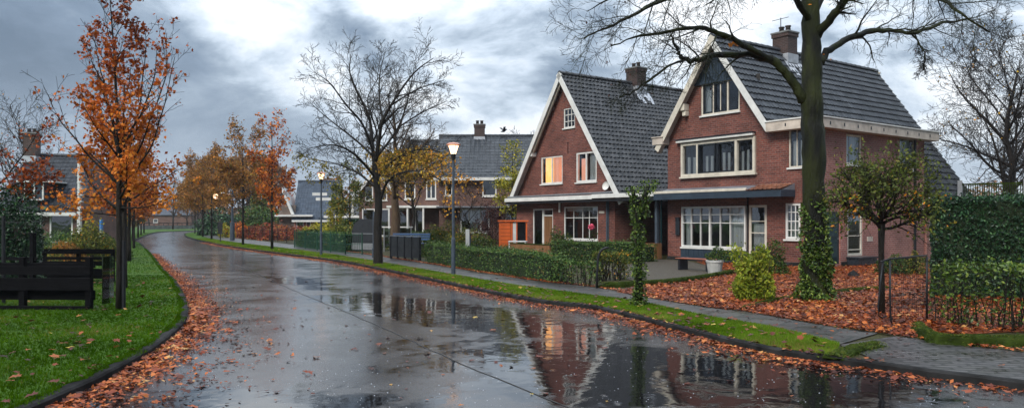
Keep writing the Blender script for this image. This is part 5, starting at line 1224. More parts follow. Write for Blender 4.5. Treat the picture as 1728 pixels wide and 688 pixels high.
LP = np.array([TP(1241, 74, -.5), TP(1238, 72, -.45), TP(1233, 76, -.5), TP(1402, 100, -.2), TP(1367, 8, -.32), TP(1245, 77, -.5), TP(1390, 92, -.3)]); lsz = [.12, .10, .12, .08, .09, .10, .05]
for i in range(7): scatter('leaf', MAPLE, LP[i:i + 1], np.array([lsz[i]]), rot_rand(1, .9, rng), M['l_orange'], t3, rnd=np.full(1, .85))
# ivy on the foot
def ivy_shell(parent, axis, rfun, z0, z1, n, size, mat, rng, name='ivy'):
    z = rng.uniform(z0, z1, n); a = rng.uniform(0, 2 * np.pi, n); r_ = rfun(z) * (1 + .0 * a) + np.abs(rng.normal(0, .035, n)) + .03 * np.sin(a * 3 + z * 4) + .025 * np.sin(z * 11)
    c = np.array([axis(zz_) for zz_ in z]); P = np.column_stack([c[:, 0] + r_ * np.cos(a), c[:, 1] + r_ * np.sin(a), z])
    keep = (np.sin(a * 2 + z * 5.1) + np.sin(z * 9 + a * 3) > -.9 - (z1 - z) * .8)
    P = P[keep]; return scatter(name, OVAL, P, size * rng.uniform(.6, 1.4, len(P)), rot_rand(len(P), None, rng), M[mat], parent)
ax3 = lambda z: ((TP(1375.5, 440)[0]), 0)
ivy_shell(t3, ax3, lambda z: .27 + .12 * np.clip((.45 - z) / .45, 0, 1) ** 1.2, 0, 1.15, 3400, .068, 'l_ivy', rng)
ivy_shell(t3, ax3, lambda z: .245 + 0 * z, 1.1, 2.15, 1500, .064, 'l_ivy', rng)

# --- ivy covered pollard stump on the verge
tx_, ty_ = GP(1078, 516, ZL)
pst_ = empty('ivy_post', (tx_, ty_, ZL), 0, 'slim forked pollard trunk wrapped in green ivy standing on the right verge', 'tree', None)
a = MB(); a.tube([(0, 0, -.05), (.0, 0, .8), (.01, 0, 1.6), (-.02, 0, 1.9), (-.09, 0, 2.15), (-.13, 0, 2.32)], [.09, .07, .065, .06, .05, .035], 9)
a.tube([(.02, 0, 1.6), (.09, .02, 1.95), (.13, .0, 2.2), (.19, 0, 2.42)], [.06, .05, .045, .035], 7); a.build('trunk', M['bark_green'], pst_, smooth=True)
rng = np.random.default_rng(8)
ivy_shell(pst_, lambda z: (0, 0), lambda z: .075 + .05 * np.clip((.2 - z) / .2, 0, 1), 0, 1.65, 2100, .050, 'l_ivy', rng)
ivy_shell(pst_, lambda z: (np.interp(z, [1.6, 1.9, 2.35], [-.03, -.06, -.16]), 0), lambda z: .065 + .03 * (z > 2.2), 1.6, 2.38, 800, .055, 'l_ivy', rng)
ivy_shell(pst_, lambda z: (np.interp(z, [1.7, 2.0, 2.45], [.07, .11, .19]), 0), lambda z: .05 + .05 * (z > 2.15), 1.75, 2.52, 560, .055, 'l_ivy', rng)

# --- round headed small tree in the leaf bed
rr = random.Random(19); rng = np.random.default_rng(19)
tx_, ty_ = GP(1488, 531, ZL)
rt = empty('small_tree', (tx_, ty_, ZL), 0, 'small round headed tree with thin trunk, green and yellow leaves, beside the wire gate', 'tree', None)
trunk = [(0, 0, -.05), (0, 0, .6), (-.01, 0, 1.2), (.0, 0, 1.65)]; br = [(trunk, [.062, .052, .05, .062], 0)]
P4 = dict(seg=(.3, .13, .1, .08), wob=(.05, .16, .2, .2), up=(0, .02, 0, 0), n=(0, 9, 6, 0), t0=(0, .25, .15, 0), ang=(0, .7, .8, 0), ratio=(0, .5, .55, 0), rr=.55, max=3, rmin=.003)
ell = lambda q: ((q[0] + .07) / 1.02) ** 2 + (q[1] / .95) ** 2 + ((q[2] - 2.12) / .70) ** 2 < 1
for i in range(13):
    a = i * 2.4; el_ = .25 + .9 * ((i * .618) % 1)
    grow(rr, (0, 0, 1.55 + .1 * (i % 3)), (math.cos(a) * math.cos(el_), math.sin(a) * math.cos(el_), math.sin(el_)), 1.25, .032, 1, P4, br, lambda q: ell(q) or q[2] < 1.75)
grow(rr, (0, 0, 1.5), (-.8, -.3, .45), .9, .022, 1, P4, br)
for i in range(9): a = i * .73; grow(rr, (0, 0, 1.7), (math.cos(a) * .55, math.sin(a) * .55, .8), 1.2, .014, 1, P4, br)
tree_obj(rt, br, 1, 'bark', (9, 5, 3, 3), .003, leaf=1)
LP = leaf_pts(br, (1, 2, 3), 4600, rng, .07, lambda P: P[:, 2] > 1.5); rv = np.clip(rng.normal(.42, .22, len(LP)), 0, .95); rv[(rng.uniform(0, 1, len(LP)) < .16) & (LP[:, 2] < 2.2) & (np.sin(LP[:, 0] * 7) > 0)] = 1; leaves(rt, LP, .064, 'l_olive', OVAL, rng, rnd=rv)


# --- other trees
def bare(label, loc, seed, h, spread=.5, barkm='bark_far', leafmat=None, nleaf=0, lsize=.12, stem=.25, r0=None, group=None, nb=(16, 9, 6, 4, 0), name='bare_tree', up=.05, lz=(0, 99), mx=4, rmin=.007):
    rr = random.Random(seed); rng = np.random.default_rng(seed); root = empty(name, loc, 0, label, 'tree', group); m = 8; r0 = r0 or h * .02
    trunk = [(rr.gauss(0, .05) * i * .5, rr.gauss(0, .05) * i * .5, -.05 + h * .85 * i / m) for i in range(m + 1)]; trad = [r0 * (1 - .85 * i / m) for i in range(m + 1)]
    P = dict(seg=(.5, .45, .3, .25, .2), wob=(.05, .10, .14, .16, .2), up=(0, up, up * .8, .02, 0), n=nb, t0=(stem, .2, .15, .1, 0), ang=(.85, .7, .7, .7, 0), ratio=(spread, .46, .5, .5, 0), rr=.5, max=mx, sh=.5, rmin=rmin)
    br = [(trunk, trad, 0)]; spawn(rr, trunk, trad, [(0, 0, 1)] * (m + 1), h, 0, P, br)
    tree_obj(root, br, 1, barkm, (8, 5, 3, 3, 3), rmin, leaf=1 if nleaf else None)
    if nleaf: LP = leaf_pts(br, (2, 3, 4), nleaf, rng, .12, lambda P: (P[:, 2] > lz[0]) & (P[:, 2] < lz[1])); leaves(root, LP, lsize, leafmat, LEAF, rng)
    return root
bt_r = bare('large bare tree with fine twigs behind the tall hedge at the right edge', (wx(1703, 34), 34, 0), 51, 10.2, .46, 'bark_far', 'l_yellow', 420, .12, .22, .24, nb=(26, 13, 8, 4, 0))
far_b = bare('bare far tree standing alone at the end of the road', (wx(292, 140), 140, 0), 52, 9.5, .55, 'bark_far', None, 0, nb=(14, 8, 5, 0), mx=3, rmin=.02)
bare('brown stemmed tree with yellow leaves behind the grey board fence', (wx(667, 40), 40, 0), 53, 9.0, .36, 'bark_brown', 'l_yellow', 2600, .13, .36, .30, nb=(16, 9, 6, 4, 0), lz=(2.4, 5.2), rmin=.006)
bare('bare tree rising behind the chimney of the left-hand house', (wx(38, 60), 60, 0), 54, 11.2, .42, 'bark_far', 'l_yellow', 120, .16, .25, .22, nb=(20, 10, 6, 0), mx=3, rmin=.012)
bare('small bare tree behind the roof of the lamp-lit house', (wx(884, 60), 60, 0), 55, 9.6, .25, 'bark_far', None, 0, nb=(16, 8, 5, 0), mx=3, rmin=.012)
bare('thin purple brown sapling in the garden hedge, just right of the nearest street lamp', (wx(793, 36.5), 36.5, 0), 56, 3.9, .34, 'bark', 'l_maroon', 160, .10, .35, .075, nb=(12, 6, 4, 0), mx=3, rmin=.006, name='sapling')
bare('dark forked tree trunk with yellow leaves in front of the white porch', (wx(696, 46), 46, 0), 57, 6.6, .5, 'bark', 'l_yellow', 2600, .16, .40, .14, nb=(12, 8, 5, 0), mx=3, rmin=.008, lz=(3, 6))
young('young_tree', 'slender yellow green tree in front of the broad dark roof', (wx(865, 44), 44, 0), 61, 'l_lime', 3400, 6.0, .22, .13, 1.6)
young('young_tree', 'small yellow tree in front of the low white trimmed house', (wx(568, 56), 56, 0), 62, 'l_lime', 1600, 4.2, .22, .14, 1.2)
young('young_tree', 'green leaved young tree between the second lamp and the big half bare tree', (wx(590, 50), 50, 0), 63, 'l_olive', 2600, 5.4, .30, .14, 1.8)
# dark leafy tree at the far left edge with branches hanging in from the left
rr = random.Random(91); rng = np.random.default_rng(91)
lt = empty('garden_tree', (wx(-40, 19), 19, ZL), 0, 'dark tree with rust red leaves reaching in at the left edge above the evergreen bush', 'tree', None)
trunk = [(0, 0, -.05), (.05, 0, 1), (.1, 0, 2), (.2, 0, 3.2)]; br = [(trunk, [.11, .1, .08, .05], 0)]
PL = dict(seg=(.3, .25, .18, .13), wob=(.05, .1, .15, .2), up=(0, .03, .02, 0), n=(0, 9, 5, 0), t0=(0, .2, .15, 0), ang=(0, .6, .7, 0), ratio=(0, .38, .45, 0), rr=.5, max=3, rmin=.004)
for d_, ln, z0_ in (((.8, 0, .5), 2.2, 1.6), ((1, -.2, .2), 2.4, 1.2), ((.5, .3, .8), 2.4, 2.2), ((1, .3, .05), 1.9, 1.7), ((-.5, 0, .8), 1.5, 2), ((.9, .2, .35), 1.6, 2.3)): grow(rr, (.08, 0, z0_), d_, ln, .03, 1, PL, br)
tree_obj(lt, br, 1, 'bark', (8, 5, 3, 3), .004, leaf=1)
LP = leaf_pts(br, (2, 3), 900, rng, .08, lambda P: P[:, 2] > 2.2); leaves(lt, LP, .09, 'l_orange', MAPLE, rng, rnd=np.clip(rng.normal(.22, .2, len(LP)), 0, 1))

# mixed far trees behind the houses and gardens: prototypes and copies
FT = 'far trees behind the houses'
pa = bare('broad far tree with faded rust leaves behind the street trees at the bend', (wx(345, 118), 118, 0), 71, 11.5, .42, 'bark_far', 'l_far', 3800, .42, .22, .2, FT, (16, 7, 4, 0), 'far_tree', mx=3, rmin=.03)
pb = bare('tall bare far tree behind the left kerb trees', (wx(175, 95), 95, 0), 72, 9.5, .42, 'bark_far', None, 0, .3, .22, .2, FT, (18, 8, 5, 0), 'far_tree', mx=3, rmin=.02)
pc_ = young('far_tree', 'bushy olive far tree in the gardens left of the road', (wx(150, 70), 70, 0), 73, 'l_olive', 4200, 6.5, .38, .30, .8, FT, 'bark_far')
lst = [(pa, 392, 112, .95, 'faded rust far tree rising above the pale blue post'), (pa, 430, 120, 1.05, 'faded rust far tree left of the blue roofed house'), (pa, 470, 118, .9, 'faded rust far tree behind the ridge of the blue roofed house'), (pa, 252, 150, .8, 'hazy orange far tree behind the end of the left lawn'), (pa, 316, 165, .85, 'hazy orange far tree right of the lone bare tree'),
       (pa, 560, 110, .7, 'faded rust far tree behind the gap right of the blue roof'), (pb, 410, 100, .9, 'tall bare far tree sticking out above the rust leaved street trees'), (pb, 350, 100, .8, 'bare far tree at the left end of the rust leaved row'), (pb, 120, 85, .8, 'bare far tree right of the left-hand house'),
       (pb, 1735, 60, .9, 'bare far tree at the right edge behind the garden fence'), (pc_, 190, 60, .85, 'olive far tree directly behind the nearest maple'), (pc_, 215, 88, .8, 'olive far tree between the left kerb trunks'), (pc_, 105, 58, .7, 'olive far tree against the right end of the left-hand house'), (pb, 1600, 80, .6, 'low bare far tree beyond the rear wing of the right-hand house'),
       (pa, 1640, 70, .35, 'low rusty far tree above the garden fence on the right'), (pa, 1690, 76, .38, 'low rusty far tree at the right end of the garden fence'), (pc_, 440, 96, .85, 'olive far tree behind the red shrubs'), (pc_, 1722, 42, .45, 'olive bushy tree in the top right corner of the tall hedge')]
for i, (pr, px, D, s_, lab) in enumerate(lst):
    c = copy_tree(pr); c.location = (wx(px, D), D, 0); c.rotation_euler.z = i * 1.3 + .4; c.scale = (s_, s_, s_); c['label'] = lab
# woodland closing the view: one mass nobody could count
rng = np.random.default_rng(99); n = 42000; az_ = rng.uniform(-.95, 1.35, n); Dw = rng.uniform(175, 215, n)
hm = 8.5 + 2.2 * np.sin(az_ * 23) + 1.6 * np.sin(az_ * 61 + 1) + 1.0 * np.sin(az_ * 140)
zz_ = hm * (1 - rng.uniform(0, 1, n) ** 1.6)
wf = scatter('woodland', LEAF, np.column_stack([az_ * Dw, Dw, zz_ * rng.uniform(.3, 1, n)]), rng.uniform(.6, 1.5, n), rot_rand(n, None, rng), M['l_far']); tag(wf, 'hazy brown woodland closing the view beyond the bend', 'woodland', kind='stuff')
# ------------------------------------------------------------------ hedges and shrubs
def hedge(name, label, poly, h, n, size, mat, rng, cat='hedge', top_amp=.03, thick=None, stems=0, group=None, loose=0.0, z0=.0, zb=ZL, sparse_low=False, tmpl=OVAL):
    """poly: footprint. Leaves crowd the outer 12 cm; twigs and a dense core fill the inside"""
    root = empty(name, (*np.mean(poly, 0), zb), 0, label, cat, group); c = np.mean(poly, 0); P = np.array(poly) - c; lo, hi = P.min(0), P.max(0)
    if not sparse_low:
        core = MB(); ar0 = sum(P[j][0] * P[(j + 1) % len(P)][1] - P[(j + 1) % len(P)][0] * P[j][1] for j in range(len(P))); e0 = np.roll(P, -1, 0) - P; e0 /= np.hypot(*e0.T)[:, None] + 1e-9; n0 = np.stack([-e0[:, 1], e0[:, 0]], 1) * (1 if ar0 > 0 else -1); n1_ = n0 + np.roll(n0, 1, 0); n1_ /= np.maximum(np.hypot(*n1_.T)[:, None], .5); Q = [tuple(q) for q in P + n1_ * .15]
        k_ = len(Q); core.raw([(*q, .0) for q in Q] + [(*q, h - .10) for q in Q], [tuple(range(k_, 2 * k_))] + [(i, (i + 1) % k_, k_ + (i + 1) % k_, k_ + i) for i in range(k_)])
        core.build('branches', M['core'], root)  # solid core; the hedge's inner shade is put into its dark colour
    per = np.hypot(*(np.roll(P, -1, 0) - P).T); cum = np.concatenate([[0], np.cumsum(per)]); area = abs(hi[0] - lo[0]) * abs(hi[1] - lo[1]) * .6
    nside = int(n * (per.sum() * h) / (per.sum() * h + area)); s_ = rng.uniform(0, cum[-1], nside); i = np.clip(np.searchsorted(cum, s_) - 1, 0, len(P) - 1); f = (s_ - cum[i]) / per[i]
    a = P[i]; b = P[(i + 1) % len(P)]; q = a * (1 - f)[:, None] + b * f[:, None]; d = (b - a) / per[i][:, None]; ar = sum(P[j][0] * P[(j + 1) % len(P)][1] - P[(j + 1) % len(P)][0] * P[j][1] for j in range(len(P)))
    nrm = np.stack([d[:, 1], -d[:, 0]], 1) * (1 if ar > 0 else -1)
    zz_ = h * (rng.uniform(0, 1, nside) ** (.62 if sparse_low else 1.0))
    bul = top_amp * (np.sin(q[:, 0] * 6 + q[:, 1] * 5 + zz_ * 4) + np.sin(q[:, 0] * 2.7 - q[:, 1] * 3.3 + zz_ * 9))
    dep = np.abs(rng.normal(0, .05 + loose, nside)); q = q - nrm * (dep - bul - rng.uniform(0, loose + 1e-6, nside))[:, None]
    A_ = np.column_stack([q, zz_])
    tpn = n - nside; tq = sample_poly([tuple(p) for p in P], tpn, None, rng); tz = h + top_amp * (np.sin(tq[:, 0] * 5 + tq[:, 1] * 6) + np.sin(tq[:, 0] * 2.2 - 1)) - np.abs(rng.normal(0, .03 + loose * .5, tpn)) + (rng.uniform(0, 1, tpn) < .08) * rng.uniform(0, .13 + loose, tpn)
    A_ = np.vstack([A_, np.column_stack([tq, tz])]); A_[:, 2] += z0
    gap = np.sin(A_[:, 0] * 3.1 + A_[:, 2] * 5) + np.sin(A_[:, 1] * 3.7 - A_[:, 2] * 3.1) + np.sin(A_[:, 0] * 9 + A_[:, 1] * 8 + A_[:, 2] * 7) * .7; A_ = A_[(gap > -1.5) | (rng.uniform(0, 1, len(A_)) < .35)]
    scatter('foliage', tmpl, A_, size * rng.uniform(.5, 1.5, len(A_)), rot_rand(len(A_), None, rng), M[mat], root)
    if stems:
        rs = random.Random(int(rng.integers(1e6))); mb = MB()
        for k_ in range(stems):
            j = rs.randrange(len(P)); f_ = rs.random(); p = P[j] * (1 - f_) + P[(j + 1) % len(P)] * f_; p = p * rs.uniform(.4, 1.0); x, y = p; L_ = h * rs.uniform(.75, 1.0); pts = [(x, y, -.03)]
            for m_ in range(4): x += rs.gauss(0, .035); y += rs.gauss(0, .035); pts.append((x, y, L_ * (m_ + 1) / 4))
            r_ = rs.uniform(.006, .016); mb.tube(pts, [r_, r_ * .9, r_ * .8, r_ * .6, r_ * .3], 4)
        mb.build('stems', M['bark'], root)
    return root
M['core'] = plain('shade-coloured hedge core', (.014, .026, .009), .8, .5, 12, bstr=.6)
def quad(a, b, w, side=1):
    """footprint from front edge a-b, reaching w to the back (away from the road)"""
    a = np.array(a); b = np.array(b); d = (b - a) / np.linalg.norm(b - a); nn_ = np.array([-d[1], d[0]]) * side
    return [tuple(a), tuple(b), tuple(b + nn_ * w), tuple(a + nn_ * w)]
def band(pts, w):
    C_ = catmull(pts, .8); return C_ + list(reversed(offset(C_, w)))
rng = np.random.default_rng(41)
hA = [g(925, 476), g(860, 464), g(790, 453.5), g(715, 441)]
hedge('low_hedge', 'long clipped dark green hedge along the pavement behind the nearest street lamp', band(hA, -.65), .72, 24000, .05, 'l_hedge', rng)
hA2 = [g(1004, 484), g(965, 480.5), g(930, 476.5)]
hedge('low_hedge', 'thin see-through end of the hedge on slanting stems beside the bent black tube', band(hA2, -.25), .66, 2000, .055, 'l_hedge', rng, sparse_low=True, stems=34, loose=.03)
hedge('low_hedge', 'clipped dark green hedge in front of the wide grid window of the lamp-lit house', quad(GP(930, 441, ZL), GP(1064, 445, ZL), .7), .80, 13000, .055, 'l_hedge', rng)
hedge('low_hedge', 'yellowing reedy hedge behind the bent black tube', quad(GP(1012, 474, ZL), GP(1068, 471, ZL), .4), .80, 1700, .06, 'l_olive', rng, sparse_low=True, stems=60, loose=.05)
hedge('low_hedge', 'small box hedge in front of the dark carport', quad(GP(1088, 442, ZL), GP(1110, 441, ZL), .8), .70, 1500, .06, 'l_green', rng)
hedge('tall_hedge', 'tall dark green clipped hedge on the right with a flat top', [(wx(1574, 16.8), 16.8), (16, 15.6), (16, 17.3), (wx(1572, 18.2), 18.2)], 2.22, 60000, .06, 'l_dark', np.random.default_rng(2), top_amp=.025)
hv = [(7.05, 12.75), (7.1, 12.1), (7.9, 11.1), (9.5, 10.4), (12.2, 9.6), (12.4, 10.2), (9.8, 11.1), (8.3, 11.9)]
v_ = hedge('vine_hedge', 'low vine hedge of tangled stems with light green leaves, by the brick driveway', hv, 1.0, 9000, .060, 'l_ivy', np.random.default_rng(3), sparse_low=True, stems=190, loose=.06)
rs = random.Random(8); mb = MB(); Pv = np.array(hv) - np.mean(hv, 0)
for k_ in range(170):     # tangled twiners
    j = rs.randrange(len(Pv)); f_ = rs.random(); p = Pv[j] * (1 - f_) + Pv[(j + 1) % len(Pv)] * f_; x, y, z = p[0], p[1], rs.uniform(.1, .9); pts = [(x, y, z)]
    dx_, dy_, dz_ = rs.gauss(0, 1), rs.gauss(0, .4), rs.gauss(0, 1)
    for m_ in range(7):
        dx_ += rs.gauss(0, .6); dy_ += rs.gauss(0, .3); dz_ += rs.gauss(0, .6) - .15; l = math.sqrt(dx_ ** 2 + dy_ ** 2 + dz_ ** 2); x += dx_ / l * .09; y += dy_ / l * .04; z = min(1.05, max(.02, z + dz_ / l * .09)); pts.append((x, y, z))
    mb.tube(pts, .005, 4)
mb.build('tendrils', M['bark'], v_)
q_ = np.column_stack([sample_poly([tuple(p) for p in Pv], 900, None, np.random.default_rng(3)), np.random.default_rng(4).uniform(0, .9, 900)])
scatter('lower_leaves', OVAL, q_, .05, rot_rand(900), M['l_ivy'], v_)

def bush(label, c, rx, ry, h, n, size, mat, seed, zb=ZL, name='bush', group=None, tmpl=OVAL, flat=None, lift=.0, vase=False):
    rng = np.random.default_rng(seed); root = empty(name, (c[0], c[1], zb), 0, label, 'bush', group)
    d = rng.normal(size=(n, 3)); d /= np.linalg.norm(d, axis=1)[:, None]; d[:, 2] = np.abs(d[:, 2]) * .98 - .02 * (rng.uniform(0, 1, n) < .5)
    lum = 1 + .16 * np.sin(d[:, 0] * 5 + seed) * np.sin(d[:, 1] * 5) + .14 * np.sin(d[:, 2] * 8 + d[:, 0] * 4 + seed)
    r_ = np.clip(1 - np.abs(rng.normal(0, .20, n)), .2, 1.1) * lum
    P = d * r_[:, None] * np.array([rx, ry, h * .92]); P[:, 2] = np.maximum(P[:, 2], .01) + lift
    if vase: P[:, :2] *= (.62 + .55 * np.clip(P[:, 2:] / h, 0, 1))
    # a few shoots stick out
    sh = rng.uniform(0, 1, n) < .05; P[sh] *= rng.uniform(1.02, 1.22, sh.sum())[:, None]
    scatter('foliage', tmpl, P, size * rng.uniform(.6, 1.35, n), rot_rand(n, flat, rng), M[mat], root, rng=rng)
    rs = random.Random(seed); mb = MB()
    for k_ in range(16):
        a = rs.uniform(0, 6.28); t_ = rs.uniform(.3, .9); mb.tube([(0.1 * math.cos(a) * rx, .1 * math.sin(a) * ry, -.03), (t_ * .5 * rx * math.cos(a), t_ * .5 * ry * math.sin(a), h * .45), (t_ * rx * .8 * math.cos(a), t_ * ry * .8 * math.sin(a), h * .8 * (1.1 - t_ * .5))], [.015, .01, .004], 4)
    mb.build('stem', M['bark'], root)
    return root
# light green feathery bush beside the old tree
fb = bush('light green feathery bamboo-like bush in the fallen leaves, left of the ivy covered tree', GP(1273, 505, ZL), .60, .52, 1.30, 5200, .075, 'l_bamboo', 4, vase=True)
rs = random.Random(3); mb = MB()
for k_ in range(26):
    a = rs.uniform(0, 6.28); r_ = rs.uniform(.05, .38); x, y = r_ * math.cos(a), r_ * math.sin(a) * .8; mb.tube([(x * .7, y * .7, -.02), (x * .85, y, .5), (x * 1.1, y * 1.1, rs.uniform(.8, 1.15))], [.009, .007, .004], 4)
mb.build('cane', M['bark_brown'], fb)
bush('dark glossy shrub against the corner pier of the right-hand house', GP(1299, 462, ZL), .62, .45, 1.15, 2400, .075, 'l_green', 5)
bush('low dark shrub at the foot of the pale side wall', GP(1508, 462, ZL), .55, .5, .62, 1500, .07, 'l_green', 6)
bush('small shrub by the downpipe at the end of the side wall', GP(1545, 462, ZL), .35, .4, .75, 900, .07, 'l_olive', 7)
bush('dark shrub with light tips standing on the pot beside the red bench', (GP(1216, 461, ZL)[0], GP(1216, 461, ZL)[1]), .52, .4, .42, 1400, .06, 'l_green', 8, zb=ZL + .42)
bush('round bush in front of the wide grid window of the lamp-lit house', GP(948, 437, ZL), .85, .6, 1.45, 2600, .08, 'l_green', 9)
bush('broad dark green bush behind the dark board fence', GP(713, 421, ZL), 2.1, 1.3, 1.35, 5200, .11, 'l_green', 10)
bush('grey green bushy shrub behind the hedge at the nearest lamp', GP(752, 421, ZL), 1.2, 1.0, 1.75, 3600, .10, 'l_bamboo', 11).children[0].data.materials[0] = M['l_olive']
bush('loose light green shrub right of the nearest lamp post', GP(784, 427, ZL), 1.1, .9, 1.35, 3200, .09, 'l_olive', 12)
bush('low bright green bush left of the orange shed', GP(812, 428, ZL), 1.0, .8, .95, 2400, .08, 'l_green', 13)
bush('clipped low bush in front of the orange shed', GP(848, 433, ZL), 1.0, .5, .62, 2200, .07, 'l_hedge', 17)
bush('tall maroon leaved bush left of the orange shed', (wx(832, 45), 45), 1.15, 1.0, 3.0, 3400, .11, 'l_maroon', 14)
bush('low green bush filling the gap behind the long hedge by the lamp', GP(738, 433, ZL), 1.0, .5, .85, 2400, .08, 'l_green', 15)
# far hedges and shrubs on the right side
hedge('low_hedge', 'dark green hedge behind the green mesh fence', band([g(578, 424), g(545, 421), g(500, 415)], -1.2), .95, 6500, .12, 'l_hedge', rng)
bush('yellowing shrub above the green mesh fence', GP(590, 418, ZL), 1.9, 1.2, 1.75, 3600, .16, 'l_lime', 21).children[0].data.materials[0] = M['l_olive']
bush('pale yellow green shrub left of the yellowing one by the second lamp', GP(560, 414, ZL), 1.8, 1.2, 1.55, 3200, .16, 'l_lime', 22)
hedge('tall_hedge', 'dark square hedge in front of the low white trimmed house', quad(GP(570, 408, 0), GP(608, 408, 0), 1.5), 1.75, 4200, .14, 'l_dark', rng)
RS = 'red shrubs before the blue roofed house'
for i, (px, py, lab, m_, rx, h_) in enumerate(((478, 407, 'red shrub at the left corner of the blue roofed house', 'l_red', 1.9, 1.3), (452, 405, 'deep red shrub behind the clumpy orange street tree', 'l_red', 1.7, 1.5), (430, 403, 'red shrub left of the clumpy orange street tree', 'l_red', 1.8, 1.2), (404, 401, 'orange red shrub beside the second rust leaved tree', 'l_orange', 1.4, 1.5))):
    bush(lab, GP(px, py, 0), rx, 1.4, h_, 1500, .2, m_, 30 + i, group=RS)
bush('red flowering bush by the pink brick front', GP(514, 401, 0), 1.2, 1.0, 1.3, 900, .18, 'l_red', 36)
bush('yellow bush left of the second street lamp', GP(534, 404, 0), 1.5, 1.0, 1.5, 1500, .18, 'l_lime', 37)
bush('large dark green bush behind the red shrubs', GP(432, 397, 0), 4.6, 2.0, 3.3, 4200, .3, 'l_hedge', 38)
bush('dark blue green bush beside the grey lamp pole', GP(370, 398, 0), 2.8, 1.5, 3.0, 2600, .28, 'l_dark', 39)
bush('small yellow bush beside the grey lamp pole', GP(382, 402, 0), .8, .6, 1.5, 700, .16, 'l_lime', 40)
# left side
bush('large dark evergreen bush at the left edge above the black fence', (wx(8, 19.0), 19.0), 1.0, .9, 2.55, 16000, .075, 'l_dark', 50)
bush('dark green hedge-like bush under the windows of the left-hand house', (wx(95, 38), 38), 2.3, 1.2, 1.15, 5200, .10, 'l_hedge', 51)
bush('mixed olive shrub behind the far black rail fence', (wx(150, 31), 31), 1.15, .9, 1.55, 4200, .09, 'l_olive', 52)
bush('green shrub at the right end of the far black rail fence', (wx(180, 32.5), 32.5), .9, .9, 1.2, 3000, .09, 'l_green', 53)
bush('russet brown low shrub behind the far black rail fence', (wx(112, 30), 30), .75, .6, 1.0, 2000, .08, 'l_maroon', 54).children[0].data.materials[0] = M['l_rust']
bush('pale grey green plant behind the posts of the near black fence', (wx(72, 22), 22), .75, .6, .95, 2200, .07, 'l_olive', 55)
bush('yellow leaved sapling bush before the left-hand house', (wx(152, 36), 36), .7, .6, 1.95, 900, .10, 'l_lime', 56)
hedge('low_hedge', 'far hedge behind the left kerb trees', quad((wx(165, 52), 52), (wx(205, 60), 60), 1.5), 1.5, 3000, .16, 'l_hedge', rng)

# ------------------------------------------------------------------ street furniture and fences
def lamp(label, x, y, h=4.05, fingers=False):
    r_ = empty('street_lamp', (x, y, ZL), 0, label, 'street lamp', 'street lamps'); s_ = h / 4.05
    a = MB(); a.lathe([(.0, -.05), (.068, -.05), (.064, 1.1), (.046, 1.16), (.038, 3.5), (.032, 3.50), (.05, 3.56)], 14); a.build('pole', M['metal_blue'], r_, smooth=False)
    b = MB(); b.lathe([(.03, 3.52), (.055, 3.54), (.085, 3.70), (.08, 3.71), (.0, 3.70)], 18); b.build('lamp_base', M['metal_dark'], r_)
    c = MB(); c.lathe([(.080, 3.71), (.115, 3.82), (.165, 3.965)], 20); c.build('lamp_glass', M['lamp_glow'], r_, smooth=True)
    for k_ in range(4):
        a_ = k_ * math.pi / 2 + .5; rb = MB(); rb.tube([(.086 * math.cos(a_), .086 * math.sin(a_), 3.70), (.172 * math.cos(a_), .172 * math.sin(a_), 3.975)], .007, 5); rb.build('lamp_rib', M['metal_dark'], r_)
    d = MB(); d.lathe([(.0, 3.97), (.19, 3.97), (.225, 3.985), (.225, 4.005), (.15, 4.05), (.0, 4.075)], 22); d.build('lamp_hood', M['lamp_top'], r_)
    if fingers:
        for (za, l, a_) in ((2.98, -.42, 0.1), (2.98, .30, -.15), (2.74, -.26, .0), (2.74, .46, .1)):
            f_ = MB(); sx = 1 if l > 0 else -1; f_.hexa([(sx * .05, -.02, za - .07), (l, -.02 + a_ * l, za - .07), (l, .02 + a_ * l, za - .07), (sx * .05, .02, za - .07), (sx * .05, -.02, za + .07), (l, -.02 + a_ * l, za + .07), (l, .02 + a_ * l, za + .07), (sx * .05, .02, za + .07)]); f_.build('finger_board', M['white'], r_)
    r_.scale = (1, 1, s_); return r_
M['lamp_top'] = plain('copper pink lamp hood', (.50, .24, .17), .4, .15, 5, bstr=0)
lamp('nearest street lamp, glowing cone lantern on a tall pole in front of the hedge', *GP(765, 463.5, ZL), 4.12)
lamp('second street lamp farther along the verge, with white finger boards on its pole', *GP(542, 430, ZL), 4.05, True)
x_, y_ = GP(392, 405, ZL)
fl_ = empty('street_lamp', (x_, y_, ZL), 0, 'farthest street lamp, grey pole with an arm and glowing head among the rust leaved trees', 'street lamp', 'street lamps')
a = MB(); a.tube([(0, 0, -.05), (0, 0, 1.5), (0, 0, 1.52), (0, 0, 4.2)], [.20, .19, .10, .08], 12); a.build('pole', M['metal_blue'], fl_)
a = MB(); a.tube([(0, 0, 3.75), (-.7, 0, 4.02), (-1.35, 0, 3.95)], .035, 6); a.tube([(0, 0, 3.2), (-.05, 0, 4.3)], .06, 6); a.build('arm', M['metal_grey'], fl_)
a = MB(); a.lathe([(0, 3.50), (.14, 3.55), (.22, 3.72), (.16, 3.9), (0, 3.93)], 14, -1.42, 0); a.build('lamp_glass', M['lamp_glow'], fl_, smooth=True)
x_, y_ = GP(372, 408, ZL)
nm = MB(); nm.box(-.03, .03, -.03, .03, -.05, .75); r_ = empty('name_post', (x_, y_, ZL), 0, 'small dark sign on a short post by the far pavement', 'sign'); nm.build('post', M['metal_dark'], r_); nm = MB(); nm.box(-.18, .18, -.05, -.031, .62, 1.55); nm.build('sign_board', M['metal_dark'], r_)
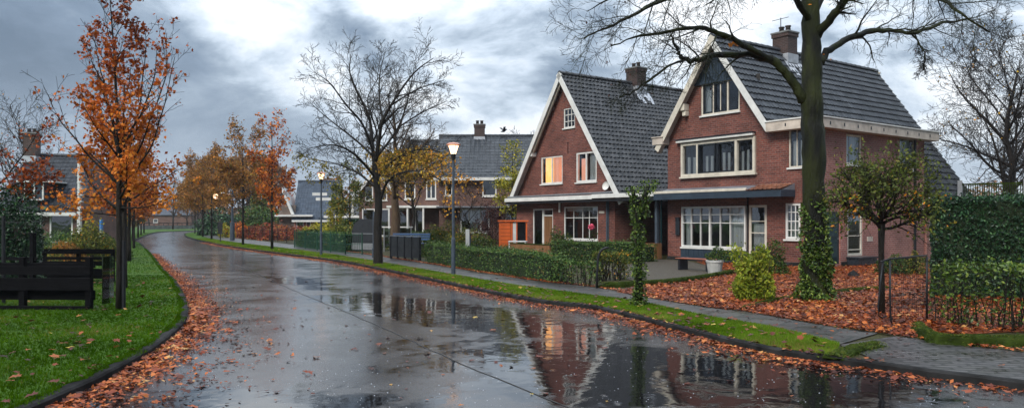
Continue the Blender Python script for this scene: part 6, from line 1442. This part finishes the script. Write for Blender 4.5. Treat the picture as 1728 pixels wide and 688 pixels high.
# bent black tube where the hedge ends
x_, y_ = GP(1007, 485.5, ZL)
bt_ = MB(); D_ = y_; bt_.tube([(0, 0, -.05), (.01, 0, .35), (.03, 0, .72), (.06, 0, .86), (.13, -.02, .97), (.22, -.03, 1.01), (.30, -.03, 1.01)], .028, 10)
o = bt_.build('tube_post', M['metal_dark'], None, smooth=True); o.location = (x_, y_, ZL); tag(o, 'bent black steel tube standing at the end of the low hedge', 'post')
# wire mesh gate at the path through the leaves
x0, y0 = GP(1502, 553, ZL); x1, y1_ = GP(1564, 543, ZL)
gt_ = empty('wire_gate', (x0, y0, ZL), math.atan2(y1_ - y0, x1 - x0), 'thin black tube gate with see-through wire mesh standing in the fallen leaves', 'gate'); L_ = math.hypot(x1 - x0, y1_ - y0)
a = MB(); a.tube([(.12, 0, -.02), (.02, 0, .12), (0, 0, .5), (0, 0, 1.08)], .016, 8); a.tube([(L_, 0, -.03), (L_, 0, 1.1)], .018, 8); a.tube([(-.28, 0, 1.06), (0, 0, 1.10), (L_, 0, 1.12)], .014, 8)
a.tube([(-.22, 0, 1.06), (-.30, 0, .7), (-.36, 0, .35), (-.34, 0, .22), (-.24, 0, .18), (-.12, 0, .2)], .012, 8); a.build('frame', M['metal_dark'], gt_, smooth=True)
a = MB()
for i in range(17): xx_ = L_ * i / 17; a.bar((xx_, 0, .12), (xx_ + .001, 0, 1.09), .0022, .0022)
for i in range(11): zz2 = .14 + .09 * i; a.bar((0, 0, zz2), (L_, 0, zz2), .0022, .0022)
a.build('mesh', M['metal_dark'], gt_)
# black plank fences on the left
def plank_fence(label, A, B, posts, planks, rot_over=0, th=.03, h=1.05, pw=.11, base=True):
    L_ = math.dist(A, B); r_ = empty('plank_fence', (*A, ZL), math.atan2(B[1] - A[1], B[0] - A[0]), label, 'fence', 'black plank fences on the left'); rs = random.Random(4)
    for p_ in posts: a = MB(); a.box(p_ - pw / 2, p_ + pw / 2, -.055, .055, -.1, h); a.build('post', M['black_wood'], r_, bevel=.008)
    for (z0_, z1_, y_) in planks:
        a = MB(); e = rs.uniform(-.012, .012); a.hexa([(-.05, y_, z0_), (L_ + .02, y_, z0_ + e), (L_ + .02, y_ + th, z0_ + e), (-.05, y_ + th, z0_), (-.05, y_, z1_), (L_ + .02, y_, z1_ + e), (L_ + .02, y_ + th, z1_ + e), (-.05, y_ + th, z1_)]); a.build('plank', M['black_wood'], r_, bevel=.005)
    return r_
xA, yA = GP(155, 521, ZL)
plank_fence('near black plank fence on the left lawn with three wide boards and a base beam', (xA - 3.7, yA + .10), (xA, yA), (3.65, 2.35, 1.2, .0), ((.67, .83, -.09), (.37, .61, -.09), (.17, .36, .06), (.80, .89, .06), (-.04, .08, -.13)), h=1.0)
plank_fence('middle black rail fence between the near plank fence and the shrubs', (wx(-10, 17.5), 17.6), (wx(62, 17.5), 17.5), (.9,), ((.78, .86, -.03), (.45, .55, -.03)), h=1.42, pw=.09)
plank_fence('far black plank fence with a long top rail, behind the near one', (wx(72, 21), 21), (wx(194, 21), 21), (.05, 1.0, 1.95), ((.78, .92, -.09), (.46, .58, -.09), (.62, .70, -.09), (.10, .38, -.09)), h=.90, pw=.08)
pg_ = MB(); pg_.box(-.01, .01, 0, .42, .08, 1.0); o = pg_.build('glass_panel', M['glass'], None); o.location = (xA + .15, yA + .1, ZL); tag(o, 'narrow clear pane standing at the right end of the near black fence', 'panel')
fp = MB(); fp.tube([(0, 0, -.05), (0, 0, 1.8)], .035, 8); fp.bar((-.05, 0, 1.68), (.35, 0, 1.66), .03, .02); o = fp.build('fence_post', M['metal_dark'], None); o.location = (wx(6, 15.6), 15.6, ZL); tag(o, 'thin dark post with a short crosspiece at the left edge', 'post')
# pale blue capped post by the left-hand garden
fp = MB(); fp.tube([(0, 0, -.05), (0, 0, 1.1)], .09, 8); o = empty('marker_post', (wx(171, 42), 42, ZL), 0, 'slim grey marker post with a blue band behind the nearest maple', 'post'); fp.build('post', M['stone_pot'], o)
M['bright_blue'] = plain('bright blue paint', (.03, .16, .45), .4, .1, 5, bstr=0); fp = MB(); fp.tube([(0, 0, 1.1), (0, 0, 1.75)], .095, 8); fp.build('band', M['bright_blue'], o)
# grey board fence and blue bench beside the pavement
A_ = g(660, 438.5 - 3); B_ = g(708, 440)
bf = empty('board_fence', (*A_, ZL), math.atan2(B_[1] - A_[1], B_[0] - A_[0]), 'dark grey panel fence beside the pavement, behind the big half bare tree', 'fence'); L_ = math.dist(A_, B_)
M['panel_grey'] = plain('dark grey panels', (.022, .024, .028), .4, .3, 3, bstr=.1)
for i in range(4): a = MB(); a.box(L_ * i / 4 + .02, L_ * (i + 1) / 4 - .02, -.02, .02, .10, .98); a.build('panel', M['panel_grey'], bf)
for i in range(5): a = MB(); w_ = .05 if i < 4 else .10; a.box(L_ * i / 4 - w_ / 2, L_ * i / 4 + w_ / 2, -.05, .05, -.05, 1.0); a.build('post', M['metal_dark'], bf)
a = MB(); a.box(-.03, L_ + .03, -.045, .045, 1.002, 1.03); a.build('top_rail', M['metal_grey'], bf)
def bench(label, c, rz, L_, mat, legs, h=.45, back=True, name='bench'):
    r_ = empty(name, (*c, ZL), rz, label, 'bench')
    a = MB()
    for i in range(4): a.box(-L_ / 2, L_ / 2, -.22 + i * .11, -.13 + i * .11, h - .03, h)
    a.build('seat', M[mat], r_, bevel=.005)
    if back:
        a = MB()
        for i in range(3): a.box(-L_ / 2, L_ / 2, .24 + i * .02, .26 + i * .02, h + .12 + i * .12, h + .21 + i * .12)
        a.build('backrest', M[mat], r_, bevel=.005)
    for s_ in (-1, 1): a = MB(); a.box(s_ * L_ * .4 - .04, s_ * L_ * .4 + .04, -.2, .22, 0, h - .032); a.build('leg', M[legs], r_, bevel=.005)
    return r_
M['blue_slats'] = plain('blue painted slats', (.04, .08, .16), .4, .2, 3, bstr=.05)
bench('blue slatted garden bench behind the dark grey panel fence', GP(691, 431, ZL), R(-12), 1.9, 'blue_slats', 'metal_dark', .62)
bench('low reddish wooden bench under the white bay window', GP(1175, 456.5, ZL), ROWROT, 1.5, 'bench_wood', 'metal_dark', .42, back=False)
# pot beside the bench
pt = MB(); pt.lathe([(0, 0), (.20, 0), (.26, .38), (.28, .38), (.28, .44), (.24, .44), (.22, .36), (0, .36)], 18); o = pt.build('flower_pot', M['stone_pot'], None, smooth=False); o.location = (*GP(1206, 462, ZL), ZL); tag(o, 'pale stone plant pot right of the reddish bench', 'plant pot')
# white and grey boxes / rails behind the big tree
r_ = empty('garden_screen', (*GP(617, 424, ZL), ZL), R(-25), 'grey see-through garden screen with a rounded top left of the big half bare tree', 'screen')
a = MB(); pts = [(-.9, .05), (.75, .05), (.75, 1.55), (.55, 1.75), (-.35, 1.78), (-.75, 1.5), (-.9, 1.1)]; a.raw([(x, -.03, z) for x, z in pts] + [(x, .03, z) for x, z in pts], [tuple(range(7)), tuple(range(13, 6, -1))] + [(i, i + 7, (i + 1) % 7 + 7, (i + 1) % 7) for i in range(7)]); a.build('panel', M['panel_grey'], r_)
a = MB(); a.box(-.9, .75, -.05, -.031, .10, .45); a.box(-.9, .75, -.045, -.032, .95, .99); a.build('rail', M['metal_grey'], r_)
r_ = empty('rail_fence', (*GP(648, 424, ZL), ZL), R(-5), 'white rail fence with dark glazing in front of the brown stemmed tree', 'fence'); a = MB(); a.box(-.1, 1.6, -.03, .03, 1.30, 1.36); a.build('rail', M['white'], r_)
for x_ in (0, .75, 1.5): a = MB(); a.box(x_ - .03, x_ + .03, -.025, .025, -.05, 1.298); a.build('post', M['metal_grey'], r_)
a = MB(); a.box(.04, 1.46, -.01, .01, .2, 1.25); a.build('pane', M['glass_dark'], r_)
o = MB(); o.tube([(0, 0, -.05), (0, 0, .42), (0, 0, .43), (0, 0, 2.1)], [.09, .09, .06, .055], 10); o = o.build('blue_post', M['metal_blue'], None); o.location = (*GP(631, 434, ZL), ZL); tag(o, 'slim blue grey post just left of the big half bare tree trunk', 'post')
# green mesh fence
A_ = g(497, 417); B_ = g(583, 428.5); C2_ = g(611, 429)
mf = empty('mesh_fence', (*A_, ZL), 0, 'low green mesh fence beside the pavement by the second street lamp', 'fence'); M['green_steel'] = plain('green coated steel', (.012, .055, .035), .4, .2, 5, bstr=0)
for (P_, Q_) in ((A_, B_), (B_, C2_)):
    n_ = max(1, int(math.dist(P_, Q_) / 2.2)); nb_ = int(math.dist(P_, Q_) / .12); a = MB()
    for i in range(nb_): t_ = i / nb_; x, y = P_[0] + (Q_[0] - P_[0]) * t_ - A_[0], P_[1] + (Q_[1] - P_[1]) * t_ - A_[1]; a.bar((x, y, .05), (x + .001, y, .98), .014, .014)
    for z in (.06, .5, .98): a.bar((P_[0] - A_[0], P_[1] - A_[1], z), (Q_[0] - A_[0], Q_[1] - A_[1], z), .025, .025)
    a.build('mesh', M['green_steel'], mf)
    for i in range(n_ + 1): t_ = i / n_; x, y = P_[0] + (Q_[0] - P_[0]) * t_ - A_[0], P_[1] + (Q_[1] - P_[1]) * t_ - A_[1]; a = MB(); a.tube([(x, y, -.05), (x, y, 1.08)], .035, 6); a.build('post', M['green_steel'], mf)
# long chain link fence behind the far pavement
A_ = g(500, 411); B_ = g(400, 400.5)
mf = empty('wire_fence', (*A_, ZL), 0, 'thin dark wire fence along the far pavement before the red shrubs', 'fence'); dx2, dy2 = B_[0] - A_[0], B_[1] - A_[1]; a = MB()
for z in (.05, .25, .45, .65, .85, 1.0): a.bar((0, 0, z), (dx2, dy2, z), .02, .02)
a.build('wire', M['metal_dark'], mf)
for i in range(9): a = MB(); x, y = dx2 * i / 8, dy2 * i / 8; a.tube([(x, y, -.05), (x, y, 1.05)], .03, 6); a.build('post', M['metal_dark'], mf)
# grey wall / railing at the end of the road
A_ = (wx(236, 138), 138); B_ = (wx(330, 146), 146)
ww = empty('railing_wall', (*A_, 0), math.atan2(8, B_[0] - A_[0]), 'low grey wall with a dark rail at the end of the road', 'wall'); L_ = math.dist(A_, B_); a = MB(); a.box(0, L_, 0, .3, -.2, .75); a.build('wall', M['concrete'], ww); a = MB(); a.box(0, L_, .05, .15, 1.15, 1.27)
for i in range(13): a.box(L_ * i / 12 - .05, L_ * i / 12 + .05, .05, .15, .75, 1.16)
a.build('rail', M['metal_dark'], ww)
# long low grey building far behind the railing
D9 = 168; fbld = simple_house('long low grey building far behind the railing at the end of the road', wx(236, D9), D9, 0, 11.5, 8, 3.0, 4.3, 'brick_brown', 'tile_c', group='far buildings', wins=[(3, 1.2, 4, 2.0)], white=False)
# orange shed with plank siding, open front and dark inside
x_, y_ = wx(842, 37.5), 37.5; zt = 1.72
sh = empty('garden_shed', (x_, y_, 0), 0, 'small bright orange plank shed with an open dark front beside the lamp-lit house', 'shed')
a = MB()
for i in range(9): z = .1 + i * .18; a.box(0, .58, -.02 - .008, .0, z, z + .165)
a.build('plank_wall', M['orange_boards'], sh); a = MB(); a.box(0, .06, .0, 1.5, 0, 1.7); a.box(1.34, 1.40, 0, 1.5, 0, 1.7); a.box(.06, 1.34, 1.44, 1.5, 0, 1.7); a.build('side_wall', M['orange_boards'], sh)
a = MB(); a.box(-.06, 1.46, -.10, 1.56, zt, zt + .07); a.build('roof', M['orange_boards'], sh); a = MB(); a.box(.60, .68, -.03, .05, 0, 1.71); a.box(.86, .91, -.03, .05, 0, 1.71); a.box(1.33, 1.40, -.03, -.002, 0, 1.71); a.build('post', M['orange_boards'], sh)
a = MB(); a.box(.69, .85, -.01, .03, .35, 1.66); a.build('side_panel', M['white'], sh); a = MB(); a.box(.07, 1.33, .5, .55, .05, 1.70); a.build('inner_shade_panel', M['dark_frame'], sh)  # dark sheet part way in paints the shade inside the shed
# white garden table before the shed
r_ = empty('garden_table', (wx(874, 35), 35, ZL), R(-8), 'small white garden table in front of the orange shed', 'table'); a = MB(); a.box(-.42, .42, -.3, .3, .70, .75); a.build('tabletop', M['white'], r_, bevel=.01)
for sx in (-1, 1):
    for sy in (-1, 1): a = MB(); a.box(sx * .37 - .025, sx * .37 + .025, sy * .25 - .025, sy * .25 + .025, 0, .698); a.build('leg', M['white'], r_)
# white and blue small board standing in the hedge
r_ = empty('standing_board', (wx(790, 35.6), 35.6, ZL), R(5), 'narrow white board with a blue edge standing in the garden by the thin sapling', 'board'); a = MB(); a.box(-.12, .06, -.02, .02, .0, 1.28); a.build('board', M['white'], r_); a = MB(); a.box(.062, .12, -.02, .02, .0, .95); a.build('edge', M['blue_paint'], r_)
# brown garden wall left of the inner hedge
A_ = GP(930, 441, ZL); B_ = (wx(862, 33.5), 33.5)
o = empty('garden_wall', (*B_, ZL), math.atan2(A_[1] - B_[1], A_[0] - B_[0]), 'low brown timber garden wall left of the inner hedge', 'wall'); L_ = math.dist(A_, B_); a = MB()
for i in range(3): a.box(0, L_ - .05, -.05, .05, .08 + i * .2, .27 + i * .2)
a.build('boards', M['moss_wood'] if 'moss_wood' in M else M['brown_wood'], o); a = MB(); a.box(-.02, L_, -.07, .07, .672, .71); a.build('coping', M['moss'], o)
# low dark planter shelf below the wide window
o = MB(); o.box(0, 2.6, -.15, .15, .0, .75); o2 = o.build('planter_box', M['black_wood'], None); o2.location = (wx(972, 33.5), 33.5, ZL); o2.rotation_euler.z = R(-18); tag(o2, 'long black planter box below the wide grid window', 'planter')
# pink rose before the wide window
r_ = empty('rose_plant', (wx(998, 32.6), 32.6, ZL), 0, 'rose plant with one big pink bloom before the wide grid window', 'plant'); a = MB(); a.tube([(0, 0, -.03), (.03, 0, .7), (0, 0, 1.35)], [.02, .015, .01], 5); a.build('stem', M['bark'], r_)
rg2 = np.random.default_rng(6); d_ = rg2.normal(size=(160, 3)); d_ /= np.linalg.norm(d_, axis=1)[:, None]; scatter('bloom', OVAL, d_ * rg2.uniform(.04, .13, (160, 1)) + np.array([0, 0, 1.42]), .10, rot_rand(160, None, rg2), M['pink'], r_)
scatter('foliage', OVAL, np.column_stack([rg2.normal(0, .16, (160, 2)), rg2.uniform(.2, 1.3, 160)]), .08, rot_rand(160, None, rg2), M['l_green'], r_)
# wooden chair-like crate in the carport
r_ = empty('wooden_crate', (wx(1103, 33.5), 33.5, ZL), ROWROT, 'brown wooden crate standing in the dark carport', 'crate'); a = MB()
for i in range(4): a.box(-.25, .25, -.25, -.23, .02 + i * .17, .16 + i * .17); a.box(-.25, .25, .23, .25, .02 + i * .17, .16 + i * .17)
a.build('slats', M['brown_wood'], r_)
for sx in (-1, 1): a = MB(); a.box(sx * .25 - .02, sx * .25 + .02, -.22, .22, 0, .70); a.build('side', M['brown_wood'], r_)
# garden fence beyond the tall hedge
A_ = (wx(1620, 24), 24); B_ = (wx(1722, 23), 23); gf = empty('slat_fence', (*A_, 0), math.atan2(B_[1] - A_[1], B_[0] - A_[0]), 'pale green slatted garden fence showing above the tall hedge', 'fence'); L_ = math.dist(A_, B_) + 1.2
for x_ in (0, L_ * .62, L_): a = MB(); a.box(x_ - .06, x_ + .06, -.06, .06, 0, 3.05); a.build('post', M['metal_grey'], gf)
a = MB()
for i in range(42): xx_ = .1 + (L_ - .2) * i / 42; a.box(xx_, xx_ + .022, -.012, .012, .3, 2.95)
for z in (.3, 1.6, 2.9): a.box(.06, L_ - .06, -.02, -.013, z, z + .05)
a.build('slats', M['moss'], gf)
# dark umbrella-shaped small pot / lantern on the leaves
o = MB(); o.lathe([(0, .17), (.05, .15), (.13, .08), (.17, .0), (.15, .0), (0, .02)], 12); o = o.build('garden_stone', M['kerb_dark'], None); o.location = (*GP(1440, 466, ZL), ZL + .02); tag(o, 'small dark grey stone lying on the leaves between old tree and gate', 'stone')
# bird on the ridge and one in flight
def bird(label, loc, s_=.2):
    r_ = empty('bird', loc, R(30), label, 'bird'); a = MB(); a.tube([(-.5 * s_, 0, -.05 * s_), (-.3 * s_, 0, 0), (.1 * s_, 0, .12 * s_), (.35 * s_, 0, .26 * s_), (.5 * s_, 0, .42 * s_), (.66 * s_, 0, .42 * s_), (.85 * s_, 0, .38 * s_)], [.03 * s_, .1 * s_, .24 * s_, .22 * s_, .15 * s_, .12 * s_, .015 * s_], 8); a.build('body', M['metal_dark'], r_, smooth=True)
    for sy in (-1, 1): a = MB(); a.raw([(.3 * s_, sy * .1 * s_, .3 * s_), (-.1 * s_, sy * .1 * s_, .25 * s_), (-.35 * s_, sy * .75 * s_, .75 * s_), (.1 * s_, sy * .8 * s_, .8 * s_), (.2 * s_, sy * .1 * s_, .24 * s_), (-.2 * s_, sy * .65 * s_, .68 * s_)], [(0, 1, 2, 3), (4, 3, 2, 5)]); a.build('wing', M['metal_dark'], r_)
    return r_
bird('dark bird landing on the ridge of the broad dark roof', (wx(849, 55.7), 55.7, 8.3), .42)

# ------------------------------------------------------------------ damp air
HAZE = .0003
if HAZE:
    hb = MB(); hb.box(-250, 250, -40, 240, -1.5, 22); hz_ = bpy.data.materials.new('haze'); hz_.use_nodes = True; t = hz_.node_tree; t.nodes.remove(t.nodes['Principled BSDF'])
    pv_ = t.nodes.new('ShaderNodeVolumePrincipled'); pv_.inputs['Color'].default_value = (.86, .90, .97, 1); pv_.inputs['Density'].default_value = HAZE; pv_.inputs['Anisotropy'].default_value = .2
    t.links.new(pv_.outputs[0], t.nodes['Material Output'].inputs['Volume']); o = hb.build('haze', hz_); o['kind'] = 'stuff'
